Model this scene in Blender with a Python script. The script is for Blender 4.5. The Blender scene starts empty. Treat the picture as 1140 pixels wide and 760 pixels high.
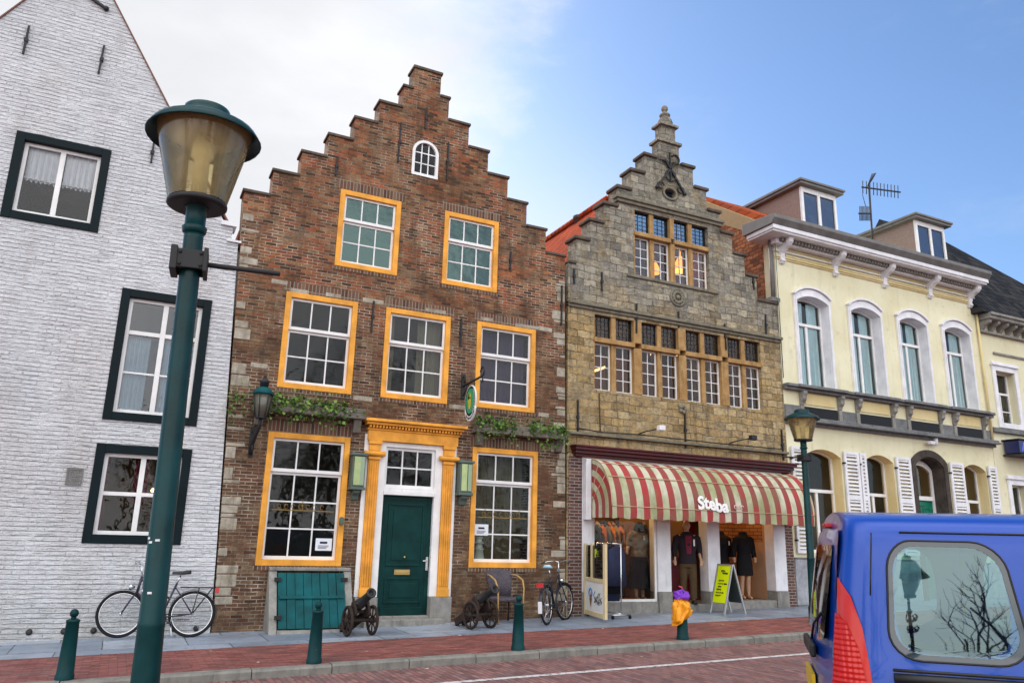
import bpy, bmesh, math, random
from mathutils import Vector, Matrix, Quaternion, noise as mnoise
R = math.radians
random.seed(7)
SC = bpy.context.scene
COL = SC.collection

# ------------------------------------------------------------------ camera
cam = bpy.data.cameras.new('camera')
cam.sensor_fit = 'HORIZONTAL'; cam.sensor_width = 36.0
cam.lens = 36.0 * 860.75 / 1140.0
cam.clip_start = 0.05; cam.clip_end = 3000
camo = bpy.data.objects.new('camera', cam); COL.objects.link(camo)
_pi, _ro, _ya = R(14.407), R(1.5105), R(25.9)
_f = Vector((math.sin(_ya) * math.cos(_pi), math.cos(_ya) * math.cos(_pi), math.sin(_pi)))
_r = Vector((math.cos(_ya), -math.sin(_ya), 0)); _u = _r.cross(_f)
_x = math.cos(_ro) * _r + math.sin(_ro) * _u
_y = -math.sin(_ro) * _r + math.cos(_ro) * _u
camo.matrix_world = Matrix(((_x.x, _y.x, -_f.x, 0), (_x.y, _y.y, -_f.y, 0), (_x.z, _y.z, -_f.z, 1.6), (0, 0, 0, 1)))
SC.camera = camo

# ------------------------------------------------------------------ light
SUN_AZ, SUN_EL = R(-4), R(31)
sdir = Vector((math.sin(SUN_AZ) * math.cos(SUN_EL), math.cos(SUN_AZ) * math.cos(SUN_EL), math.sin(SUN_EL)))
sl = bpy.data.lights.new('sun', 'SUN'); sl.energy = 2.4; sl.angle = R(0.6); sl.color = (1.0, 0.93, 0.82)
so = bpy.data.objects.new('sun', sl); COL.objects.link(so)
so.rotation_euler = sdir.to_track_quat('Z', 'Y').to_euler(); so.location = (0, 40, 40)

W = bpy.data.worlds.new('World'); SC.world = W; W.use_nodes = True
nt = W.node_tree; nt.nodes.clear()
N = lambda t: nt.nodes.new(t)
def lk(a, b): nt.links.new(a, b)
out = N('ShaderNodeOutputWorld'); bg = N('ShaderNodeBackground'); bg.inputs['Strength'].default_value = 0.1
lk(bg.outputs[0], out.inputs[0])
sky = N('ShaderNodeTexSky'); sky.sky_type = 'NISHITA'; sky.sun_disc = False
sky.sun_elevation = SUN_EL; sky.sun_rotation = SUN_AZ; sky.air_density = 1.0; sky.dust_density = 0.9; sky.ozone_density = 2.0
tc = N('ShaderNodeTexCoord')
def vdot(d):
    n = N('ShaderNodeVectorMath'); n.operation = 'DOT_PRODUCT'; n.inputs[1].default_value = d
    lk(tc.outputs['Generated'], n.inputs[0]); return n.outputs['Value']
def mrange(v, a, b, c=0.0, d=1.0, smooth=True):
    n = N('ShaderNodeMapRange'); n.interpolation_type = 'SMOOTHSTEP' if smooth else 'LINEAR'
    lk(v, n.inputs[0]); n.inputs[1].default_value = a; n.inputs[2].default_value = b; n.inputs[3].default_value = c; n.inputs[4].default_value = d
    return n.outputs[0]
def wmath(op, a, b):
    n = N('ShaderNodeMath'); n.operation = op
    for i, v in enumerate((a, b)):
        if isinstance(v, (int, float)): n.inputs[i].default_value = v
        else: lk(v, n.inputs[i])
    return n.outputs[0]
mp = N('ShaderNodeMapping'); mp.inputs['Scale'].default_value = (1.3, 1.3, 3.2); lk(tc.outputs['Generated'], mp.inputs[0])
nz = N('ShaderNodeTexNoise'); nz.inputs['Scale'].default_value = 1.5; nz.inputs['Detail'].default_value = 9; nz.inputs['Roughness'].default_value = 0.6
lk(mp.outputs[0], nz.inputs['Vector'])
# a bright veil of cloud round the sun, thin streaks elsewhere, and an unseen bright cloud lobe behind the camera, added to light the house fronts
cdir = Vector((math.sin(R(-3)) * math.cos(R(33)), math.cos(R(-3)) * math.cos(R(33)), math.sin(R(33))))
near = mrange(wmath('ADD', vdot(cdir), wmath('MULTIPLY', wmath('SUBTRACT', nz.outputs[0], 0.5), 0.34)), 0.875, 0.965)
lowcloud = wmath('MULTIPLY', mrange(vdot((0, 0, 1)), 0.60, 0.24), wmath('MULTIPLY', mrange(vdot((0.10, 0.995, 0)), 0.66, 0.9), 0.85))
streak = wmath('MULTIPLY', mrange(nz.outputs[0], 0.45, 0.72), 0.36)
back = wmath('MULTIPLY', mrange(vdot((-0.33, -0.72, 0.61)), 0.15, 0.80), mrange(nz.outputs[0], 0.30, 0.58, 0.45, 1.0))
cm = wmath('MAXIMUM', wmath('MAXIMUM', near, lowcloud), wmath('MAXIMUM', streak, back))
mx = N('ShaderNodeMix'); mx.data_type = 'RGBA'
lk(cm, mx.inputs['Factor'])
tint = N('ShaderNodeMix'); tint.data_type = 'RGBA'; tint.blend_type = 'MULTIPLY'; tint.inputs['Factor'].default_value = 1.0
lk(sky.outputs[0], tint.inputs[6]); tint.inputs[7].default_value = (1.04, 1.22, 1.42, 1)
lk(tint.outputs[2], mx.inputs[6])
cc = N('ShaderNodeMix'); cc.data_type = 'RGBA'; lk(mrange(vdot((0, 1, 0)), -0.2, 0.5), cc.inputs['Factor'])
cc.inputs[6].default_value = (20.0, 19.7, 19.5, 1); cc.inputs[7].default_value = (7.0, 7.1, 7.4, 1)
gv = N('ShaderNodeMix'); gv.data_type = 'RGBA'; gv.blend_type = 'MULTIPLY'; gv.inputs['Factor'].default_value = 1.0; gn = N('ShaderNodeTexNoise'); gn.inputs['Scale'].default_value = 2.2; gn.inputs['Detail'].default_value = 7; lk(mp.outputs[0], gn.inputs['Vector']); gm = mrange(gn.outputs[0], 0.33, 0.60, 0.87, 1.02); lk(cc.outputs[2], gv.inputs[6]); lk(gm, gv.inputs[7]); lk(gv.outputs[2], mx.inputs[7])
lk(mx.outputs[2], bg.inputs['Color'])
vs = SC.view_settings
vs.view_transform = 'Standard'; vs.look = 'None'; vs.exposure = 0.5; vs.gamma = 1.0; vs.use_curve_mapping = False
SC.cycles.max_bounces = 6; SC.cycles.transparent_max_bounces = 12; SC.cycles.caustics_reflective = False; SC.cycles.caustics_refractive = False
SC.cycles.use_denoising = True
SC.cycles.sample_clamp_indirect = 6

# ------------------------------------------------------------------ mesh helpers
def wloc(o):
    v = Vector((0, 0, 0))
    while o is not None:
        v += o.location; o = o.parent
    return v

SPLIT = set('quoin lintel wall_anchor ceiling cellar_vent door_jamb doorstep string_course carved_relief brick_pier shop_post shop_plinth corbel console dentil black_panel grey_panel recess_panel bay_wall plinth plinth_base sill_band frieze_moulding hinge verge coping shop_partition'.split())
class MB:
    def __init__(s): s.v = []; s.f = []; s.sm = []
    def add(s, vs, fs, smooth=False):
        b = len(s.v); s.v += [tuple(v) for v in vs]
        for f in fs: s.f.append(tuple(b + i for i in f)); s.sm.append(smooth)
        return s
    def box(s, x0, x1, y0, y1, z0, z1):
        if x0 > x1: x0, x1 = x1, x0
        if y0 > y1: y0, y1 = y1, y0
        if z0 > z1: z0, z1 = z1, z0
        v = [(x0,y0,z0),(x1,y0,z0),(x1,y1,z0),(x0,y1,z0),(x0,y0,z1),(x1,y0,z1),(x1,y1,z1),(x0,y1,z1)]
        return s.add(v, [(0,3,2,1),(4,5,6,7),(0,1,5,4),(1,2,6,5),(2,3,7,6),(3,0,4,7)])
    def obox(s, c, ax, ay, az):          # oriented box: centre and three half-axis vectors
        c, ax, ay, az = map(Vector, (c, ax, ay, az)); v = []
        for k in (-1, 1):
            for (i, j) in ((-1,-1),(1,-1),(1,1),(-1,1)): v.append(c + ax*i + ay*j + az*k)
        return s.add(v, [(0,3,2,1),(4,5,6,7),(0,1,5,4),(1,2,6,5),(2,3,7,6),(3,0,4,7)])
    def beam(s, p0, p1, w, h=None, up=(0,0,1)):
        p0, p1 = Vector(p0), Vector(p1); d = p1 - p0; h = h or w; u = Vector(up)
        x = d.cross(u)
        if x.length < 1e-6: x = d.cross(Vector((1,0,0)))
        x.normalize(); y = x.cross(d).normalized()
        return s.obox((p0+p1)/2, x*w/2, d/2, y*h/2)
    def prism(s, poly, y0, y1):          # polygon in x,z (counter-clockwise) pushed along y
        n = len(poly); v = [(x,y0,z) for x,z in poly] + [(x,y1,z) for x,z in poly]
        return s.add(v, [tuple(range(n)), tuple(range(2*n-1, n-1, -1))] + [(i, n+i, n+(i+1)%n, (i+1)%n) for i in range(n)])
    def prismx(s, poly, x0, x1):         # polygon in y,z pushed along x
        n = len(poly); v = [(x0,y,z) for y,z in poly] + [(x1,y,z) for y,z in poly]
        return s.add(v, [tuple(range(n-1,-1,-1)), tuple(range(n, 2*n))] + [(i, (i+1)%n, n+(i+1)%n, n+i) for i in range(n)])
    def tube(s, pts, r, n=8, cap=True, closed=False):
        pts = [Vector(p) for p in pts]; m = len(pts); rr = r if isinstance(r, (list, tuple)) else [r]*m
        t0 = None; rings = []; ref = None
        for i, p in enumerate(pts):
            if closed: t = pts[(i+1)%m] - pts[i-1]
            else: t = pts[min(i+1,m-1)] - pts[max(i-1,0)]
            t.normalize()
            if ref is None:
                ref = t.cross(Vector((0,0,1)))
                if ref.length < 1e-3: ref = t.cross(Vector((1,0,0)))
                ref.normalize()
            else:
                ref = ref - t*ref.dot(t)
                if ref.length < 1e-6: ref = t.orthogonal()
                ref.normalize()
            b = t.cross(ref)
            rings.append([p + (ref*math.cos(2*math.pi*k/n) + b*math.sin(2*math.pi*k/n))*rr[i] for k in range(n)])
        v = [q for g in rings for q in g]; f = []
        for i in range(m if closed else m-1):
            a = i*n; c = ((i+1)%m)*n
            for k in range(n): f.append((a+k, a+(k+1)%n, c+(k+1)%n, c+k))
        if cap and not closed: f += [tuple(range(n-1,-1,-1)), tuple(range((m-1)*n, m*n))]
        return s.add(v, f, True)
    def lathe(s, prof, c=(0,0,0), n=16, axis='z', cap=True, sx=1, sy=1):
        c = Vector(c); v = []; f = []
        for r, h in prof:
            for k in range(n):
                a = 2*math.pi*k/n; p, q = r*math.cos(a)*sx, r*math.sin(a)*sy
                v.append(c + Vector((p,q,h) if axis=='z' else (p,h,q) if axis=='y' else (h,p,q)))
        m = len(prof)
        for i in range(m-1):
            for k in range(n): f.append((i*n+k, i*n+(k+1)%n, (i+1)*n+(k+1)%n, (i+1)*n+k))
        if cap: f += [tuple(range(n-1,-1,-1)), tuple(range((m-1)*n, m*n))]
        return s.add(v, f, True)
    def ball(s, c, r, n=12, m=8, sz=(1,1,1)):
        prof = [(max(1e-4, math.sin(math.pi*i/m)), -math.cos(math.pi*i/m)) for i in range(m+1)]
        c = Vector(c); b = MB().lathe(prof, (0,0,0), n)
        return s.add([c + Vector((p[0]*r*sz[0], p[1]*r*sz[1], p[2]*r*sz[2])) for p in b.v], b.f, True)
    def loft(s, rings, n=14, cap=True):  # rings: (cx,cy,cz,rx,ry)
        v = []; f = []
        for cx, cy, cz, rx, ry in rings:
            for k in range(n):
                a = 2*math.pi*k/n; v.append((cx+rx*math.cos(a), cy+ry*math.sin(a), cz))
        for i in range(len(rings)-1):
            for k in range(n): f.append((i*n+k, i*n+(k+1)%n, (i+1)*n+(k+1)%n, (i+1)*n+k))
        if cap: f += [tuple(range(n-1,-1,-1)), tuple(range((len(rings)-1)*n, len(rings)*n))]
        return s.add(v, f, True)
    def xf(s, M):
        s.v = [tuple(M @ Vector(p)) for p in s.v]; return s
    def merge(s, o):
        b = len(s.v); s.v += o.v; s.f += [tuple(b+i for i in f) for f in o.f]; s.sm += o.sm; return s
    def clusters(s, gap=0.012):            # touching pieces belong together
        n = len(s.v); par = list(range(n))
        def find(a):
            while par[a] != a: par[a] = par[par[a]]; a = par[a]
            return a
        for f in s.f:
            r0 = find(f[0])
            for i in f[1:]: par[find(i)] = r0
        g = {}
        for k, f in enumerate(s.f): g.setdefault(find(f[0]), []).append(k)
        it = []
        for fs in g.values():
            vs = [s.v[i] for k in fs for i in s.f[k]]
            it.append([fs, [min(v[c] for v in vs)-gap/2 for c in range(3)], [max(v[c] for v in vs)+gap/2 for c in range(3)]])
        done = False
        while not done:
            done = True
            for i in range(len(it)):
                for j in range(i+1, len(it)):
                    if all(it[i][1][c] <= it[j][2][c] and it[j][1][c] <= it[i][2][c] for c in range(3)):
                        it[i] = [it[i][0]+it[j][0], [min(it[i][1][c],it[j][1][c]) for c in range(3)], [max(it[i][2][c],it[j][2][c]) for c in range(3)]]; it.pop(j); done = False; break
                if not done: break
        out = []
        for fs,_,_ in it:
            b = MB(); m = {}
            for k in fs:
                for i in s.f[k]:
                    if i not in m: m[i] = len(b.v); b.v.append(s.v[i])
                b.f.append(tuple(m[i] for i in s.f[k])); b.sm.append(s.sm[k])
            out.append(b)
        return out
    def each(s, name, mat, parent=None, bevel=0, gap=0.012):
        return [b.build(name, mat, parent, bevel) for b in s.clusters(gap)]
    def build(s, name, mat, parent=None, bevel=0, local=False, fix=True, split=True):
        if split and name in SPLIT:
            return [b.build(name, mat, parent, bevel, local, fix, False) for b in s.clusters()]
        me = bpy.data.meshes.new(name)
        off = Vector((0,0,0)) if (parent is None or local) else wloc(parent)
        me.from_pydata([tuple(Vector(p) - off) for p in s.v], [], s.f)
        me.polygons.foreach_set('use_smooth', s.sm)
        if fix and len(s.f) < 60000:
            bm = bmesh.new(); bm.from_mesh(me); bmesh.ops.recalc_face_normals(bm, faces=bm.faces); bm.to_mesh(me); bm.free()
        me.materials.append(mat); me.update()
        o = bpy.data.objects.new(name, me); COL.objects.link(o)
        if parent is not None: o.parent = parent
        if bevel:
            m = o.modifiers.new('Bevel', 'BEVEL'); m.width = bevel; m.segments = 2; m.limit_method = 'ANGLE'; m.angle_limit = R(40)
        return o

def tag(o, label=None, cat=None, group=None, kind=None):
    if label: o['label'] = label
    if cat: o['category'] = cat
    if group: o['group'] = group
    if kind: o['kind'] = kind
    return o
def thing(name, label, cat, loc=(0,0,0), group=None):
    o = bpy.data.objects.new(name, None); COL.objects.link(o); o.location = loc; o.empty_display_size = 0.2
    return tag(o, label, cat, group)
def copy_tree(o, parent=None):
    c = o.copy(); COL.objects.link(c); c.parent = parent
    for ch in list(o.children): copy_tree(ch, c)
    return c
def text_mb(body, size, font_offset=0.0, extrude=0.004, shear=0.0):
    cu = bpy.data.curves.new('lettering', 'FONT'); cu.body = body; cu.size = size; cu.offset = font_offset; cu.extrude = extrude; cu.shear = shear
    cu.align_x = 'LEFT'; cu.resolution_u = 4
    o = bpy.data.objects.new('lettering', cu); COL.objects.link(o)
    dg = bpy.context.evaluated_depsgraph_get(); me = bpy.data.meshes.new_from_object(o.evaluated_get(dg))
    b = MB(); b.add([tuple(v.co) for v in me.vertices], [tuple(p.vertices) for p in me.polygons])
    bpy.data.objects.remove(o); bpy.data.curves.remove(cu); bpy.data.meshes.remove(me)
    return b
def gz(x): return 0.02 * min(max(x, -15.0), 35.0) - 0.01

# ------------------------------------------------------------------ materials
class Mat:
    def __init__(s, name, rough=0.7, spec=0.4, metal=0.0):
        s.m = bpy.data.materials.new(name); s.m.use_nodes = True; s.t = s.m.node_tree
        s.b = s.t.nodes['Principled BSDF']; s.b.inputs['Roughness'].default_value = rough
        s.b.inputs['Specular IOR Level'].default_value = spec; s.b.inputs['Metallic'].default_value = metal
        s._pos = None
    def n(s, t): return s.t.nodes.new(t)
    def l(s, a, b): s.t.links.new(a, b)
    def pos(s):
        if s._pos is None: s._pos = s.n('ShaderNodeNewGeometry').outputs['Position']
        return s._pos
    def obj(s): return s.n('ShaderNodeTexCoord').outputs['Object']
    def sep(s, v):
        n = s.n('ShaderNodeSeparateXYZ'); s.l(v, n.inputs[0]); return n.outputs
    def comb(s, x, y, z=0.0):
        n = s.n('ShaderNodeCombineXYZ')
        for i, k in enumerate((x, y, z)):
            if isinstance(k, (int, float)): n.inputs[i].default_value = k
            else: s.l(k, n.inputs[i])
        return n.outputs[0]
    def math(s, op, a, b=0.0, clamp=False):
        n = s.n('ShaderNodeMath'); n.operation = op; n.use_clamp = clamp
        for i, k in enumerate((a, b)):
            if isinstance(k, (int, float)): n.inputs[i].default_value = k
            else: s.l(k, n.inputs[i])
        return n.outputs[0]
    def noise(s, scale, detail=5, rough=0.55, vec=None, stretch=None, out=0):
        n = s.n('ShaderNodeTexNoise'); n.inputs['Scale'].default_value = scale; n.inputs['Detail'].default_value = detail; n.inputs['Roughness'].default_value = rough
        v = vec if vec is not None else s.pos()
        if stretch:
            m = s.n('ShaderNodeMapping'); m.inputs['Scale'].default_value = stretch; s.l(v, m.inputs[0]); v = m.outputs[0]
        s.l(v, n.inputs['Vector']); return n.outputs[out]
    def rng(s, v, a, b, c=0.0, d=1.0):
        n = s.n('ShaderNodeMapRange'); s.l(v, n.inputs[0])
        for i, k in enumerate((a, b, c, d)): n.inputs[i+1].default_value = k
        return n.outputs[0]
    def ramp(s, v, stops, const=False):
        n = s.n('ShaderNodeValToRGB'); s.l(v, n.inputs[0]); e = n.color_ramp.elements
        if const: n.color_ramp.interpolation = 'CONSTANT'
        while len(e) < len(stops): e.new(0.5)
        for k, (p, c) in enumerate(stops): e[k].position = p; e[k].color = (*c, 1)
        return n.outputs[0]
    def mix(s, fac, a, b, blend='MIX'):
        n = s.n('ShaderNodeMix'); n.data_type = 'RGBA'; n.blend_type = blend; n.clamp_factor = True
        for i, k in ((0, fac), (6, a), (7, b)):
            if isinstance(k, (int, float)): n.inputs[i].default_value = k
            elif isinstance(k, tuple): n.inputs[i].default_value = (*k, 1)
            else: s.l(k, n.inputs[i])
        return n.outputs[2]
    def brick(s, vec, bw, bh, mortar, smooth=0.3, offset=0.5):
        n = s.n('ShaderNodeTexBrick'); s.l(vec, n.inputs['Vector']); n.inputs['Scale'].default_value = 1.0
        n.inputs['Color1'].default_value = (0,0,0,1); n.inputs['Color2'].default_value = (1,1,1,1); n.inputs['Mortar'].default_value = (0.5,0.5,0.5,1)
        n.inputs['Mortar Size'].default_value = mortar; n.inputs['Mortar Smooth'].default_value = smooth
        n.inputs['Brick Width'].default_value = bw; n.inputs['Row Height'].default_value = bh; n.offset = offset
        return n.outputs['Color'], n.outputs['Fac']
    def color(s, c):
        if isinstance(c, tuple): s.b.inputs['Base Color'].default_value = (*c, 1)
        else: s.l(c, s.b.inputs['Base Color'])
        return s
    def bump(s, h, strength=0.5, dist=0.02):
        n = s.n('ShaderNodeBump'); n.inputs['Strength'].default_value = strength; n.inputs['Distance'].default_value = dist
        s.l(h, n.inputs['Height']); s.l(n.outputs[0], s.b.inputs['Normal']); return s
    def roughv(s, v): s.l(v, s.b.inputs['Roughness']); return s

def wobble(m, v, amt, scale):           # bend a coordinate a little so courses are not ruler-straight
    n = m.n('ShaderNodeTexNoise'); n.inputs['Scale'].default_value = scale; n.inputs['Detail'].default_value = 2; m.l(m.pos(), n.inputs['Vector'])
    a = m.n('ShaderNodeVectorMath'); a.operation = 'SUBTRACT'; m.l(n.outputs['Color'], a.inputs[0]); a.inputs[1].default_value = (0.5,0.5,0.5)
    b = m.n('ShaderNodeVectorMath'); b.operation = 'SCALE'; m.l(a.outputs[0], b.inputs[0]); b.inputs['Scale'].default_value = amt
    c = m.n('ShaderNodeVectorMath'); c.operation = 'ADD'; m.l(v, c.inputs[0]); m.l(b.outputs[0], c.inputs[1]); return c.outputs[0]
def wallvec(m):
    x, y, z = m.sep(m.pos()); return m.comb(m.math('ADD', x, m.math('MULTIPLY', y, 0.97)), z)

def paint(name, c, rough=0.45, var=0.12, spec=0.4, chip=None):
    m = Mat(name, rough, spec); n1 = m.noise(3.5, 6); n2 = m.noise(40, 3)
    d = tuple(k*(1-var*1.6) for k in c); u = tuple(min(1, k*(1+var*0.6)) for k in c)
    col = m.mix(m.rng(n1, 0.35, 0.65), d, u)
    st = m.noise(2.2, 6, 0.65, stretch=(5,5,0.7))
    col = m.mix(m.rng(st, 0.58, 0.78, 0, 0.45), col, tuple(k*0.5 for k in c))
    if chip: col = m.mix(m.rng(m.noise(13, 6, 0.7), 0.66, 0.70), col, chip)
    m.color(col); m.bump(n2, 0.12, 0.004); m.roughv(m.rng(n1, 0.3, 0.7, rough-0.1, rough+0.12)); return m.m
def flat(name, c, rough=0.6, spec=0.4, metal=0.0, var=0.15, sc=9):
    m = Mat(name, rough, spec, metal); n1 = m.noise(sc, 5, vec=m.obj())
    m.color(m.mix(n1, tuple(k*(1-var) for k in c), tuple(min(1,k*(1+var)) for k in c))); return m.m
def emit(name, c, e):
    m = Mat(name); m.color(c); m.b.inputs['Emission Color'].default_value = (*c, 1); m.b.inputs['Emission Strength'].default_value = e; return m.m
def glass(name, ior=1.75, tint=(0.9,0.95,0.95), wav=0.25, add=0.0, gcol=(0.95,0.97,1,1)):
    m = bpy.data.materials.new(name); m.use_nodes = True; t = m.node_tree; t.nodes.clear()
    o = t.nodes.new('ShaderNodeOutputMaterial'); mxs = t.nodes.new('ShaderNodeMixShader'); tr = t.nodes.new('ShaderNodeBsdfTransparent'); gl = t.nodes.new('ShaderNodeBsdfGlossy')
    tr.inputs[0].default_value = (*tint, 1); gl.inputs['Roughness'].default_value = 0.015; gl.inputs['Color'].default_value = gcol
    fr = t.nodes.new('ShaderNodeFresnel'); fr.inputs[0].default_value = ior
    g = t.nodes.new('ShaderNodeNewGeometry'); nz = t.nodes.new('ShaderNodeTexNoise'); nz.inputs['Scale'].default_value = 3.0; nz.inputs['Detail'].default_value = 2
    t.links.new(g.outputs['Position'], nz.inputs['Vector'])
    bp = t.nodes.new('ShaderNodeBump'); bp.inputs['Strength'].default_value = wav; bp.inputs['Distance'].default_value = 0.02
    t.links.new(nz.outputs[0], bp.inputs['Height']); t.links.new(bp.outputs[0], gl.inputs['Normal']); 
    if add:
        a = t.nodes.new('ShaderNodeMath'); a.inputs[1].default_value = add; a.use_clamp = True; t.links.new(fr.outputs[0], a.inputs[0]); t.links.new(a.outputs[0], mxs.inputs[0])
    else: t.links.new(fr.outputs[0], mxs.inputs[0])
    t.links.new(tr.outputs[0], mxs.inputs[1]); t.links.new(gl.outputs[0], mxs.inputs[2]); t.links.new(mxs.outputs[0], o.inputs[0])
    return m

# --- masonry
def make_brick():
    m = Mat('old_brick', 0.9, 0.2)
    v = wobble(m, wallvec(m), 0.03, 2.2)
    c, f = m.brick(v, 0.195, 0.060, 0.0072, 0.2)
    x, y, z = m.sep(m.pos())
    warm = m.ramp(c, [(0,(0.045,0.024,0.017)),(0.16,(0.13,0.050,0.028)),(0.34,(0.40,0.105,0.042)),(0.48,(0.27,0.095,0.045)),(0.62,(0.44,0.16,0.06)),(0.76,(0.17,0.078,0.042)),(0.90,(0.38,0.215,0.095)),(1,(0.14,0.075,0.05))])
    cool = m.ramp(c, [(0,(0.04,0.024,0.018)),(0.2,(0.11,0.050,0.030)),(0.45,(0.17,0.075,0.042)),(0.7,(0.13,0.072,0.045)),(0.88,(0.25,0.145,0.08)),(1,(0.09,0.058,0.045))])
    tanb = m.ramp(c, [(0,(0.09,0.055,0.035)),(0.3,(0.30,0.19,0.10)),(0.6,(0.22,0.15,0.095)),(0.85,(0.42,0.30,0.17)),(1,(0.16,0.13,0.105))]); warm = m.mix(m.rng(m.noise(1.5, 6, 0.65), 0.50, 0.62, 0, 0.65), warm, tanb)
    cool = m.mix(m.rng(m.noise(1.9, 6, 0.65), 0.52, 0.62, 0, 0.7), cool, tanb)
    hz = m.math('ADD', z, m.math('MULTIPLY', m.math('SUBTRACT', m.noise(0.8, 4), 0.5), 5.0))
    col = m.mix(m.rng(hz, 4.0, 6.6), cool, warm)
    col = m.mix(m.rng(m.noise(1.1, 6, 0.65), 0.54, 0.74, 0, 0.4), col, (0.25,0.17,0.075))
    col = m.mix(m.rng(m.noise(28, 4), 0.45, 0.7, 0, 0.45), col, (0.06,0.04,0.03)); col = m.mix(m.rng(m.noise(3.1, 7, 0.7), 0.48, 0.66, 0, 0.7), col, (0.07,0.042,0.026)); col = m.mix(m.rng(m.noise(17, 5, 0.7), 0.60, 0.70, 0, 0.5), col, (0.46,0.37,0.25))
    mort = m.mix(m.rng(m.noise(1.6, 5), 0.38, 0.60), (0.11,0.08,0.055), (0.54,0.475,0.39))
    col = m.mix(m.math('MULTIPLY', f, m.rng(m.noise(7, 3), 0.35, 0.62, 0.25, 1.0)), col, mort)
    st = m.noise(1.7, 7, 0.68, stretch=(2.2,2.2,0.45))
    col = m.mix(m.rng(st, 0.50, 0.70, 0, 0.72), col, (0.05,0.034,0.024)); col = m.mix(m.rng(m.noise(1.0, 6, 0.65), 0.42, 0.62, 0.28, 0.0), col, (0.06,0.035,0.02))
    m.color(col)
    h = m.math('SUBTRACT', m.math('ADD', m.math('MULTIPLY', m.noise(35, 4), 0.35), m.math('MULTIPLY', c, 0.25)), f)
    m.bump(h, 0.9, 0.016); return m.m
def make_white_brick():
    m = Mat('white_painted_brick', 0.75, 0.3)
    v = wobble(m, wallvec(m), 0.045, 1.9)
    c, f2_ = m.brick(v, 0.22, 0.070, 0.010, 0.9); c1_, f1_ = m.brick(v, 60.0, 0.070, 0.011, 0.9); f = m.math('MAXIMUM', m.math('MULTIPLY', f1_, m.rng(m.noise(5, 4, 0.6), 0.35, 0.6, 0.35, 1.0)), m.math('MULTIPLY', f2_, m.rng(m.noise(3, 4, 0.6), 0.4, 0.65, 0.0, 0.5)))
    col = m.mix(m.rng(m.noise(0.9, 6, 0.6), 0.3, 0.7), (0.65,0.67,0.71), (0.77,0.785,0.82))
    col = m.mix(m.rng(m.noise(1.3, 6, 0.6, stretch=(2,2,0.35)), 0.55, 0.8, 0, 0.5), col, (0.50,0.46,0.43))
    col = m.mix(m.rng(m.noise(24, 4, 0.7), 0.64, 0.72, 0, 0.5), col, (0.30,0.27,0.25))
    col = m.mix(m.rng(m.noise(2.4, 7, 0.7), 0.55, 0.72, 0, 0.35), col, (0.44,0.45,0.48)); col = m.mix(m.rng(m.noise(0.55, 5, 0.6, stretch=(1.6,1.6,0.5)), 0.52, 0.70, 0, 0.4), col, (0.52,0.47,0.44)); col = m.mix(m.rng(m.noise(6.0, 8, 0.75), 0.66, 0.70, 0, 0.6), col, (0.42,0.33,0.27))
    x, y, z = m.sep(m.pos())
    g = m.math('MULTIPLY', m.rng(z, 0.9, 0.0, 0, 0.55), m.rng(m.noise(3, 5), 0.35, 0.65))
    col = m.mix(g, col, (0.33,0.32,0.27))
    col = m.mix(m.math('MULTIPLY', f, m.rng(m.noise(9, 3), 0.35, 0.7, 0.0, 0.4)), col, (0.44,0.45,0.48))
    m.color(col)
    h = m.math('ADD', m.math('SUBTRACT', m.math('MULTIPLY', c, 0.7), m.math('MULTIPLY', f, 1.0)), m.math('ADD', m.math('MULTIPLY', m.noise(18, 6, 0.7), 1.3), m.math('MULTIPLY', m.noise(9, 4, 0.6, stretch=(0.5,0.5,2.4)), 1.6)))
    m.bump(h, 1.0, 0.035); return m.m
def make_stone():
    m = Mat('weathered_sandstone', 0.92, 0.2)
    v = wobble(m, wallvec(m), 0.06, 2.0)
    v = wobble(m, wobble(m, v, 0.06, 7.0), 0.12, 1.3); c, f = m.brick(v, 0.34, 0.17, 0.007, 0.3)
    x, y, z = m.sep(m.pos())
    tan = m.ramp(c, [(0,(0.28,0.19,0.085)),(0.25,(0.52,0.37,0.165)),(0.5,(0.42,0.29,0.14)),(0.75,(0.60,0.46,0.25)),(1,(0.36,0.27,0.155))])
    grey = m.ramp(c, [(0,(0.16,0.155,0.14)),(0.25,(0.36,0.335,0.28)),(0.5,(0.24,0.23,0.20)),(0.75,(0.50,0.455,0.36)),(1,(0.21,0.205,0.19))])
    hz = m.math('ADD', z, m.math('MULTIPLY', m.math('SUBTRACT', m.noise(1.0, 5), 0.5), 3.2))
    col = m.mix(m.rng(hz, 6.0, 7.3), tan, grey)
    col = m.mix(m.rng(m.noise(2.3, 6, 0.6), 0.56, 0.70, 0, 0.7), col, (0.30,0.21,0.09))
    col = m.mix(m.rng(m.noise(2.0, 8, 0.7, stretch=(2.6,2.6,0.4)), 0.53, 0.70, 0, 0.8), col, (0.06,0.054,0.042)); col = m.mix(m.rng(m.noise(3.3, 6, 0.65), 0.55, 0.68, 0, 0.6), col, (0.48,0.40,0.25))
    col = m.mix(m.rng(m.noise(16, 6, 0.7), 0.50, 0.70, 0, 0.5), col, (0.09,0.075,0.055))
    col = _stone_extra(m, col)
    mort = m.mix(m.rng(m.noise(2.1, 4), 0.45, 0.6), (0.06,0.055,0.045), (0.36,0.32,0.24))
    col = m.mix(m.math('MULTIPLY', f, 0.8), col, mort)
    m.color(col)
    h = m.math('SUBTRACT', m.math('ADD', m.math('MULTIPLY', m.noise(10, 8, 0.7), 1.4), m.math('MULTIPLY', c, 0.5)), m.math('MULTIPLY', f, 0.9))
    m.bump(h, 1.0, 0.05); return m.m
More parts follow.
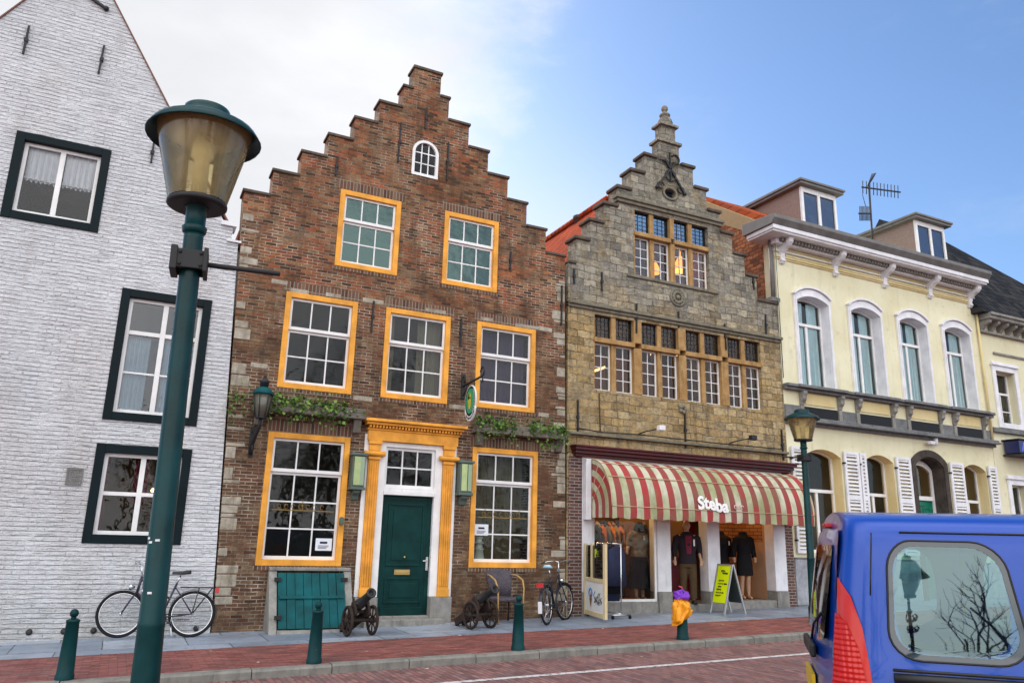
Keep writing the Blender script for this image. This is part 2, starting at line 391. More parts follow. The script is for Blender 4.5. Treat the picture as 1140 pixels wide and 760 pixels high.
def _stone_extra(m, col):
    col = m.mix(m.rng(m.noise(6.5, 7, 0.7), 0.46, 0.66, 0, 0.6), col, (0.10,0.088,0.064))
    col = m.mix(m.rng(m.noise(8.5, 5, 0.6, stretch=(1,1,1.5)), 0.57, 0.68, 0, 0.6), col, (0.45,0.38,0.25)); return col
def make_trimstone(name, a, b, d):
    m = Mat(name, 0.9, 0.2)
    col = m.mix(m.rng(m.noise(5, 7, 0.65), 0.35, 0.65), a, b)
    col = m.mix(m.rng(m.noise(2.6, 7, 0.7, stretch=(3,3,0.6)), 0.52, 0.74, 0, 0.8), col, d)
    m.color(col); m.bump(m.noise(22, 6, 0.65), 0.5, 0.015); return m.m
def make_stucco(name, a, b, dirt, hz0=None):
    m = Mat(name, 0.85, 0.25)
    col = m.mix(m.rng(m.noise(0.8, 6, 0.6), 0.35, 0.65), a, b)
    col = m.mix(m.rng(m.noise(1.5, 7, 0.65, stretch=(2.6,2.6,0.3)), 0.54, 0.76, 0, 0.6), col, dirt); col = m.mix(m.rng(m.noise(4.0, 8, 0.72), 0.58, 0.70, 0, 0.35), col, tuple(k*0.72 for k in dirt)); col = m.mix(m.rng(m.noise(2.8, 8, 0.7, stretch=(5,5,0.25)), 0.64, 0.76, 0, 0.5), col, tuple(k*0.5 for k in dirt))
    m.color(col); m.bump(m.noise(55, 5, 0.6), 0.25, 0.006); return m.m
def make_tiles(name, cols, tw=0.24, th=0.30, side=False):
    m = Mat(name, 0.9, 0.04); x, y, z = m.sep(m.pos())
    u_ = y if side else x; v = m.comb(u_, m.math('MULTIPLY', z, 1.3))
    c, f = m.brick(v, tw, th, 0.014, 0.6, 0.0)
    col = m.ramp(c, cols)
    col = m.mix(m.rng(m.noise(4, 6, 0.65), 0.5, 0.75, 0, 0.6), col, tuple(k*0.35 for k in cols[0][1]))
    col = m.mix(m.math('MULTIPLY', f, 0.85), col, tuple(k*0.25 for k in cols[0][1]))
    m.color(col)
    w = m.math('SINE', m.math('MULTIPLY', u_, 2*math.pi/tw))
    m.bump(m.math('SUBTRACT', m.math('MULTIPLY', w, 0.5), f), 0.8, 0.04); return m.m
def make_paving(name, bw, bh, mortar, stops, mcol, dirt, rough=0.75, swap=False, bumpd=0.008, wet=None):
    m = Mat(name, rough, 0.35); x, y, z = m.sep(m.pos())
    v = wobble(m, m.comb(y, x) if swap else m.comb(x, y), 0.02, 1.5)
    c, f = m.brick(v, bw, bh, mortar, 0.3)
    col = m.ramp(c, stops)
    col = m.mix(m.rng(m.noise(1.2, 7, 0.65), 0.45, 0.72, 0, 0.6), col, dirt)
    col = m.mix(m.rng(m.noise(30, 4, 0.6), 0.5, 0.75, 0, 0.4), col, tuple(k*0.45 for k in dirt))
    col = m.mix(m.rng(m.noise(4.5, 7, 0.75), 0.55, 0.68, 0, 0.55), col, tuple(k*0.5 for k in dirt)); col = m.mix(m.rng(m.noise(55, 2, 0.5), 0.70, 0.74, 0, 0.6), col, (0.42,0.40,0.36)); col = m.mix(f, col, mcol); m.color(col)
    m.roughv(m.rng(m.noise(1.6, 5), 0.35, 0.65, rough-0.2, rough+0.12))
    m.bump(m.math('SUBTRACT', m.math('ADD', m.math('MULTIPLY', c, 0.4), m.math('MULTIPLY', m.noise(40, 4), 0.3)), f), 0.6, bumpd); return m.m

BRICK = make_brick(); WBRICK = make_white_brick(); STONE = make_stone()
MULL = make_trimstone('ochre_sandstone', (0.31,0.175,0.065), (0.44,0.28,0.125), (0.10,0.06,0.03))
COPE = make_trimstone('dark_coping', (0.075,0.06,0.05), (0.13,0.105,0.085), (0.035,0.03,0.026))
GSTONE = make_trimstone('grey_stone', (0.20,0.195,0.18), (0.30,0.29,0.27), (0.10,0.095,0.09))
STRING = make_trimstone('mossy_string_stone', (0.15,0.14,0.11), (0.23,0.21,0.16), (0.05,0.05,0.04))
QUOIN = make_trimstone('pale_quoin_stone', (0.24,0.21,0.16), (0.46,0.42,0.35), (0.12,0.10,0.08))
BLUEST = make_trimstone('bluestone', (0.13,0.135,0.14), (0.20,0.205,0.21), (0.07,0.07,0.07))
YELLOWST = make_stucco('yellow_stucco', (0.68,0.64,0.43), (0.78,0.75,0.55), (0.46,0.44,0.31))
YELLOWPL = make_stucco('yellow_plaster_reveal', (0.66,0.54,0.27), (0.75,0.63,0.36), (0.5,0.42,0.24))
CREAMST = make_stucco('cream_stucco', (0.66,0.62,0.42), (0.74,0.71,0.52), (0.48,0.46,0.34))
WTRIM = paint('white_trim_paint', (0.76,0.76,0.80), 0.5, 0.08)
WHITE = paint('white_sash_paint', (0.80,0.80,0.80), 0.4, 0.06)
OCHRE = paint('ochre_window_paint', (0.82,0.37,0.055), 0.5, 0.16, 0.2, chip=(0.30,0.16,0.05))
DKGREEN = paint('dark_green_paint', (0.004,0.012,0.016), 0.5, 0.2, 0.12)
DOORGREEN = paint('door_green_paint', (0.003,0.036,0.034), 0.4, 0.2, 0.15)
TEAL = paint('teal_hatch_paint', (0.006,0.085,0.095), 0.6, 0.25, 0.12, chip=(0.03,0.06,0.06))
DKRED = paint('oxblood_paint', (0.085,0.010,0.014), 0.4, 0.2)
SHOPRED = paint('shop_door_red', (0.20,0.008,0.02), 0.35, 0.2)
PALEGRN = paint('pale_green_paint', (0.42,0.52,0.24), 0.5, 0.15)
GREYGRN = paint('grey_green_paint', (0.10,0.14,0.12), 0.5, 0.15)
BRIGHTGRN = paint('bright_green_door', (0.005,0.17,0.10), 0.35, 0.15)
IRON = flat('black_iron', (0.016,0.016,0.018), 0.6, 0.4)
LEADGREY = paint('grey_gutter_paint', (0.17,0.165,0.16), 0.6, 0.15)
def make_rustwall():
    m = Mat('rusty_rubble_wall', 0.9, 0.2); v = wobble(m, wallvec(m), 0.10, 3.0); c, f = m.brick(v, 0.22, 0.11, 0.012, 0.5)
    col = m.ramp(c, [(0,(0.16,0.045,0.02)),(0.4,(0.36,0.105,0.035)),(0.75,(0.46,0.17,0.06)),(1,(0.26,0.10,0.05))]); col = m.mix(m.rng(m.noise(5,7,0.7),0.5,0.7,0,0.8), col, (0.08,0.035,0.02)); m.color(m.mix(f, col, (0.09,0.05,0.035))); m.bump(m.math('SUBTRACT', m.noise(14,6,0.7), f), 0.9, 0.04); return m.m
RUSTW = make_rustwall()
RUST = make_tiles('rusty_tiles', [(0,(0.16,0.055,0.025)),(0.5,(0.27,0.085,0.03)),(1,(0.20,0.10,0.06))])
REDTILE = make_tiles('red_pantiles', [(0,(0.36,0.075,0.03)),(0.5,(0.48,0.12,0.045)),(1,(0.30,0.08,0.05))])
REDTILEY = make_tiles('red_pantiles_side', [(0,(0.26,0.035,0.012)),(0.5,(0.42,0.065,0.018)),(1,(0.20,0.035,0.018))], 0.24, 0.30, True)
DKTILE = make_tiles('black_pantiles', [(0,(0.020,0.022,0.026)),(0.5,(0.035,0.037,0.042)),(1,(0.05,0.05,0.05))])
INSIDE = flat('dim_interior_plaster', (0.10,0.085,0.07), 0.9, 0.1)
FLOORB = flat('brown_floorboards', (0.20,0.10,0.045), 0.5, 0.3)
GLASS = glass('window_glass', 1.41, (0.78,0.86,0.86), 0.3)
GLASSC = glass('clear_glass', 1.5, (0.95,0.97,0.97), 0.25)
SKYGL = glass('sky_mirroring_glass', 3.0, (0.15,0.25,0.35), 0.35, 0.0, (0.35,0.62,1.0,1))
DORMGL = glass('dormer_glass', 2.3, (0.2,0.25,0.3), 0.3, 0.0, (0.55,0.72,1.0,1))
TEALGL = glass('teal_tinged_glass', 1.8, (0.65,0.8,0.78), 0.4, 0.0, (0.62,0.95,0.92,1))
GLASSB = glass('reflecting_glass', 1.75, (0.75,0.82,0.86), 0.22)
LACE = flat('lace_curtain', (0.72,0.73,0.78), 0.9, 0.1)
GAUZE = flat('blue_grey_curtain', (0.50,0.62,0.70), 0.9, 0.1)
PURPLE = flat('dark_purple_curtain', (0.09,0.06,0.11), 0.9, 0.1)
BRASS = flat('old_brass', (0.55,0.40,0.16), 0.3, 0.5, 0.9)
CHROME = flat('brushed_chrome', (0.65,0.66,0.68), 0.25, 0.5, 1.0)
LAMPGREEN = paint('lamp_post_green', (0.003,0.040,0.044), 0.34, 0.3, 0.22, chip=(0.012,0.05,0.05))
FY = 14.1                                # the street front stands here
# ------------------------------------------------------------------ ground
ROADM = make_paving('road_brick', 0.21, 0.075, 0.006, [(0,(0.15,0.072,0.070)),(0.35,(0.25,0.115,0.108)),(0.7,(0.31,0.16,0.145)),(1,(0.17,0.11,0.115))], (0.07,0.052,0.052), (0.13,0.085,0.08), swap=True)
PAVEM = make_paving('red_paver', 0.20, 0.068, 0.005, [(0,(0.15,0.042,0.036)),(0.4,(0.26,0.072,0.062)),(0.8,(0.33,0.115,0.095)),(1,(0.17,0.068,0.066))], (0.07,0.045,0.042), (0.10,0.048,0.045))
SLABM = make_paving('bluestone_slab', 1.12, 0.98, 0.009, [(0,(0.18,0.225,0.30)),(0.5,(0.26,0.31,0.39)),(1,(0.36,0.41,0.49))], (0.055,0.058,0.062), (0.13,0.14,0.155), rough=0.5, bumpd=0.006)
KERBM = make_trimstone('kerb_granite', (0.17,0.165,0.15), (0.25,0.24,0.215), (0.08,0.08,0.07))
EARTHM = flat('dark_ground', (0.09,0.07,0.06), 0.9, 0.2)
LINEM = Mat('worn_road_paint', 0.7, 0.3)
LINEM.color(LINEM.mix(LINEM.rng(LINEM.noise(14, 6, 0.7), 0.50, 0.66), (0.62,0.60,0.60), (0.17,0.10,0.09))); LINEM = LINEM.m
def sheet(name, mat, y0, y1, dz, x0=-300, x1=300):
    xs = [x0] + [x for x in (-15.0, 35.0) if x0 < x < x1] + [x1]; b = MB()
    for a, c in zip(xs[:-1], xs[1:]): b.add([(a,y0,gz(a)+dz),(c,y0,gz(c)+dz),(c,y1,gz(c)+dz),(a,y1,gz(a)+dz)], [(0,1,2,3)])
    return tag(b.build(name, mat), kind='structure')
sheet('ground', EARTHM, -600, 600, -0.112)
sheet('road', ROADM, -40, 10.24, -0.10, -120, 160)
sheet('red_pavement', PAVEM, 10.40, 12.27, 0.0, -120, 160)
sheet('slab_pavement', SLABM, 12.27, 14.6, 0.002, -120, 160)
b = MB(); x = -30.0; rk = random.Random(3)
while x < 45:
    l = 0.98 + rk.uniform(-0.04, 0.04); dz = rk.uniform(-0.006, 0.004)
    a0, a1 = gz(x), gz(x+l-0.012)
    prof = [(10.24,-0.25),(10.24,-0.02+dz),(10.265,0.004+dz),(10.40,0.006+dz),(10.40,-0.25)]
    v = [(x,y,a0+z) for y,z in prof] + [(x+l-0.012,y,a1+z) for y,z in prof]
    b.add(v, [(0,1,2,3,4),(9,8,7,6,5)] + [(i,(i+1)%5,5+(i+1)%5,5+i) for i in range(5)]); x += l
tag(b.build('kerb', KERBM), kind='structure')
b = MB()
for a, c in ((-30,-15),(-15,35),(35,40)): b.add([(a,9.02,gz(a)-0.096),(c,9.02,gz(c)-0.096),(c,9.13,gz(c)-0.096),(a,9.13,gz(a)-0.096)], [(0,1,2,3)])
tag(b.build('road_line', LINEM), kind='structure')

# ------------------------------------------------------------------ facade builders
def grid(b, solids, holes, y0, t):
    xs = sorted({round(k,4) for r in solids+holes for k in r[:2]}); zs = sorted({round(k,4) for r in solids+holes for k in r[2:]})
    ins = lambda x, z, rs: any(r[0] < x < r[1] and r[2] < z < r[3] for r in rs)
    S = {}
    for i in range(len(xs)-1):
        for j in range(len(zs)-1):
            cx, cz = (xs[i]+xs[i+1])/2, (zs[j]+zs[j+1])/2; S[i,j] = ins(cx,cz,solids) and not ins(cx,cz,holes)
    y1 = y0+t
    for (i,j), on in S.items():
        if not on: continue
        x0,x1,z0,z1 = xs[i],xs[i+1],zs[j],zs[j+1]
        b.add([(x0,y0,z0),(x1,y0,z0),(x1,y0,z1),(x0,y0,z1)], [(0,1,2,3)]); b.add([(x0,y1,z0),(x1,y1,z0),(x1,y1,z1),(x0,y1,z1)], [(3,2,1,0)])
        if not S.get((i-1,j)): b.add([(x0,y0,z0),(x0,y1,z0),(x0,y1,z1),(x0,y0,z1)], [(3,2,1,0)])
        if not S.get((i+1,j)): b.add([(x1,y0,z0),(x1,y1,z0),(x1,y1,z1),(x1,y0,z1)], [(0,1,2,3)])
        if not S.get((i,j-1)): b.add([(x0,y0,z0),(x1,y0,z0),(x1,y1,z0),(x0,y1,z0)], [(3,2,1,0)])
        if not S.get((i,j+1)): b.add([(x0,y0,z1),(x1,y0,z1),(x1,y1,z1),(x0,y1,z1)], [(0,1,2,3)])
    return b
def ring(b, x0,x1,z0,z1,w, y0,y1, wt=None, wb=None):
    wt = w if wt is None else wt; wb = w if wb is None else wb
    b.box(x0,x0+w,y0,y1,z0,z1); b.box(x1-w,x1,y0,y1,z0,z1); b.box(x0+w,x1-w,y0,y1,z1-wt,z1); b.box(x0+w,x1-w,y0,y1,z0,z0+wb); return b
def bars(b, x0,x1,z0,z1,cols,rows,w,y0,y1):
    for i in range(1,cols): c = x0+(x1-x0)*i/cols; b.box(c-w/2,c+w/2,y0,y1,z0,z1)
    for j in range(1,rows): c = z0+(z1-z0)*j/rows; b.box(x0,x1,y0+0.003,y1-0.003,c-w/2,c+w/2)
    return b
def quad(x0,x1,y,z0,z1): return MB().add([(x0,y,z0),(x1,y,z0),(x1,y,z1),(x0,y,z1)], [(0,1,2,3)])
def drape(x0,x1,y,z0,z1,n=40,amp=0.025,seed=0,scallop=0.0):
    r = random.Random(seed); b = MB(); v = []; ph = r.uniform(0,6)
    for i in range(n+1):
        t = i/n; x = x0+(x1-x0)*t
        dy = amp*(math.sin(t*34+ph)+0.5*math.sin(t*71+2*ph)); zb = z0+scallop*abs(math.sin(t*22+ph))
        v += [(x,y+dy*0.4,z1),(x,y+dy,(z0+z1)/2),(x,y+dy*1.2,zb)]
    f = []
    for i in range(n):
        a = i*3; f += [(a,a+1,a+4,a+3),(a+1,a+2,a+5,a+4)]
    return b.add(v,f,True)
def sash_window(house, x0,x1,z0,z1, split, cols, rows_low, frame, fw=0.10, top_rows=1, gl=None, proud=0.02, bar=0.026):
    """outer timber casing, two white sliding sashes (upper one in front), glass"""
    y = FY
    wn = ring(MB(), x0,x1,z0,z1,fw, y-proud,y+0.14).build('window', frame, house, bevel=0.006)
    a0,a1,c0,c1 = x0+fw,x1-fw,z0+fw,z1-fw; zm = c1-(c1-c0)*split
    s = MB(); ring(s, a0,a1,zm-0.025,c1,0.045, y+0.035,y+0.075, wb=0.06); bars(s, a0+0.045,a1-0.045,zm+0.03,c1-0.045,cols,top_rows,bar,y+0.042,y+0.070)
    ring(s, a0,a1,c0,zm-0.027,0.045, y+0.078,y+0.115, wb=0.06); bars(s, a0+0.045,a1-0.045,c0+0.06,zm-0.07,cols,rows_low,bar,y+0.084,y+0.110)
    s.build('sash', WHITE, wn, bevel=0.003)
    p = quad(a0+0.02,a1-0.02,y+0.058,zm+0.01,c1-0.02); p.merge(quad(a0+0.02,a1-0.02,y+0.098,c0+0.02,zm-0.03)); p.build('pane', gl or GLASS, wn, fix=False)
    return wn
def iron_bar(b, x, z0, z1, y=FY): b.beam((x+random.uniform(-.015,.015),y-0.025,z0),(x,y-0.025,z1),0.035,0.03); b.box(x-0.03,x+0.03,y-0.05,y+0.0,(z0+z1)/2-0.03,(z0+z1)/2+0.03)
def shell(b, x0,x1,y0,y1,z0,z1,t=0.2): # side and back walls
    b.box(x0,x0+t,y0,y1,z0,z1); b.box(x1-t,x1,y0,y1,z0,z1); b.box(x0+t,x1-t,y1-t,y1,z0,z1); return b
def gable_roof(house, xc, hw, zt, zb, y0, y1, mat, t=0.14):
    b = MB()
    b.prism([(xc-hw,zb),(xc,zt),(xc,zt-t*1.4),(xc-hw+0.0,zb-t*1.4)][::-1], y0, y1); b.prism([(xc,zt),(xc+hw,zb),(xc+hw,zb-t*1.4),(xc,zt-t*1.4)][::-1], y0, y1)
    b.tube([(xc,y0,zt+0.02),(xc,y1,zt+0.02)],0.12,8)
    return b.build('roof', mat, house)

# ------------------------------------------------------------------ white painted house
wh = thing('white_house', 'tall white painted brick house with pointed gable and dark framed windows', 'house', (-1.8,FY,0))
WIN_W = [(-2.40,-0.99,6.45,7.98), (-0.49,0.94,3.33,5.56), (-0.505,0.925,1.39,2.94), (-4.0,-2.62,3.33,5.56), (-4.0,-2.62,1.39,2.94)]
b = MB()
grid(b, [(-4.87,1.25,-0.3,6.45)], [w for w in WIN_W[1:]], FY, 0.35)
xl = lambda z: -4.87+(z-6.9)*0.625; xr = lambda z: 1.13-(z-6.9)*0.625
b.prism([(-4.87,6.45),(-2.40,6.45),(-2.40,7.98),(xl(7.98),7.98),(-4.87,6.9)], FY, FY+0.35)
b.prism([(-0.99,6.45),(1.25,6.45),(1.25,6.70),(1.13,6.70),(1.13,6.98),(0.98,7.04),(xr(7.98),7.98),(-0.99,7.98)], FY, FY+0.35)
b.prism([(xl(7.98),7.98),(xr(7.98),7.98),(-1.87,11.70)], FY, FY+0.35)
shell(b, -4.85,1.2,FY+0.35,23,-0.3,6.7)
b.v = [(x+(0.30*(1-min(max(z,0),6.7)/6.7) if x > 1.2 and y < FY+0.36 else 0), y, z) for x,y,z in b.v]
b.prism([(-4.80,6.65),(1.05,6.65),(-1.87,11.4)],22.75,22.99)
b.build('wall', WBRICK, wh)
r_ = gable_roof(wh, -1.87, 3.0, 11.6, 6.75, FY+0.36, 23, REDTILEY)
tr = MB(); VERGE = flat('weathered_verge_brick', (0.20,0.10,0.075), 0.9, 0.2)
tr.prism([(1.03,7.06),(-1.86,11.685),(-1.86,11.715),(1.055,7.065)], FY-0.03, FY+0.36); tr.prism([(-4.90,6.86),(-4.87,6.85),(-1.86,11.69),(-1.86,11.72)], FY-0.03, FY+0.36)
tr.build('verge', VERGE, wh)
tr = MB(); tr.box(0.92,1.19,FY-0.05,FY+0.36,7.0,7.08); tr.box(1.05,1.30,FY-0.04,FY+0.36,6.705,6.745); tr.build('coping', WTRIM, wh)
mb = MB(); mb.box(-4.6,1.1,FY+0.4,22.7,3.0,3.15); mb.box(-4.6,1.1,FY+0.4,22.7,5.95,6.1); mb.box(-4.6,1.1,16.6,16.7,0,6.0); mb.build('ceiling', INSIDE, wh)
def white_window(w, kind):
    x0,x1,z0,z1 = w; fw = 0.135
    wn = ring(MB(), x0,x1,z0,z1,fw, FY-0.025,FY+0.16).build('window', DKGREEN, wh, bevel=0.006)
    a0,a1,c0,c1 = x0+fw,x1-fw,z0+fw,z1-fw; s = MB(); y = FY; xm = (a0+a1)/2
    ring(s, a0,a1,c0,c1,0.06,y+0.07,y+0.12); s.box(xm-0.04,xm+0.04,y+0.07,y+0.12,c0+0.06,c1-0.06)
    if kind == 'mid':
        s.box(a0+0.06,xm-0.04,y+0.067,y+0.123,c1-0.63,c1-0.56); s.box(xm+0.04,a1-0.06,y+0.067,y+0.123,c1-0.63,c1-0.56)
        zz = (c0+c1-0.6)/2; s.box(a0+0.06,xm-0.04,y+0.08,y+0.115,zz-0.016,zz+0.016); s.box(xm+0.04,a1-0.06,y+0.08,y+0.115,zz-0.016,zz+0.016)
    if kind == 'low': zz = (c0+c1)/2; s.box(a0+0.06,xm-0.04,y+0.077,y+0.118,zz-0.03,zz+0.03); s.box(xm+0.04,a1-0.06,y+0.077,y+0.118,zz-0.03,zz+0.03)
    s.build('sash', WHITE, wn, bevel=0.004)
    quad(a0+0.03,a1-0.03,y+0.10,c0+0.03,c1-0.03).build('pane', {'mid':GLASSB,'top':GLASSC,'low':GLASS}[kind], wn, fix=False)
    if kind == 'top':
        c = drape(a0+0.06,xm-0.05,y+0.17,c1-0.66,c1-0.05,40,0.02,1,0.04); c.merge(drape(xm+0.05,a1-0.06,y+0.17,c1-0.66,c1-0.05,40,0.02,2,0.04)); c.tube([(a0,y+0.15,c1-0.60),(a1,y+0.15,c1-0.60)],0.012,6); c.build('curtain', LACE, wn, fix=False)
    if kind == 'mid':
        c = drape(a0+0.05,a0+0.42,y+0.2,c0,c1-0.6,30,0.03,3); c.merge(drape(xm+0.06,a1-0.02,y+0.2,c0,c1-0.6,30,0.03,4)); c.build('curtain', GAUZE, wn, fix=False)
    if kind == 'low':
        c = drape(a0+0.0,a0+0.10,y+0.3,c0,c1,12,0.02,5); c.merge(drape(xm-0.12,xm+0.12,y+0.3,c0+0.5,c1,16,0.02,6)); c.build('curtain', flat('red_curtain',(0.16,0.02,0.03),0.9,0.1), wn, fix=False)
for w, k in zip(WIN_W, ('top','mid','low','mid','low')): white_window(w, k)
an = MB(); iron_bar(an,-2.53,9.38,9.92); iron_bar(an,-1.38,9.36,9.93); iron_bar(an,-0.36,7.90,8.30)
an.beam((-2.25,FY-0.03,11.05),(-1.45,FY-0.03,10.66),0.05,0.04); an.beam((-2.25,FY-0.02,10.66),(-1.45,FY-0.02,11.05),0.05,0.04); an.ball((-1.45,FY-0.03,10.66),0.05,8,5); an.ball((-2.25,FY-0.03,10.66),0.05,8,5)
an.build('wall_anchor', IRON, wh)
v = MB(); ring(v,-0.86,-0.63,2.27,2.52,0.022,FY-0.02,FY+0.01)
for k in range(7): v.box(-0.838+k*0.026,-0.822+k*0.026,FY-0.014,FY+0.008,2.29,2.50)
v.build('vent_grille', LEADGREY, wh)
v = MB()
for x in (-1.0,-0.55,-0.15,0.55,0.98,1.32): v.lathe([(0.0,-0.012),(0.045,-0.012),(0.045,0.03)],(x,FY,0.10),12,'y')
v.build('cellar_vent', IRON, wh)

# ------------------------------------------------------------------ brown brick stepped house
bh = thing('brick_house', 'brown brick stepped gable house with ochre window frames and dark green door', 'house', (4.7,FY,0))
GX = 4.67
STEPS = [(0.30,11.33),(0.51,10.81),(1.0,10.30),(1.48,9.79),(1.97,9.28),(2.45,8.78),(2.94,8.26),(3.42,7.73)]
WB = {'l2':(2.19,3.54,4.15,5.95),'m2':(4.10,5.455,4.16,5.945),'r2':(6.04,7.40,4.165,5.95),'l3':(3.02,4.265,6.61,8.20),'r3':(5.215,6.455,6.62,8.22),'lg':(2.13,3.595,1.08,3.35),'rg':(6.045,7.50,1.08,3.373)}
DOOR = (3.95,5.65,-0.3,3.45); ARCH = (4.43,5.01,8.87,9.69)
sol = [(GX-h,GX+h,7.5,t) for h,t in STEPS] + [(1.25,8.10,-0.3,7.73)]
b = grid(MB(), sol, list(WB.values())+[DOOR,ARCH], FY, 0.38)
def arc(x0,x1,zs,rise,n=12):
    w = (x1-x0)/2; rad = (w*w+rise*rise)/(2*rise); cz = zs+rise-rad; a0 = math.asin(min(1,w/rad)); cx=(x0+x1)/2
    return [(cx+rad*math.sin(-a0+2*a0*i/n), cz+rad*math.cos(-a0+2*a0*i/n)) for i in range(n+1)]
def spandrel(b, x0,x1,zs,zt,y0,y1,n=12):
    p = arc(x0,x1,zs,zt-zs,n); h = n//2
    b.prism(([(x0,zt)]+p[:h+1]+[])[::1] if False else [(x0,zt)]+p[:h+1], y0,y1); b.prism(p[h:]+[(x1,zt)], y0,y1)
spandrel(b, ARCH[0],ARCH[1],9.42,9.69,FY,FY+0.38)
shell(b, 1.62,8.15,FY+0.38,22.5,-0.3,7.4)
b.v = [(x+((0.32*(1-min(max(z,0),7.7)/7.7)) if x < 1.3 else 0.09*(1-min(max(z,0),7.7)/7.7) if x > 8.05 and y < FY+0.39 else 0), y, z) for x,y,z in b.v]
b.prism([(1.7,7.0),(8.05,7.0),(GX,10.35)],22.2,22.45)
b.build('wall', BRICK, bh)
c = MB(); prev = None
for h,t in STEPS:
    if prev is None: c.box(GX-h-0.035,GX+h+0.035,FY-0.035,FY+0.40,t+0.002,t+0.068)
    else:
        c.box(GX-h-0.035,GX-prev+0.0,FY-0.035,FY+0.40,t+0.002,t+0.062); c.box(GX+prev-0.0,GX+h+0.035,FY-0.035,FY+0.40,t+0.002,t+0.062)
    prev = h
c.build('coping', COPE, bh, bevel=0.012)
gable_roof(bh, GX, 3.40, 10.55, 7.1, FY+0.39, 22.6, REDTILEY)
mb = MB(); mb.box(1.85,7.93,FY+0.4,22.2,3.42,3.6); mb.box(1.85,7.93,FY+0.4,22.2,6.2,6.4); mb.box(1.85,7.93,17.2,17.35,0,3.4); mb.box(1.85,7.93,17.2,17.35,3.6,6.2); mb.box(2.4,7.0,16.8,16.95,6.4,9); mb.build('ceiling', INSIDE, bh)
q = MB(); rq = random.Random(5)
for side in (0,1):
    z = 0.1
    while z < 7.4:
        hgt = rq.choice((0.07,0.14,0.14,0.21))
        if rq.random() < 0.6:
            w = rq.uniform(0.12,0.24) + (0.10 if rq.random()<0.4 else 0); sl_ = (0.32*(1-z/7.7)) if side==0 else 0.09*(1-z/7.7)
            x0 = 1.252+sl_ if side==0 else 8.098+sl_-w
            q.box(x0,x0+w,FY-0.006-rq.uniform(0,.006),FY+0.05,z+0.006,z+hgt-0.006)
        z += hgt
for (x0,x1,z) in ((2.25,2.6,5.99),(2.9,3.2,6.01),(3.62,4.05,6.02),(4.9,5.35,6.02),(6.1,6.4,6.02),(6.9,7.8,6.0),(3.58,3.95,4.10),(5.5,5.95,4.13),(1.7,2.0,4.5),(1.9,2.2,6.1),(7.5,7.75,4.15)): q.box(x0,x1,FY-0.006,FY+0.05,z-0.045,z+0.045)
q.build('quoin', QUOIN, bh, bevel=0.012)
# soldier courses over the windows
SOLD = Mat('soldier_brick', 0.9, 0.2); vx,vy,vz = SOLD.sep(SOLD.pos()); cB,fB = SOLD.brick(wobble(SOLD,SOLD.comb(vz,vx),0.01,3),0.24,0.068,0.010,0.3,0.0)
SOLD.color(SOLD.mix(fB, SOLD.ramp(cB,[(0,(0.07,0.04,0.03)),(0.4,(0.17,0.075,0.045)),(0.7,(0.13,0.08,0.055)),(1,(0.20,0.12,0.075))]), (0.25,0.22,0.18))); SOLD.bump(SOLD.math('SUBTRACT',SOLD.noise(30,4),fB),0.7,0.012); SOLD = SOLD.m
s = MB()
for k,w in WB.items(): s.box(w[0]-0.06,w[1]+0.06,FY-0.005,FY+0.05,w[3]+0.012,w[3]+0.20); s.box(w[0]-0.03,w[1]+0.03,FY-0.012,FY+0.05,w[2]-0.075,w[2]-0.006)
s.build('lintel', SOLD, bh)
for k,w in WB.items(): sash_window(bh, *w, 0.36 if k[1] in '23' else 0.27, 3, 2 if k[1] in '23' else 3, OCHRE, gl=TEALGL if k in('l3','r3') else GLASS)
wn = [o for o in bh.children if o.name.startswith('window')]
drape(6.2,7.25,FY+0.25,4.28,5.8,60,0.03,9).build('curtain', PURPLE, wn[2], fix=False)
DRAB = flat('drab_curtain',(0.22,0.17,0.11),0.9,0.1)
drape(4.85,5.34,FY+0.24,4.28,5.85,30,0.03,12).build('curtain', DRAB, wn[1], fix=False); drape(4.2,4.36,FY+0.24,4.28,5.85,12,0.03,13).build('curtain', DRAB, wn[1], fix=False)
drape(6.2,7.4,FY+0.5,1.2,3.25,60,0.03,14).build('curtain', flat('dim_ochre_curtain',(0.12,0.085,0.04),0.9,0.1), wn[6], fix=False)
# arched attic light
aw = MB(); ip = arc(4.49,4.95,9.42,0.22,12); op = arc(4.43,5.01,9.42,0.275,12)
def band(b, inner, outer, y0, y1):
    n = len(inner); v = [(x,y0,z) for x,z in inner]+[(x,y0,z) for x,z in outer]+[(x,y1,z) for x,z in inner]+[(x,y1,z) for x,z in outer]; f = []
    for i in range(n-1): f += [(i,i+1,n+i+1,n+i),(2*n+i,3*n+i,3*n+i+1,2*n+i+1),(i,2*n+i,2*n+i+1,i+1),(n+i,n+i+1,3*n+i+1,3*n+i)]
    f += [(0,n,3*n,2*n),(n-1,3*n-1,4*n-1,2*n-1)]
    return b.add(v,f)
band(aw, [(4.49,8.93)]+ip+[(4.95,8.93)], [(4.43,8.87)]+op+[(5.01,8.87)], FY-0.01, FY+0.1); aw.box(4.43,5.01,FY-0.015,FY+0.1,8.87,8.93)
aw = aw.build('window', WHITE, bh)
s = bars(MB(),4.49,4.95,8.93,9.42,3,2,0.022,FY+0.03,FY+0.06); s.box(4.49,4.95,FY+0.032,FY+0.058,9.40,9.425); s.box(4.635,4.655,FY+0.03,FY+0.06,9.42,9.62); s.box(4.785,4.805,FY+0.03,FY+0.06,9.42,9.62); s.build('sash', WHITE, aw)
p = MB(); pl = [(4.49,8.93),(4.95,8.93)]+ip[::-1]; p.add([(x,FY+0.05,z) for x,z in pl],[tuple(range(len(pl)))]); p.build('pane', GLASS, aw, fix=False)
an = MB()
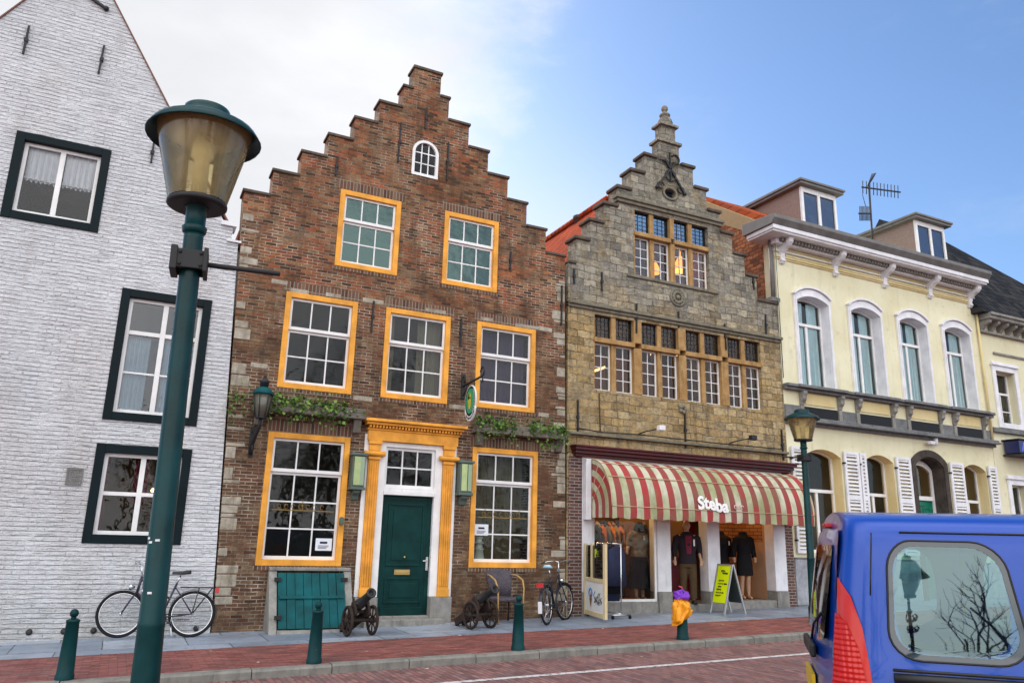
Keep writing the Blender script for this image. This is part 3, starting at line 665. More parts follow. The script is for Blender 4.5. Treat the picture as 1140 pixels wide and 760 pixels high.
for x,z0,z1 in ((3.84,5.40,6.02),(5.68,5.35,5.95),(8.02,6.15,7.05),(4.14,9.05,9.95),(5.21,8.90,9.78),(2.90,8.45,8.85),(6.75,7.2,7.6),(4.68,9.95,10.45)): iron_bar(an,x,z0,z1)
an.build('wall_anchor', IRON, bh)
# door case
dc = MB()
for x0 in (3.945,5.425):
    x1 = x0+0.205; dc.box(x0,x1,FY-0.07,FY+0.1,0.56,3.14)
    for k in range(4): dc.box(x0+0.022+k*0.045,x0+0.047+k*0.045,FY-0.088,FY-0.069,0.75,2.95)
    dc.box(x0-0.015,x1+0.015,FY-0.10,FY+0.1,2.98,3.03); dc.box(x0-0.005,x1+0.005,FY-0.09,FY+0.1,3.141,3.26); dc.box(x0-0.025,x1+0.025,FY-0.115,FY+0.1,3.262,3.33)
    dc.lathe([(0.0,-0.2),(0.06,-0.2),(0.06,0.2)][1:],((x0+x1)/2,FY-0.085,3.09),10,'x',sx=0.8,sy=0.8)
    dc.box(x0-0.01,x1+0.01,FY-0.085,FY+0.1,0.56,0.70)
dc.box(3.90,5.70,FY-0.09,FY+0.1,3.333,3.52)
dc.box(3.88,5.72,FY-0.11,FY+0.1,3.522,3.56)
dc.box(3.84,5.77,FY-0.20,FY+0.1,3.615,3.665); dc.box(3.80,5.82,FY-0.26,FY+0.1,3.667,3.72)
k = 0
while 3.90+k*0.062 < 5.70: dc.box(3.90+k*0.062,3.935+k*0.062,FY-0.165,FY-0.05,3.562,3.613); k += 1
dcase = dc.build('door_case', OCHRE, bh, bevel=0.006)
j = MB(); j.box(3.86,3.943,FY-0.03,FY+0.1,0.56,3.45); j.box(5.632,5.70,FY-0.03,FY+0.1,0.56,3.45); j.box(4.155,4.285,FY-0.02,FY+0.14,0.56,3.331); j.box(5.275,5.42,FY-0.02,FY+0.14,0.56,3.331)
j.box(4.285,5.275,FY-0.015,FY+0.14,3.24,3.331); j.box(4.285,5.275,FY-0.05,FY+0.14,2.36,2.43); j.box(4.285,5.275,FY-0.02,FY+0.14,2.432,2.50)
j.build('door_jamb', WHITE, bh, bevel=0.005)
j = MB()
for x0,x1 in ((3.86,4.283),(5.277,5.70)): j.box(x0,x1,FY-0.10,FY+0.14,-0.2,0.555)
j.box(4.0,5.5,FY-0.30,FY+0.1,-0.2,0.11+gz(4.7)); j.box(4.284,5.276,FY-0.06,FY+0.2,0.0,0.235); j.build('doorstep', GSTONE, bh, bevel=0.012)
tw = ring(MB(),4.287,5.273,2.502,3.238,0.05,FY+0.04,FY+0.09); bars(tw,4.337,5.223,2.552,3.188,3,2,0.024,FY+0.047,FY+0.083); tw = tw.build('transom_light', WHITE, bh)
quad(4.3,5.26,FY+0.066,2.51,3.23).build('pane', GLASS, tw, fix=False)
d = MB(); dx0,dx1,dz0,dz1 = 4.288,5.272,0.24,2.355; y=FY+0.05
d.box(dx0,dx1,y+0.02,y+0.06,dz0,dz1)
for z0,z1 in ((0.47,0.86),(1.12,2.18)):
    ring(d,dx0+0.14,dx1-0.14,z0-0.03,z1+0.03,0.035,y+0.002,y+0.02); d.box(dx0+0.24,dx1-0.24,y+0.006,y+0.0195,z0+0.07,z1-0.07)
ring(d,dx0+0.0,dx1-0.0,dz0,dz1,0.08,y+0.01,y+0.0198); d.box(dx0+0.081,dx1-0.081,y-0.01,y+0.0195,dz0+0.002,dz0+0.13)
dr = d.build('door', DOORGREEN, bh, bevel=0.006)
m_ = MB(); m_.box(4.60,4.90,y-0.005,y+0.021,0.94,1.03); m_.box(4.63,4.87,y-0.010,y-0.0055,0.965,1.005); m_.build('letterbox', BRASS, dr, bevel=0.004)
m_ = MB(); m_.box(5.20,5.245,y-0.006,y+0.009,1.02,1.26); m_.tube([(5.222,y,1.19),(5.222,y-0.06,1.19),(5.12,y-0.06,1.19)],0.011,8); m_.build('handle', CHROME, dr)
MB().ball((4.78,y-0.01,1.25),0.022,8,6).build('knocker', BRASS, dr)
# cellar hatch
h = MB(); base = gz(3)
h.prismx([(FY,base-0.05),(FY,1.0),(FY-0.10,1.0),(FY-0.62,base-0.05)],2.36,2.49); h.prismx([(FY,base-0.05),(FY,1.0),(FY-0.10,1.0),(FY-0.62,base-0.05)],3.63,3.76); h.box(2.36,3.76,FY-0.12,FY,1.002,1.06)
h.prismx([(FY,base-0.05),(FY,base+0.05),(FY-0.60,base+0.05),(FY-0.66,base-0.05)],2.492,3.628)
h.build('hatch_surround', GSTONE, bh, bevel=0.012)
hd = MB()
def on_hatch(t): return (FY-0.11-0.47*t-0.02, 0.97-(0.97-base-0.07)*t)   # down the sloping doors
for i in range(8):
    x0 = 2.50+i*0.1405; a,c_ = on_hatch(0),on_hatch(1); dy = 0.012 if i%2 else 0.0
    hd.prismx([(a[0]-dy,a[1]),(a[0]-dy+0.05,a[1]),(c_[0]-dy+0.05,c_[1]),(c_[0]-dy,c_[1])],x0+0.003,x0+0.1375)
for t in (0.42,): a,c_ = on_hatch(t),on_hatch(t+0.05); hd.prismx([(a[0]-0.035,a[1]),(a[0]+0.01,a[1]),(c_[0]+0.01,c_[1]),(c_[0]-0.035,c_[1])],2.52,3.60)
hh = hd.build('cellar_door', TEAL, bh, bevel=0.004)
hg = MB()
for x0 in (2.47,3.60):
    for t in (0.12,0.80): a = on_hatch(t); hg.box(x0-0.03,x0+0.08,a[0]-0.045,a[0],a[1]-0.03,a[1]+0.03)
hg.build('hinge', IRON, hh)

# ------------------------------------------------------------------ sandstone house with the shop
st = thing('stone_house', 'weathered sandstone gabled house with mullioned windows above a shop', 'house', (11.3,FY,0))
SX = 11.06
SST = [(0.74,10.80),(1.14,10.28),(1.53,9.75),(1.92,9.24),(2.30,8.74),(2.67,8.23)]
MAINW = (8.86,13.73,4.83,6.54); UPW = (9.97,12.21,7.66,9.30); SHOP = (8.56,14.17,-0.3,3.36); OVAL = (10.90,11.22,9.84,10.06)
sol = [(SX-h,SX+h,7.4,t) for h,t in SST]+[(8.20,14.40,-0.3,7.62)]
b = grid(MB(), sol, [MAINW,UPW,SHOP,OVAL], FY, 0.40); shell(b, 8.25,14.36,18.4,24,-0.3,7.3); b.box(8.25,8.45,FY+0.4,18.4,-0.3,7.3); b.box(14.16,14.36,FY+0.4,18.4,-0.3,7.3)
b.prism([(8.4,7.2),(13.8,7.2),(SX,10.1)],23.7,23.95)
b.build('wall', STONE, st)
c = MB(); prev = 0.36
for h,t in SST: c.box(SX-h-0.06,SX-prev,FY-0.06,FY+0.43,t+0.002,t+0.085); c.box(SX+prev,SX+h+0.06,FY-0.06,FY+0.43,t+0.002,t+0.085); prev = h
c.box(8.20,SX-2.67,FY-0.05,FY+0.43,7.622,7.70); c.box(SX+2.67,14.42,FY-0.05,FY+0.43,7.622,7.70)
c.build('coping', COPE, st, bevel=0.02)
t_ = MB(); t_.box(SX-0.31,SX+0.31,FY-0.02,FY+0.28,10.80,11.30); t_.box(SX-0.37,SX+0.37,FY-0.08,FY+0.32,11.302,11.38); t_.box(SX-0.215,SX+0.215,FY-0.01,FY+0.26,11.382,11.78); t_.box(SX-0.285,SX+0.285,FY-0.08,FY+0.32,11.782,11.85)
t_.lathe([(0.19,11.852),(0.20,11.92),(0.17,12.02),(0.10,12.10),(0.14,12.14),(0.14,12.18),(0.07,12.21),(0.06,12.27)],(SX,FY+0.12,0),14); t_.ball((SX,FY+0.12,12.35),0.09,12,8)
t_.build('pinnacle', STONE, st, bevel=0.012)
s = MB()
s.box(SX-1.62,SX+1.62,FY-0.11,FY+0.1,9.48,9.56); s.box(SX-1.58,SX+1.58,FY-0.06,FY+0.1,9.40,9.478)
s.box(8.20,14.43,FY-0.10,FY+0.1,6.68,6.75); s.box(8.20,14.41,FY-0.05,FY+0.1,6.61,6.678)
s.box(8.22,14.40,FY-0.09,FY+0.1,3.80,3.86); s.box(9.75,12.45,FY-0.05,FY+0.1,7.58,7.655)
s.build('string_course', STRING, st, bevel=0.012)
s = MB()
for k in range(12): a = 2*math.pi*k/12; s.ball((11.2+0.13*math.cos(a),FY-0.02,7.30+0.13*math.sin(a)),0.05,8,5,(1,0.8,1))
s.tube([(11.2+0.20*math.cos(2*math.pi*k/20),FY-0.01,7.30+0.20*math.sin(2*math.pi*k/20)) for k in range(20)],0.03,6,closed=True); s.ball((11.2,FY-0.02,7.30),0.06,8,6)
s.tube([(11.06+0.20*math.cos(2*math.pi*k/24),FY-0.012,9.95+0.15*math.sin(2*math.pi*k/24)) for k in range(24)],0.035,6,closed=True)
for k in range(5): s.ball((11.25+0.07*math.cos(k*1.26),FY-0.02,4.62+0.07*math.sin(k*1.26)),0.05,8,5,(1,0.8,1))
s.build('carved_relief', STRING, st)
MB().box(10.88,11.24,FY+0.12,FY+0.14,9.82,10.08).build('oval_light', flat('blue_dark_glass',(0.02,0.03,0.06),0.1,0.6), st)
# mullions and lights
def mullioned(x_open, bays, lw, mw, zt, glz, leaded, name):
    x0,x1,z0,z1 = x_open; mm = MB(); y = FY; lights = []
    for bx in bays:
        lights += [(bx,bx+lw),(bx+lw+mw,bx+2*lw+mw)]
        mm.box(bx+lw+0.001,bx+lw+mw-0.001,y+0.03,y+0.30,z0,zt-0.06); mm.box(bx+lw+0.001,bx+lw+mw-0.001,y+0.03,y+0.30,zt+0.06,z1)
    ends = [x0]+[e for bx in bays for e in (bx,bx+2*lw+mw)]+[x1]
    for i in range(0,len(ends),2):
        a,c_ = ends[i],ends[i+1]
        if c_-a > 0.02: mm.box(a,c_,y-0.01,y+0.30,z0,zt-0.06); mm.box(a,c_,y-0.01,y+0.30,zt+0.06,z1)
    for bx in bays: mm.box(bx-0.02,bx+2*lw+mw+0.02,y-0.035,y+0.30,zt-0.055,zt+0.055)
    ms = mm.build('mullion', MULL, st, bevel=0.015)
    out = []
    for i,(a,c_) in enumerate(lights):
        wn = ring(MB(),a,c_,z0,zt-0.056,0.035,y+0.10,y+0.15); bars(wn,a+0.035,c_-0.035,z0+0.035,zt-0.09,2,4,0.017,y+0.107,y+0.143)
        wn = wn.build('window', WHITE, st); quad(a+0.01,c_-0.01,y+0.125,z0,zt-0.056).build('pane', GLASS if glz else GLASSB, wn, fix=False)
        lt = ring(MB(),a,c_,zt+0.056,z1,0.02,y+0.09,y+0.13); bars(lt,a+0.02,c_-0.02,zt+0.076,z1-0.02,4 if leaded else 3,5,0.012,y+0.10,y+0.12)
        lt = lt.build('leaded_light', IRON, st); quad(a+0.01,c_-0.01,y+0.11,zt+0.056,z1).build('pane', SKYGL if not glz else GLASS, lt, fix=False); out.append((a,c_))
    return out
mullioned(MAINW, [8.88+1.265*i for i in range(4)], 0.46, 0.125, 5.955, True, True, 'm')
mullioned(UPW, [10.00,11.16], 0.45, 0.13, 8.70, False, False, 'u')
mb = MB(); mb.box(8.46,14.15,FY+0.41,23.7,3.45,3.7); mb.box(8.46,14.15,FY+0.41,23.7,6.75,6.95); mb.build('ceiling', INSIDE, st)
WARMROOM = flat('warm_plaster', (0.42,0.24,0.12), 0.9, 0.1)
mb = MB(); mb.box(8.46,14.15,18.0,18.2,3.71,6.74); mb.box(9.0,13.2,17.0,17.2,6.96,9.0); mb.build('back_wall', WARMROOM, st)
gable_roof(st, SX, 3.0, 10.90, 7.15, FY+0.42, 24.1, REDTILEY, 0.12)
rf = MB(); rf.lathe([(0.15,10.3),(0.15,10.88),(0.20,10.89),(0.20,10.98),(0.12,10.99)],(SX,18.4,0),10); rf.build('chimney', COPE, st)
dp = MB(); dp.tube([(14.33,FY+0.05,9.4),(14.33,FY+0.05,7.72)],0.055,10); dp.box(14.15,14.45,FY-0.06,FY+0.2,7.70,7.80); dp.build('downpipe', LEADGREY, st)
an = MB()
for x,z0,z1 in ((10.0,6.25,6.95),(11.2,6.55,6.95),(12.6,6.2,6.85),(13.95,6.75,7.3),(11.3,3.72,4.55),(8.44,3.82,4.55),(14.25,3.65,4.4),(8.33,7.15,7.5),(9.06,7.1,7.55),(13.6,7.9,8.3)): iron_bar(an,x,z0,z1)
def curl(cx,cz,r,a0,a1,n=14): return [(cx+r*math.cos(a0+(a1-a0)*i/n),FY-0.05,cz+r*math.sin(a0+(a1-a0)*i/n)) for i in range(n+1)]
for sx in (-1,1):
    an.beam((SX+0.42*sx,FY-0.05,10.02),(SX-0.16*sx,FY-0.05,10.82),0.05,0.04); an.tube(curl(SX+0.16*sx,10.90,0.12,-2.2*sx if sx>0 else -0.9,(2.6 if sx>0 else 0.5-math.pi+0.4)),0.022,6)
    an.tube(curl(SX+0.30*sx,10.10,0.09,0,5.2),0.020,6); an.ball((SX+0.42*sx,FY-0.05,10.02),0.05,8,5)
an.tube(curl(SX,10.42,0.15,0,6.28,18),0.022,6); an.beam((SX,FY-0.05,10.3),(SX,FY-0.05,11.05),0.04,0.03)
an.build('wall_anchor', IRON, st)
cb = MB(); cb.tube([(8.4,FY-0.10,3.93),(9.0,FY-0.06,3.90),(10.0,FY-0.10,3.92),(12.0,FY-0.10,3.90),(14.2,FY-0.10,3.91)],0.014,6); cb.tube([(8.98,FY-0.02,4.75),(9.0,FY-0.03,3.92)],0.012,6); cb.build('cable', IRON, st)
# ------------------------------------------------------------------ shop front (part of the sandstone house)
SHOPBRICK = Mat('dark_pier_brick', 0.9, 0.2); cB,fB = SHOPBRICK.brick(wobble(SHOPBRICK, wallvec(SHOPBRICK),0.01,3),0.215,0.066,0.010,0.3)
SHOPBRICK.color(SHOPBRICK.mix(fB, SHOPBRICK.ramp(cB,[(0,(0.07,0.035,0.032)),(0.4,(0.14,0.062,0.052)),(0.7,(0.11,0.055,0.05)),(1,(0.18,0.085,0.06))]), (0.28,0.26,0.24))); SHOPBRICK.bump(SHOPBRICK.math('SUBTRACT',SHOPBRICK.noise(30,4),fB),0.7,0.012); SHOPBRICK = SHOPBRICK.m
s = MB(); s.box(8.235,8.555,FY-0.012,FY+0.1,-0.2,3.34); s.box(14.172,14.415,FY-0.012,FY+0.1,-0.2,3.34); s.build('brick_pier', SHOPBRICK, st)
s = MB()
for z0,z1,dy in ((3.345,3.40,0.10),(3.402,3.47,0.17),(3.472,3.53,0.24),(3.532,3.57,0.28)): s.box(8.40-dy*0.5,14.36+dy*0.5,FY-dy,FY+0.02,z0,z1)
s.build('shop_cornice', DKRED, st, bevel=0.008)
s = MB()
for x0,x1 in ((8.562,8.82),(10.46,10.81),(11.83,12.18),(13.80,14.168)): s.box(x0,x1,FY-0.02,FY+0.28,0.62,3.20)
s.box(8.562,14.168,FY-0.022,FY+0.02,3.202,3.34); s.box(8.57,8.70,FY-0.16,FY-0.021,2.05,3.30); s.build('shop_post', WTRIM, st, bevel=0.01)
s = MB()
for x0,x1 in ((8.562,8.82),(10.46,10.81),(11.83,12.18),(13.80,14.168)): s.box(x0-0.0,x1+0.0,FY-0.05,FY+0.29,-0.1,0.618)
s.box(8.821,10.459,FY-0.02,FY+0.28,-0.1,0.42); s.box(12.181,13.799,FY-0.02,FY+0.28,-0.1,0.42); s.box(10.811,11.829,FY-0.04,FY+1.0,-0.1,0.36)
s.build('shop_plinth', GSTONE, st, bevel=0.012)
s = MB(); s.box(8.47,14.14,FY+0.281,18.3,0.30,0.415); s.build('shop_floor', FLOORB, st)
DARKW = flat('shop_brown_wall', (0.16,0.085,0.04), 0.85, 0.1)
s = MB(); s.box(8.47,14.14,18.0,18.2,0.416,3.44); s.box(8.46,8.56,FY+0.41,18.0,0.416,3.44); s.box(10.5,10.6,FY+0.29,15.6,0.416,3.0); s.box(12.0,12.1,FY+0.29,16.5,0.416,3.0); s.build('shop_partition', DARKW, st)
ORBRICK = Mat('orange_back_brick', 0.9, 0.2); cB,fB = ORBRICK.brick(wobble(ORBRICK, wallvec(ORBRICK),0.012,3),0.26,0.085,0.010,0.3)
ORBRICK.color(ORBRICK.mix(fB, ORBRICK.ramp(cB,[(0,(0.34,0.15,0.06)),(0.5,(0.46,0.22,0.09)),(1,(0.38,0.19,0.09))]), (0.10,0.06,0.04))); ORBRICK.bump(fB,0.5,-0.01); ORBRICK = ORBRICK.m
s = MB(); s.box(12.1,14.14,15.5,15.62,0.416,3.4); s.box(13.86,14.1,FY+0.29,15.5,1.72,3.4); s.build('bay_wall', ORBRICK, st)
PLY = flat('plywood_panel', (0.50,0.30,0.17), 0.7, 0.2, sc=3)
s = MB(); s.box(13.84,13.90,FY+0.30,15.49,0.42,1.715); s.box(13.80,13.86,FY+0.282,FY+0.34,0.42,3.0); s.build('plywood_panel', PLY, st)
dw = ring(MB(),8.83,10.45,0.425,3.0,0.05,FY+0.02,FY+0.08).build('display_window', WHITE, st); quad(8.86,10.42,FY+0.05,0.45,2.95).build('pane', GLASS, dw, fix=False)
sd = MB(); yy = FY+0.62
ring(sd,10.84,11.80,0.365,2.75,0.10,yy,yy+0.05,wb=0.20); sd.box(10.94,11.70,yy+0.01,yy+0.04,0.565,1.22); sd.box(10.94,11.70,yy,yy+0.05,1.221,1.33)
sd.box(10.615,10.838,yy,yy+0.05,0.365,2.9); sd.box(11.802,11.995,yy,yy+0.05,0.365,2.9)
sd = sd.build('shop_door', SHOPRED, st, bevel=0.008); quad(10.93,11.71,yy+0.025,1.32,2.66).build('pane', GLASS, sd, fix=False)
hb = MB(); hb.box(11.70,11.78,yy-0.02,yy-0.001,1.25,1.42); hb.tube([(11.74,yy-0.02,1.35),(11.74,yy-0.07,1.35),(11.62,yy-0.07,1.35)],0.012,8); hb.build('handle', CHROME, sd)
# racks of clothes deep in the shop
CL = [flat('cloth_'+k, c, 0.9, 0.1, var=0.3) for k,c in (('navy',(0.03,0.035,0.07)),('rust',(0.35,0.11,0.03)),('wine',(0.12,0.02,0.04)),('tan',(0.36,0.25,0.15)),('black',(0.012,0.012,0.014)),('orange',(0.55,0.20,0.04)),('grey',(0.12,0.12,0.14)))]
def garment(b, x, y, z, w, l, d=0.07):   # a piece of clothing on a hanger, hanging down from z
    b.loft([(x,y,z-l,w*0.50,d),(x+0.01,y,z-l*0.6,w*0.46,d*0.9),(x,y,z-l*0.25,w*0.47,d*0.9),(x,y,z-0.05,w*0.40,d*0.7),(x,y,z,w*0.12,d*0.5)],10)
rr = random.Random(11)
for (yy_,x0,x1,zt) in ((15.3,8.9,10.4,1.95),(15.9,8.7,10.3,1.2),(17.3,8.7,12.0,2.1),(17.3,8.7,12.0,1.2)):
    rk_ = thing('garment_rail', {15.3:'taller rail of garments just behind the left display glass',15.9:'long clothes rail in the middle of the left display'}.get(yy_, 'upper clothes rail against the back wall of the shop' if zt>2 else 'lower clothes rail against the back wall of the shop'), 'clothes rail', ((x0+x1)/2,yy_,0.42), 'clothes rails inside the shop')
    m_ = MB(); m_.tube([(x0,yy_,0.42),(x0,yy_,zt+0.05),(x1,yy_,zt+0.05),(x1,yy_,0.42)],0.015,6); m_.build('rail', CHROME, rk_)
    x = x0+0.1
    while x < x1-0.05:
        g = MB(); g.loft([(x,yy_,zt-rr.uniform(0.6,0.85),0.05,0.22),(x,yy_,zt-0.3,0.045,0.20),(x,yy_,zt-0.05,0.04,0.17),(x,yy_,zt+0.03,0.01,0.03)],8); g.build('garment', rr.choice(CL), rk_); x += 0.12
def lamp_bulb(parent, name, x, y, z, col, power, r=0.09, shade=None):
    e = MB().ball((x,y,z),r,12,8).build(name, shade or emit('lit_'+name, col, 6.0), parent)
    L = bpy.data.lights.new('lamp_glow','POINT'); L.energy = power; L.color = col; L.shadow_soft_size = r
    o = bpy.data.objects.new('lamp_glow', L); COL.objects.link(o); o.parent = parent; o.location = Vector((x,y,z-r-0.08)) - wloc(parent); return e
WARM = (1.0,0.52,0.18)
for x,y,z,p in ((9.3,15.0,2.85,40),(10.0,16.8,2.75,50),(13.0,14.75,2.9,16),(11.3,15.2,2.85,16)): lamp_bulb(st,'ceiling_lamp',x,y,z,WARM,p,0.07)
sh = emit('lit_orange_shade',(1.0,0.33,0.05),1.7)
m_ = MB(); m_.lathe([(0.07,8.78),(0.24,8.42),(0.22,8.40),(0.06,8.74)],(12.05,15.0,0),16); m_.tube([(12.05,15.0,8.78),(12.05,15.0,9.6)],0.01,5); m_.build('pendant_lamp_and_reflection', sh, st)
m_ = MB(); m_.lathe([(0.06,8.6),(0.17,8.34),(0.15,8.32),(0.05,8.56)],(11.45,15.3,0),14); m_.build('pendant_lamp_and_reflection', sh, st)  # second glowing shade added to stand in for a reflected glimpse of the lamp
L = bpy.data.lights.new('lamp_glow','POINT'); L.energy = 12; L.color = WARM; L.shadow_soft_size = 0.15; o = bpy.data.objects.new('lamp_glow',L); COL.objects.link(o); o.parent = st; o.location = Vector((12.05,15.0,8.30))-wloc(st)
m_ = MB(); m_.tube([(9.80,14.9,5.62),(9.80,15.7,5.62)],0.03,8); m_.build('tube_lamp', emit('lit_tube',(1.0,0.50,0.16),3.2), st)
for x in (10.5,12.6):
    L = bpy.data.lights.new('lamp_glow','POINT'); L.energy = 9; L.color = WARM; L.shadow_soft_size = 0.1; o = bpy.data.objects.new('lamp_glow',L); COL.objects.link(o); o.parent = st; o.location = Vector((x,16.0,6.2))-wloc(st)
    MB().ball((x,16.0,6.4),0.09,10,7).build('ceiling_lamp', emit('lit_globe',WARM,4.0), st)
for (x,y,z) in ((11.6,15.6,6.25),):
    m_ = MB(); m_.tube([(x-0.1,y,z),(x+0.22,y,z)],0.03,8); m_.build('tube_lamp', emit('lit_tube_small',(1.0,0.55,0.2),3.0), st)
# small floodlights on arms
for x,lab in ((10.02,'small grey floodlight on a bent arm above the awning, nearer the brick house'),(12.62,'small dark floodlight on a bent arm above the awning, nearer the yellow house')):
    f_ = thing('floodlight', lab, 'floodlight', (x,FY,3.95), 'floodlights above the shop')
    m_ = MB(); m_.tube([(x,FY,3.95),(x+0.02,FY-0.25,3.98),(x+0.20,FY-0.5,4.03)],0.014,6); m_.build('arm', IRON, f_)
    m_ = MB(); m_.box(x+0.13,x+0.29,FY-0.60,FY-0.48,3.98,4.09); m_.build('lamp_head', WTRIM if x<11 else IRON, f_, bevel=0.012)

# ------------------------------------------------------------------ awning
AW = Mat('awning_canvas', 0.85, 0.2); sx_,sy_,sz_ = AW.sep(AW.pos())
def stripes(m, coord, pitch, off=0.0): return m.math('GREATER_THAN', m.math('FRACT', m.math('DIVIDE', m.math('ADD', coord, off), pitch)), 0.5)
def awning_cols(m, fac):
    cream = m.mix(m.rng(m.noise(1.1,4), 0.40,0.60), (0.54,0.53,0.41), (0.34,0.37,0.20)); red = m.mix(m.rng(m.noise(1.3,5),0.35,0.58), (0.40,0.035,0.045), (0.25,0.07,0.06))
    col = m.mix(fac, cream, red); return m.mix(m.rng(m.noise(3.2,7,0.7,stretch=(1,1,0.6)),0.46,0.72,0,0.6), col, (0.17,0.15,0.08))
AW.color(awning_cols(AW, stripes(AW, sx_, 0.325, 0.11))); AW.bump(AW.noise(60,3),0.1,0.004); AWC = AW.m
AS = Mat('awning_side_canvas', 0.85, 0.2); ax_,ay_,az_ = AS.sep(AS.pos())
dy_ = AS.math('SUBTRACT', ay_, FY+0.02); dz_ = AS.math('SUBTRACT', az_, 2.30)
rad_ = AS.math('SQRT', AS.math('ADD', AS.math('POWER', AS.math('ABSOLUTE', dy_), 2.0), AS.math('POWER', AS.math('MAXIMUM', dz_, 0.0), 2.0)))
AS.color(awning_cols(AS, stripes(AS, rad_, 0.25, 0.08))); ASC = AS.m
aw_ = thing('awning', 'red and cream striped curved awning over the shop front', 'awning', (11.45,FY,2.1))
AX0,AX1 = 8.72,14.22
def aw_prof(n=22):                      # from the wall down to the front edge
    p = [(FY-0.02,3.30)]
    for i in range(1,n): a = (math.pi/2)*i/(n-1); p.append((FY-0.10-0.80*math.sin(a)**0.95, 2.32+0.98*math.cos(a)**1.05))
    return p
prof = aw_prof(); NX = 56
b = MB(); v = []
for i in range(NX+1):
    x = AX0+(AX1-AX0)*i/NX; sag = 0.012*math.sin(math.pi*((i*6/NX)%1.0))
    for k,(y_,z_) in enumerate(prof): v.append((x,y_+sag*math.sin(math.pi*k/(len(prof)-1)),z_-sag))
m_ = len(prof); b.add(v,[(i*m_+k,(i+1)*m_+k,(i+1)*m_+k+1,i*m_+k+1) for i in range(NX) for k in range(m_-1)],True); can = b.build('canopy', AWC, aw_, fix=False)
b = MB(); v = []; NV = 110
for i in range(NV+1):
    x = AX0+(AX1-AX0)*i/NV; t = x
    wv = 0.012*math.sin(x*9.0)+0.006*math.sin(x*23)
    v += [(x,prof[-1][0],2.325),(x,prof[-1][0]-0.004-abs(wv)*0.3,2.22),(x,prof[-1][0]+wv,2.085+0.012*math.sin(x*15.7))]
b.add(v,[(i*3+k,(i+1)*3+k,(i+1)*3+k+1,i*3+k+1) for i in range(NV) for k in range(2)],True); b.build('valance', AWC, aw_, fix=False)
for xx in (AX0,AX1):
    pts = prof+[(FY-0.02,2.32)]; b = MB().add([(xx,y_,z_) for y_,z_ in pts],[tuple(range(len(pts)))])
    b.add([(xx,FY-0.02,2.32),(xx,prof[-1][0],2.32),(xx,prof[-1][0],2.09),(xx,FY-0.02,2.10)],[(0,1,2,3)]); b.build('side_panel', ASC, aw_, fix=False)
b = MB()
for k in (6,12,21): y_,z_ = prof[k]; b.tube([(AX0,y_-0.008,z_),(AX1,y_-0.008,z_)],0.008,5)
for xx in (AX0-0.004,AX1+0.004):
    for k in (5,11): y_,z_ = prof[k]; b.tube([(xx,FY-0.05,2.34),(xx,y_,z_)],0.008,5)
    b.tube([(xx,y_,z_) for y_,z_ in prof],0.012,6)
b.build('seam_rib', flat('faded_piping',(0.50,0.36,0.24),0.8,0.2), aw_)
lt = text_mb('Steba',0.37,0.013,0.004,0.0); lt.v = [(10.86+p[0]*1.0, prof[-1][0]-0.025-p[2]-0.10*0, 2.33+p[1]+0.03*math.sin(p[0]*7)) for p in lt.v]
lt.v = [(x, y-0.0+max(0,(z-2.36))*0.13, z) for x,y,z in lt.v]; lt.build('lettering', flat('white_lettering',(0.85,0.85,0.86),0.7,0.2,var=0.03), aw_)
b = MB()
for k in range(3): b.tube([(11.86+k*0.10+0.03*math.cos(a*0.7),prof[-1][0]-0.03,2.42+0.035*math.sin(a*0.7)) for a in range(8)],0.010,5)
b.build('lettering', flat('pale_pink_lettering',(0.75,0.50,0.50),0.7,0.2,var=0.03), aw_)

# ------------------------------------------------------------------ yellow house
yh = thing('yellow_house', 'pale yellow stuccoed house with arched windows, white shutters and heavy cornice', 'house', (18.4,FY,0))
UPC = [15.60,17.58,19.50,21.42]
ups = [(c-0.57,c+0.57,5.58,8.02) for c in UPC]
low = [(15.0,16.25,1.5,4.02),(17.13,18.20,1.5,4.02),(21.02,22.06,1.5,4.02)]; ydoor = (19.02,20.18,-0.3,4.10)
b = grid(MB(), [(14.42,22.50,-0.3,9.86)], ups+low+[ydoor], FY, 0.40)
for x0,x1,z0,z1 in ups: spandrel(b,x0,x1,7.86,8.02,FY,FY+0.40)
for x0,x1,z0,z1 in low: spandrel(b,x0,x1,3.84,4.02,FY,FY+0.40)
spandrel(b,*ydoor[:2],3.84,4.10,FY,FY+0.40)
shell(b,14.44,22.48,FY+0.4,24,-0.3,9.7); b.box(14.64,22.28,FY+0.4,23.8,9.6,9.75); b.build('wall', YELLOWST, yh)
mb = MB(); mb.box(14.65,22.27,FY+0.41,23.7,4.5,4.8); mb.box(14.65,22.27,17.5,17.6,0,4.5); mb.box(14.65,22.27,17.5,17.6,4.8,9.5); mb.build('ceiling', INSIDE, yh)
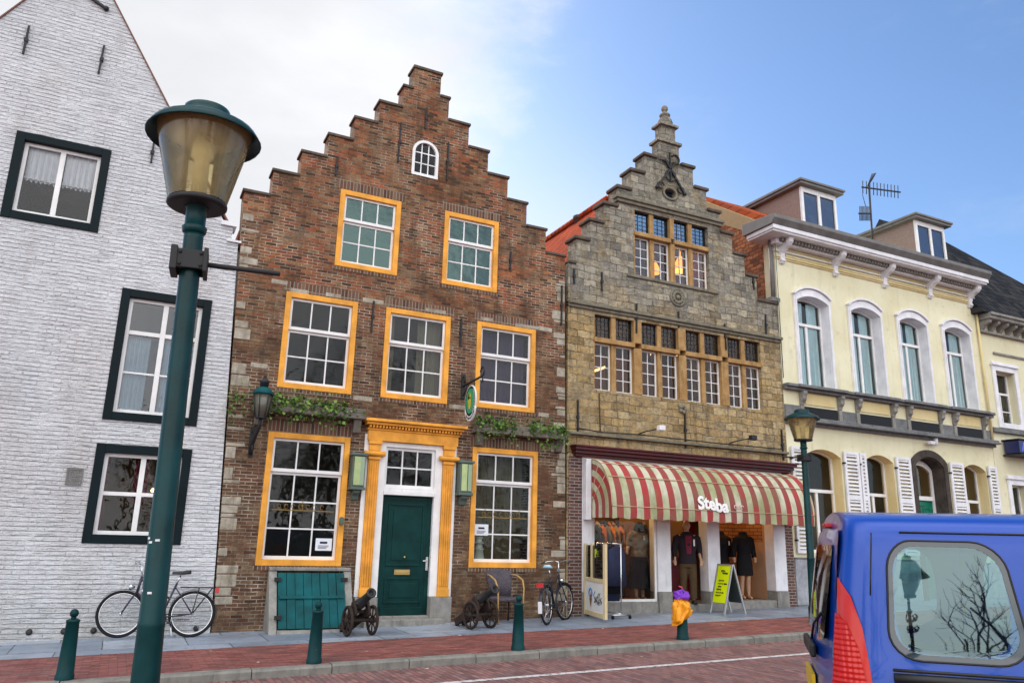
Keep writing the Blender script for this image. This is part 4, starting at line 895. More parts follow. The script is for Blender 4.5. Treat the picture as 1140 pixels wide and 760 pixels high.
def arch_window(house, x0,x1,z0,zs,rise, rec, ztr, rev, curtain=None, g=None, low=False):
    y = FY+rec; p = arc(x0,x1,zs,rise); q_ = arc(x0+0.055,x1-0.055,zs,rise*0.95-0.045)
    wn = MB(); band(wn,[(x0+0.055,z0+0.06)]+q_+[(x1-0.055,z0+0.06)],[(x0,z0)]+p+[(x1,z0)],y,y+0.07); wn.box(x0,x1,y-0.005,y+0.07,z0,z0+0.07)
    wn.box(x0+0.055,x1-0.055,y-0.012,y+0.07,ztr-0.04,ztr+0.04); xm=(x0+x1)/2; wn.box(xm-0.04,xm+0.04,y+0.003,y+0.06,z0+0.07,ztr-0.04)
    wn = wn.build('window', WHITE, house, bevel=0.005)
    pl = [(x0+0.02,z0+0.02),(x1-0.02,z0+0.02)]+p[::-1]; MB().add([(x,y+0.035,z) for x,z in pl],[tuple(range(len(pl)))]).build('pane', g or GLASS, wn, fix=False)
    if curtain: c = drape(x0+0.02,xm-0.03,y+0.08,z0,zs+rise*0.4,24,0.035,int(x0*7)); c.merge(drape(xm+0.1,x1-0.12,y+0.08,z0,zs+rise*0.4,20,0.035,int(x0*9))); c.build('curtain', curtain, wn, fix=False)
    # lining of the reveal
    r_ = MB(); r_.box(x0-0.0,x0+0.004,FY-0.001,y,z0,zs); r_.box(x1-0.004,x1,FY-0.001,y,z0,zs); p2 = arc(x0+0.004,x1-0.004,zs-0.004,rise)
    band(r_, p2, p, FY-0.001, y); r_.build('reveal', rev, house)
    return wn
BLUEC = flat('pale_blue_curtain', (0.62,0.86,0.96), 0.9, 0.1)
for c in UPC:
    x0,x1 = c-0.57,c+0.57; arch_window(yh,x0,x1,5.58,7.86,0.16,0.21,7.30,WTRIM,BLUEC,GLASSC)
    cs = MB(); band(cs,[(x0,5.58)]+arc(x0,x1,7.86,0.16)+[(x1,5.58)],[(x0-0.09,5.58)]+arc(x0-0.09,x1+0.09,7.98,0.24)+[(x1+0.09,5.58)],FY-0.06,FY)
    band(cs,arc(x0-0.09,x1+0.09,8.0,0.235),arc(x0-0.12,x1+0.12,8.04,0.25),FY-0.11,FY-0.0); band(cs,[(x0-0.0,5.58)]+arc(x0-0.0,x1+0.0,7.86,0.16)+[(x1+0.0,5.58)],[(x0-0.05,5.58)]+arc(x0-0.05,x1+0.05,7.89,0.17)+[(x1+0.05,5.58)],FY-0.075,FY-0.061)
    cs.build('window_surround', WTRIM, yh, bevel=0.006)
for i,(x0,x1,z0,z1) in enumerate(low): arch_window(yh,x0,x1,z0,3.84,0.18,0.28,3.0,YELLOWPL,None,GLASS)
for x0,x1,z0,z1 in low:   # a lamp-lit shade inside
    pass
lamp_bulb(yh,'ceiling_lamp',15.5,15.6,2.95,WARM,18,0.10); lamp_bulb(yh,'ceiling_lamp',17.8,15.7,2.75,WARM,14,0.08)
# front door in a dark stone arch
dk = MB(); DKST = make_trimstone('dark_brown_stone', (0.045,0.038,0.034), (0.085,0.07,0.06), (0.025,0.022,0.02))
band(dk,[(19.02,-0.2)]+arc(19.02,20.18,3.84,0.26)+[(20.18,-0.2)],[(18.86,-0.2)]+arc(18.86,20.34,3.95,0.34)+[(20.34,-0.2)],FY-0.05,FY+0.0); band(dk,[(19.05,-0.2)]+arc(19.05,20.15,3.83,0.24)+[(20.15,-0.2)],[(19.02,-0.2)]+arc(19.02,20.18,3.84,0.26)+[(20.18,-0.2)],FY-0.002,FY+0.34)
dk.build('door_surround', DKST, yh)
dd = MB(); y=FY+0.34
band(dd,[(19.13,0.5)]+arc(19.13,20.07,3.70,0.20)+[(20.07,0.5)],[(19.05,0.5)]+arc(19.05,20.15,3.78,0.26)+[(20.15,0.5)],y-0.03,y+0.05); dd.box(19.13,20.07,y-0.05,y+0.05,2.95,3.06); dd.build('door_frame', WHITE, yh)
pl = [(19.13,3.06),(20.07,3.06)]+arc(19.13,20.07,3.70,0.20)[::-1]; MB().add([(x,y+0.01,z) for x,z in pl],[tuple(range(len(pl)))]).build('fanlight', GLASSB, yh, fix=False)
dd = MB(); dd.box(19.135,20.065,y+0.0,y+0.05,0.3,2.945)
for z0,z1 in ((2.1,2.75),(1.1,1.9),(0.5,0.95)): ring(dd,19.27,19.56,z0,z1,0.03,y-0.02,y-0.001); ring(dd,19.64,19.93,z0,z1,0.03,y-0.02,y-0.001)
dd.box(19.5,19.7,y-0.03,y-0.001,2.80,2.90); dd.build('door', BRIGHTGRN, yh, bevel=0.005)
def shutter(x0,x1,z0=1.48,z1=4.02):
    b = MB(); zm = (z0+z1)/2+0.12; ring(b,x0,x1,z0,z1,0.075,FY-0.075,FY-0.035); b.box(x0+0.075,x1-0.075,FY-0.075,FY-0.035,zm-0.06,zm+0.06)
    for a,c in ((z0+0.08,zm-0.07),(zm+0.07,z1-0.08)):
        n = int((c-a)/0.085)
        for k in range(n): z = a+0.04+(c-a-0.05)*k/max(1,n-1)*0.985; b.obox(((x0+x1)/2,FY-0.055,z),((x1-x0)/2-0.076,0,0),(0,0.020,0.022),(0,0.004,-0.0045))
    s_ = b.build('shutter', WTRIM, yh)
    h_ = MB()
    for z in (z0+0.3,z1-0.3): h_.box(x0-0.02,x0+0.03,FY-0.082,FY-0.0,z-0.02,z+0.02)
    h_.build('hinge', IRON, s_)
for x0,x1 in ((14.50,14.96),(16.30,16.83),(16.87,17.10),(18.24,18.80),(20.42,20.99),(22.09,22.47)): shutter(x0,x1)
pm = MB(); pm.box(14.43,18.80,FY-0.03,FY,0.32,1.34); pm.box(20.36,22.49,FY-0.03,FY,0.32,1.34); MARB = make_trimstone('grey_marble_plinth',(0.26,0.27,0.30),(0.40,0.41,0.44),(0.15,0.15,0.17)); pm.build('plinth', MARB, yh)
pm = MB(); pm.box(14.40,18.84,FY-0.06,FY+0.0,-0.2,0.318); pm.box(20.36,22.52,FY-0.06,FY,-0.2,0.318); pm.box(14.42,18.85,FY-0.04,FY,1.343,1.385); pm.build('plinth_base', BLUEST, yh, bevel=0.01)
# balcony-like band between the storeys
bd = MB(); bd.box(14.40,22.55,FY-0.20,FY,5.50,5.575); bd.box(14.40,22.55,FY-0.14,FY,5.43,5.498); bd.box(14.40,22.55,FY-0.20,FY,4.70,4.76); bd.box(14.40,22.55,FY-0.26,FY,4.64,4.698); bd.box(14.40,22.55,FY-0.10,FY,4.57,4.638)
for c in UPC: bd.box(c-0.86,c+0.86,FY-0.25,FY-0.201,5.50,5.575)
bd.build('sill_band', BLUEST, yh, bevel=0.012)
CB = [15.0,16.33,16.98,18.34,18.95,20.28,20.88,22.18]
cb = MB()
for x in CB:
    cb.prismx([(FY,5.08),(FY-0.05,5.08),(FY-0.07,5.15),(FY-0.14,5.22),(FY-0.15,5.31),(FY-0.18,5.36),(FY-0.18,5.428),(FY,5.428)][::-1],x-0.065,x+0.065); cb.box(x-0.06,x+0.06,FY-0.055,FY,4.765,5.075)
cb.build('corbel', GSTONE, yh, bevel=0.012)
bp = MB(); ed = [14.42]+[e for x in CB for e in (x-0.09,x+0.09)]+[22.5]; gp_ = MB()
for i in range(0,len(ed),2):
    a,c = ed[i],ed[i+1]; (bp if c-a > 0.9 else gp_).box(a,c,FY-0.03,FY,4.765,5.06)
bp.build('black_panel', flat('black_slate_panel',(0.016,0.017,0.02),0.6,0.2), yh); gp_.build('grey_panel', BLUEST, yh)
yp = MB()
for i in range(0,len(ed),2):
    a,c = ed[i],ed[i+1]
    if c-a > 0.9: yp.box(a+0.05,c-0.05,FY-0.025,FY,5.12,5.40)
yp.build('recess_panel', YELLOWPL, yh)
m_ = MB(); m_.prismx([(14.5,-0.3),(14.5,9.66),(16.3,10.72),(19.0,12.2),(19.0,-0.3)],14.395,14.437); m_.build('side_wall', RUSTW, yh)
m_ = MB(); m_.prismx([(14.35,9.6),(14.35,9.95),(16.8,11.62),(19.0,13.0),(19.0,12.21),(16.3,10.73),(14.5,9.665)],14.385,14.60); m_.build('gable_coping', flat('tan_mortar',(0.36,0.26,0.14),0.9,0.2), yh)
m_ = MB(); m_.prismx([(14.4,10.0),(14.4,10.20),(17.2,12.02),(19.0,12.02),(19.0,11.8)],14.605,16.40); m_.build('roof', REDTILE, yh)
# main cornice
co = MB(); X0,X1 = 13.86,22.46
co.box(X0,X1,FY-0.56,FY+0.4,9.45,9.56); co.box(X0+0.03,X1-0.03,FY-0.52,FY+0.4,9.40,9.448); co.box(14.30,22.46,FY-0.20,FY,9.26,9.398)
co.box(14.36,22.5,FY-0.06,FY,9.10,9.13); co.build('cornice', WTRIM, yh, bevel=0.01)
gu = MB(); gu.prismx([(FY-0.55,9.562),(FY-0.66,9.70),(FY-0.66,9.80),(FY+0.5,9.90),(FY+0.5,9.562)][::-1],X0-0.05,X1+0.05); gu.build('gutter', LEADGREY, yh, bevel=0.012)
de = MB(); k = 0
while 14.40+k*0.115 < 22.45: de.box(14.40+k*0.115,14.465+k*0.115,FY-0.30,FY-0.05,9.30,9.39); k += 1
de.build('dentil', GSTONE, yh)
cn = MB()
for x in (14.62,16.56,18.5,20.42,22.25):
    pr = [(FY,8.78),(FY-0.06,8.78),(FY-0.10,8.84),(FY-0.08,8.93),(FY-0.10,9.05),(FY-0.20,9.14),(FY-0.32,9.20),(FY-0.40,9.28),(FY-0.42,9.398),(FY,9.398)]
    cn.prismx(pr[::-1],x-0.075,x+0.075); cn.lathe([(0.05,-0.085),(0.05,0.085)],(x,FY-0.33,9.30),10,'x'); cn.lathe([(0.04,-0.082),(0.04,0.082)],(x,FY-0.075,8.86),10,'x')
cn.build('console', WTRIM, yh, bevel=0.008)
fr = MB(); fr.box(14.40,22.50,FY-0.07,FY,8.94,8.99); fr.box(14.42,22.5,FY-0.04,FY,8.90,8.938)
XS = [14.62,16.56,18.5,20.42,22.25]
for a,c in zip(XS[:-1],XS[1:]): ring(fr,a+0.17,c-0.17,9.02,9.22,0.025,FY-0.035,FY)
fr.build('frieze_moulding', YELLOWPL, yh, bevel=0.006)
ds = MB(); ds.tube([(14.36,FY-0.09,9.40),(14.36,FY-0.09,5.7)],0.012,6); ds.build('cable', GREYGRN, yh)
dp = MB(); dp.tube([(22.47,FY-0.06,8.9),(22.47,FY-0.06,4.7)],0.035,8); dp.build('downpipe', YELLOWPL, yh)
# dormers
DSIDE = flat('dormer_side_shingle',(0.27,0.20,0.17),0.9,0.2,var=0.35,sc=22)
for (x0,x1) in ((16.42,17.83),(21.33,22.72)):
    y0 = 14.9
    d_ = MB(); d_.box(x0,x1,y0+0.08,17.9,9.75,11.78); d_.build('dormer', DSIDE, yh)
    d_ = MB(); d_.box(x0-0.16,x1+0.16,y0-0.16,18.1,11.782,11.86); d_.prismx([(y0-0.2,11.862),(y0-0.2,11.93),(18.1,11.96),(18.1,11.862)],x0-0.20,x1+0.20); d_.build('dormer_roof', LEADGREY, yh, bevel=0.01)
    w_ = ring(MB(),x0,x1,9.9,11.775,0.09,y0,y0+0.07,wt=0.16); xm=(x0+x1)/2; w_.box(xm-0.05,xm+0.05,y0+0.003,y0+0.066,9.99,11.615); w_ = w_.build('dormer_window', WHITE, yh)
    quad(x0+0.05,x1-0.05,y0+0.04,9.95,11.64).build('pane', DORMGL, w_, fix=False)
# camera and light over the door
m_ = MB(); m_.tube([(19.75,FY,4.50),(19.75,FY-0.18,4.50)],0.015,6); m_.lathe([(0.05,0),(0.06,0.2),(0.02,0.21)],(19.85,FY-0.12,4.42),10); m_.obox((19.62,FY-0.15,4.48),(0.11,0.02,0),(-0.01,0.045,0),(0,0,0.04)); t_ = m_.build('security_camera', WTRIM); tag(t_,'small white security camera on the wall above the green door','camera')
# aerial
ae = thing('roof_aerial','tall roof aerial with two dark yagi arms behind the cornice','aerial',(20.1,15.6,9.75))
m_ = MB(); m_.tube([(20.1,15.6,9.75),(20.25,15.6,13.0)],0.035,6); m_.tube([(20.15,15.6,11.9),(19.8,15.3,10.9)],0.006,4); m_.tube([(20.15,15.6,11.9),(20.6,15.8,10.9)],0.006,4); m_.build('mast', IRON, ae)
def yagi(p0,p1,n,l,up=(0,0,1)):
    m_ = MB(); p0,p1 = Vector(p0),Vector(p1); m_.tube([p0,p1],0.026,6); d = (p1-p0).normalized(); s_ = d.cross(Vector(up)).normalized()
    for k in range(n): c = p0.lerp(p1,(k+0.3)/n); m_.tube([c-s_*l/2,c+s_*l/2],0.014,4)
    return m_
yagi((19.9,15.6,12.85),(21.75,15.6,13.1),11,0.42,(0,1,0.2)).build('yagi_arm', IRON, ae)
m_ = yagi((20.2,15.6,12.0),(19.15,15.2,11.62),9,0.45,(0,1,0.3)); m_.tube([(20.0,15.6,12.2),(19.9,15.6,12.6)],0.012,4); m_.build('yagi_arm', IRON, ae)
m_ = MB()
for k in range(5): m_.tube([(20.15+0.06*k,15.6,12.9+0.07*k),(20.45+0.05*k,15.6,13.45+0.02*k)],0.012,4)
m_.build('reflector', IRON, ae)

# ------------------------------------------------------------------ cream house at the right edge
ch = thing('cream_house','cream stuccoed house with black pantile roof at the right edge','house',(27,FY,0))
CW = [(23.08,23.98,5.22,6.95),(25.4,26.3,5.22,6.95),(27.7,28.6,5.22,6.95)]; CL_ = [(23.12,23.86,1.2,3.55),(25.4,26.3,0.2,3.5)]
b = grid(MB(),[(22.52,30.5,-0.3,8.6)],CW+CL_,FY,0.35); shell(b,22.54,30.48,FY+0.35,22,-0.3,8.4); b.build('wall', CREAMST, ch)
mb = MB(); mb.box(22.75,30.2,FY+0.4,21.7,4.2,4.4); mb.box(22.75,30.2,17.5,17.6,0,4.2); mb.box(22.75,30.2,17.5,17.6,4.4,8.4); mb.build('ceiling', INSIDE, ch)
for i,(x0,x1,z0,z1) in enumerate(CW+CL_):
    w_ = ring(MB(),x0,x1,z0,z1,0.06,FY+0.20,FY+0.27); zt = z0+(z1-z0)*0.62; w_.box(x0+0.06,x1-0.06,FY+0.19,FY+0.27,zt-0.03,zt+0.03); xm=(x0+x1)/2; w_.box(xm-0.02,xm+0.02,FY+0.205,FY+0.265,z0+0.06,zt-0.03); zq=(z0+zt)/2; w_.box(x0+0.06,x1-0.06,FY+0.21,FY+0.26,zq-0.015,zq+0.015)
    w_ = w_.build('window', WHITE, ch); quad(x0+0.02,x1-0.02,FY+0.24,z0+0.02,z1-0.02).build('pane', GLASSB, w_, fix=False)
    s_ = ring(MB(),x0-0.16,x1+0.16,z0-0.02,z1+0.14,0.155,FY-0.05,FY+0.0); s_.box(x0-0.20,x1+0.20,FY-0.10,FY,z1+0.142,z1+0.20); s_.box(x0-0.16,x1+0.16,FY-0.07,FY,z1+0.201,z1+0.26); s_.build('window_surround', WTRIM, ch, bevel=0.008)
s_ = MB(); s_.box(22.54,30.5,FY-0.09,FY,5.10,5.17); s_.box(22.54,30.5,FY-0.12,FY,5.04,5.098); s_.build('string_course', BLUEST, ch)
s_ = MB(); s_.box(22.55,30.5,FY-0.42,FY+0.2,8.42,8.52); s_.box(22.55,30.5,FY-0.48,FY+0.2,8.522,8.60); s_.box(22.52,30.5,FY-0.12,FY,8.05,8.12); s_.box(23.1,30.5,FY-0.05,FY,7.45,7.52)
k = 0
while 22.6+k*0.42 < 30.3: s_.prismx([(FY,8.13),(FY-0.08,8.13),(FY-0.16,8.24),(FY-0.34,8.32),(FY-0.34,8.418),(FY,8.418)][::-1],22.6+k*0.42,22.72+k*0.42); k += 1
s_.build('cornice', GSTONE, ch, bevel=0.01)
e = [(22.3,13.72,8.60),(30.9,13.72,8.60),(30.9,20.4,8.60),(22.3,20.4,8.60)]; rg = [(22.3,16.9,12.75),(25.0,16.9,12.75)]
MB().add(e+rg,[(0,1,5,4),(1,2,5),(2,3,4,5),(0,4,3),(0,3,2,1)]).build('roof', DKTILE, ch)
rh = thing('red_roofed_house','far house with red tiled roof just visible beyond the black roof','house',(34.5,18.0,0))
MB().box(31.0,38.0,16.0,22.0,-0.3,10.2).build('wall', CREAMST, rh); MB().add([(30.8,15.7,10.1),(38.2,15.7,10.1),(38.2,22.3,10.1),(30.8,22.3,10.1),(32.0,19,13.0),(37,19,13.0)],[(0,1,5,4),(1,2,5),(2,3,4,5),(3,0,4),(0,3,2,1)]).build('roof', REDTILE, rh)
sg = thing('letter_sign','row of blue letter cubes hanging over the cream house front','sign',(23.6,FY,4.58))
BLUECUBE = flat('dark_blue_box',(0.015,0.02,0.09),0.35,0.5); LITBLUE = flat('bright_blue_letter',(0.10,0.16,0.75),0.5,0.4)
for k,chr_ in enumerate('AFE'):
    x0 = 22.98+k*0.46; c_ = MB().box(x0,x0+0.42,FY-0.50,FY-0.06,4.42,4.78).build('cube', BLUECUBE, sg, bevel=0.015)
    t_ = text_mb(chr_,0.36,0.012,0.006); t_.v = [(x0+0.08+p[0],FY-0.506-p[2],4.48+p[1]) for p in t_.v]; t_.build('letter', LITBLUE, c_)
MB().box(22.985,22.992,FY-0.48,FY-0.08,4.45,4.75).build('end_panel', GSTONE, sg)
m_ = MB(); m_.box(22.95,24.4,FY-0.52,FY-0.0,4.36,4.40); m_.box(22.95,24.4,FY-0.52,FY,4.80,4.83); m_.each('bracket', IRON, sg)
# ------------------------------------------------------------------ street lamps
def lamp_glass():
    m = bpy.data.materials.new('amber_lamp_glass'); m.use_nodes = True; t = m.node_tree; t.nodes.clear(); n = t.nodes.new
    o = n('ShaderNodeOutputMaterial'); a = n('ShaderNodeMixShader'); c = n('ShaderNodeMixShader'); tr = n('ShaderNodeBsdfTransparent'); tl = n('ShaderNodeBsdfTranslucent'); gl = n('ShaderNodeBsdfGlossy'); df = n('ShaderNodeFresnel')
    tr.inputs[0].default_value = (1.0,0.92,0.66,1); tl.inputs[0].default_value = (1.0,0.85,0.48,1); gl.inputs['Roughness'].default_value = 0.08; df.inputs[0].default_value = 1.5
    nz = n('ShaderNodeTexNoise'); nz.inputs['Scale'].default_value = 6; tc_ = n('ShaderNodeTexCoord'); t.links.new(tc_.outputs['Object'], nz.inputs['Vector'])
    mr = n('ShaderNodeMapRange'); t.links.new(nz.outputs[0], mr.inputs[0]); mr.inputs[1].default_value = 0.3; mr.inputs[2].default_value = 0.7; mr.inputs[3].default_value = 0.20; mr.inputs[4].default_value = 0.40
    t.links.new(mr.outputs[0], a.inputs[0]); t.links.new(tr.outputs[0], a.inputs[1]); t.links.new(df.outputs[0], c.inputs[0]); dz_ = n('ShaderNodeBsdfDiffuse'); dz_.inputs[0].default_value = (0.95,0.78,0.42,1); m2_ = n('ShaderNodeMixShader'); m2_.inputs[0].default_value = 0.4; t.links.new(tl.outputs[0], m2_.inputs[1]); t.links.new(dz_.outputs[0], m2_.inputs[2]); t.links.new(m2_.outputs[0], a.inputs[2]); t.links.new(a.outputs[0], c.inputs[1]); t.links.new(gl.outputs[0], c.inputs[2]); t.links.new(c.outputs[0], o.inputs[0]); return m
AMBER = lamp_glass(); FROST = flat('pale_lamp_tube',(0.78,0.74,0.60),0.5,0.4)
def street_lamp(label, loc):
    L = thing('street_lamp', label, 'street lamp', loc, 'green street lamps'); B = lambda: MB()
    m = B().lathe([(0.105,-0.2),(0.105,0.30),(0.085,0.34),(0.071,1.18),(0.073,1.19),(0.073,1.21),(0.069,1.22),(0.059,3.30),(0.059,3.33)],n=24); m.build('pole', LAMPGREEN, L, local=True)
    m = B().lathe([(0.059,3.331),(0.070,3.34),(0.076,3.37),(0.062,3.38),(0.062,3.49),(0.08,3.50)],n=20); m.build('collar', LAMPGREEN, L, local=True)
    m = B().lathe([(0.150,3.497),(0.172,3.497),(0.182,3.505),(0.182,3.522),(0.172,3.53),(0.150,3.528)],n=28); m.build('lower_ring', IRON, L, local=True)
    m = B().lathe([(0.176,3.531),(0.300,3.995)],n=32,cap=False); m.build('lamp_glass', AMBER, L, local=True, fix=False)
    m = B().lathe([(0.312,3.985),(0.350,3.930),(0.356,3.938),(0.32,3.99),(0.22,4.045),(0.150,4.075),(0.150,4.10),(0.143,4.125),(0.10,4.145),(0.02,4.155)],n=32); m.build('hood', LAMPGREEN, L, local=True)
    m = B().lathe([(0.048,3.50),(0.048,3.80),(0.07,3.82),(0.07,3.93)],n=14); m.build('lamp_tube', FROST, L, local=True)
    m = B().lathe([(0.02,3.93),(0.20,3.935),(0.29,3.985),(0.02,3.985)],n=28); m.build('reflector', flat('brown_reflector',(0.45,0.38,0.26),0.5,0.4), L, local=True)
    for a0_,zz in ((R(200),1.62),(R(215),1.60),(R(250),1.61),(R(190),1.36),(R(240),1.35)): B().add([(0.0695*math.cos(a0_+k*0.09),0.0695*math.sin(a0_+k*0.09),zz+dz) for k in range(5) for dz in (0,0.011)],[(2*k,2*k+2,2*k+3,2*k+1) for k in range(4)]).build('paint_scuff', WTRIM, L, local=True, fix=False)
    m = B(); m.box(-0.10,0.085,-0.095,-0.065,3.10,3.21); m.box(-0.10,0.085,0.065,0.095,3.10,3.21); m.box(-0.115,-0.075,-0.105,0.105,3.085,3.225); m.box(0.075,0.10,-0.105,0.105,3.085,3.225); m.tube([(0.09,0.0,3.155),(0.54,0.0,3.15)],0.016,8)
    for y_ in (-0.105,0.105):
        for (px,pz) in ((-0.06,3.12),(-0.06,3.19),(0.06,3.12),(0.06,3.19)): m.ball((px,y_*0.93,pz),0.012,6,4)
    m.build('bracket', IRON, L, local=True, bevel=0.004, split=False); return L
l1 = street_lamp('large green street lamp with amber lantern standing nearest, in front of the white house', (0.243,4.65,gz(0.2)-0.08)); l1.rotation_euler = (0,R(-1.35),R(-6)); l1.scale = (0.93,0.93,1.015)
l2 = copy_tree(l1); l2.scale = (1,1,1); l2.location = (12.2,11.5,gz(12.2)-0.03); l2.rotation_euler = (0,R(-0.3),R(172)); l2['label'] = 'smaller, farther green street lamp on the pavement beside the blue van'
# ------------------------------------------------------------------ bollards
BOLG = paint('bollard_green',(0.003,0.042,0.046),0.45,0.2,0.15,chip=(0.05,0.05,0.045))
def bollard(label, loc):
    L = thing('bollard', label, 'bollard', loc, 'green bollards along the kerb')
    MB().lathe([(0.098,-0.1),(0.098,0.05),(0.090,0.06),(0.066,0.60),(0.072,0.605),(0.072,0.625),(0.05,0.635)],n=20).build('post', BOLG, L, local=True)
    m = MB().lathe([(0.03,0.634),(0.028,0.655)],n=12); m.ball((0,0,0.695),0.047,14,10); m.build('ball_top', BOLG, L, local=True); return L
b1 = bollard('green bollard on the kerb below the white house, leftmost', (-0.33,10.44,gz(-0.33)))
for x,lab in ((2.42,'green bollard standing in front of the teal cellar hatch'),(5.30,'green bollard standing in front of the wicker chair'),(8.22,'green bollard with an orange and purple bag over its top')):
    c = copy_tree(b1); c.location = (x,10.46,gz(x)); c['label'] = lab
# bag on the last bollard
BX,BY,BZ = 8.22,10.46,gz(8.22)
ORB = flat('orange_plastic_bag',(0.85,0.33,0.01),0.4,0.4,var=0.2); PUB = flat('purple_plastic_wrap',(0.20,0.04,0.50),0.35,0.4,var=0.3)
bg_ = thing('plastic_bag','crumpled orange plastic bag topped with purple wrap, pulled over a bollard','bag',(BX,BY,BZ+0.4))
def crumple(prof, n, amp, seed):
    pp = []
    for (r0,z0_),(r1,z1_) in zip(prof[:-1],prof[1:]): pp += [(r0+(r1-r0)*j/4,z0_+(z1_-z0_)*j/4) for j in range(4)]
    b = MB().lathe(pp+[prof[-1]],(0,0,0),n); o = []
    for p in b.v:
        q = Vector(p); k = mnoise.noise(q*9+Vector((seed,0,0)))*amp-abs(mnoise.noise(q*19+Vector((seed,3,0))))*amp*1.1+mnoise.noise(q*45+Vector((seed,5,0)))*amp*0.25; d = Vector((q.x,q.y,0)); d = d.normalized() if d.length > 1e-4 else d; o.append(tuple(q+d*k+Vector((0,0,k*0.5))))
    b.v = o; return b
m = crumple([(0.085,0.30),(0.12,0.32),(0.155,0.40),(0.165,0.48),(0.14,0.56),(0.10,0.62),(0.06,0.645)],56,0.06,1)
m.v = [(x-0.02-max(0,0.46-z)*0.25, y-0.02, z-(0.16*max(0,-x)/0.15 if z<0.45 else 0)) for x,y,z in m.v]; m.build('bag_body', ORB, bg_, local=True).location = (0,0,-0.4)
m = crumple([(0.08,0.60),(0.13,0.61),(0.145,0.66),(0.115,0.71),(0.06,0.74),(0.01,0.75)],48,0.055,5); m.build('purple_wrap', PUB, bg_, local=True).location = (0,0,-0.4)
m = MB().tube([(0.03,0,0.74),(0.0,0,0.79),(-0.05,0,0.80)],[0.015,0.012,0.008],6); m.build('ribbon', flat('pink_ribbon',(0.6,0.08,0.15),0.5,0.3), bg_, local=True).location = (0,0,-0.4)

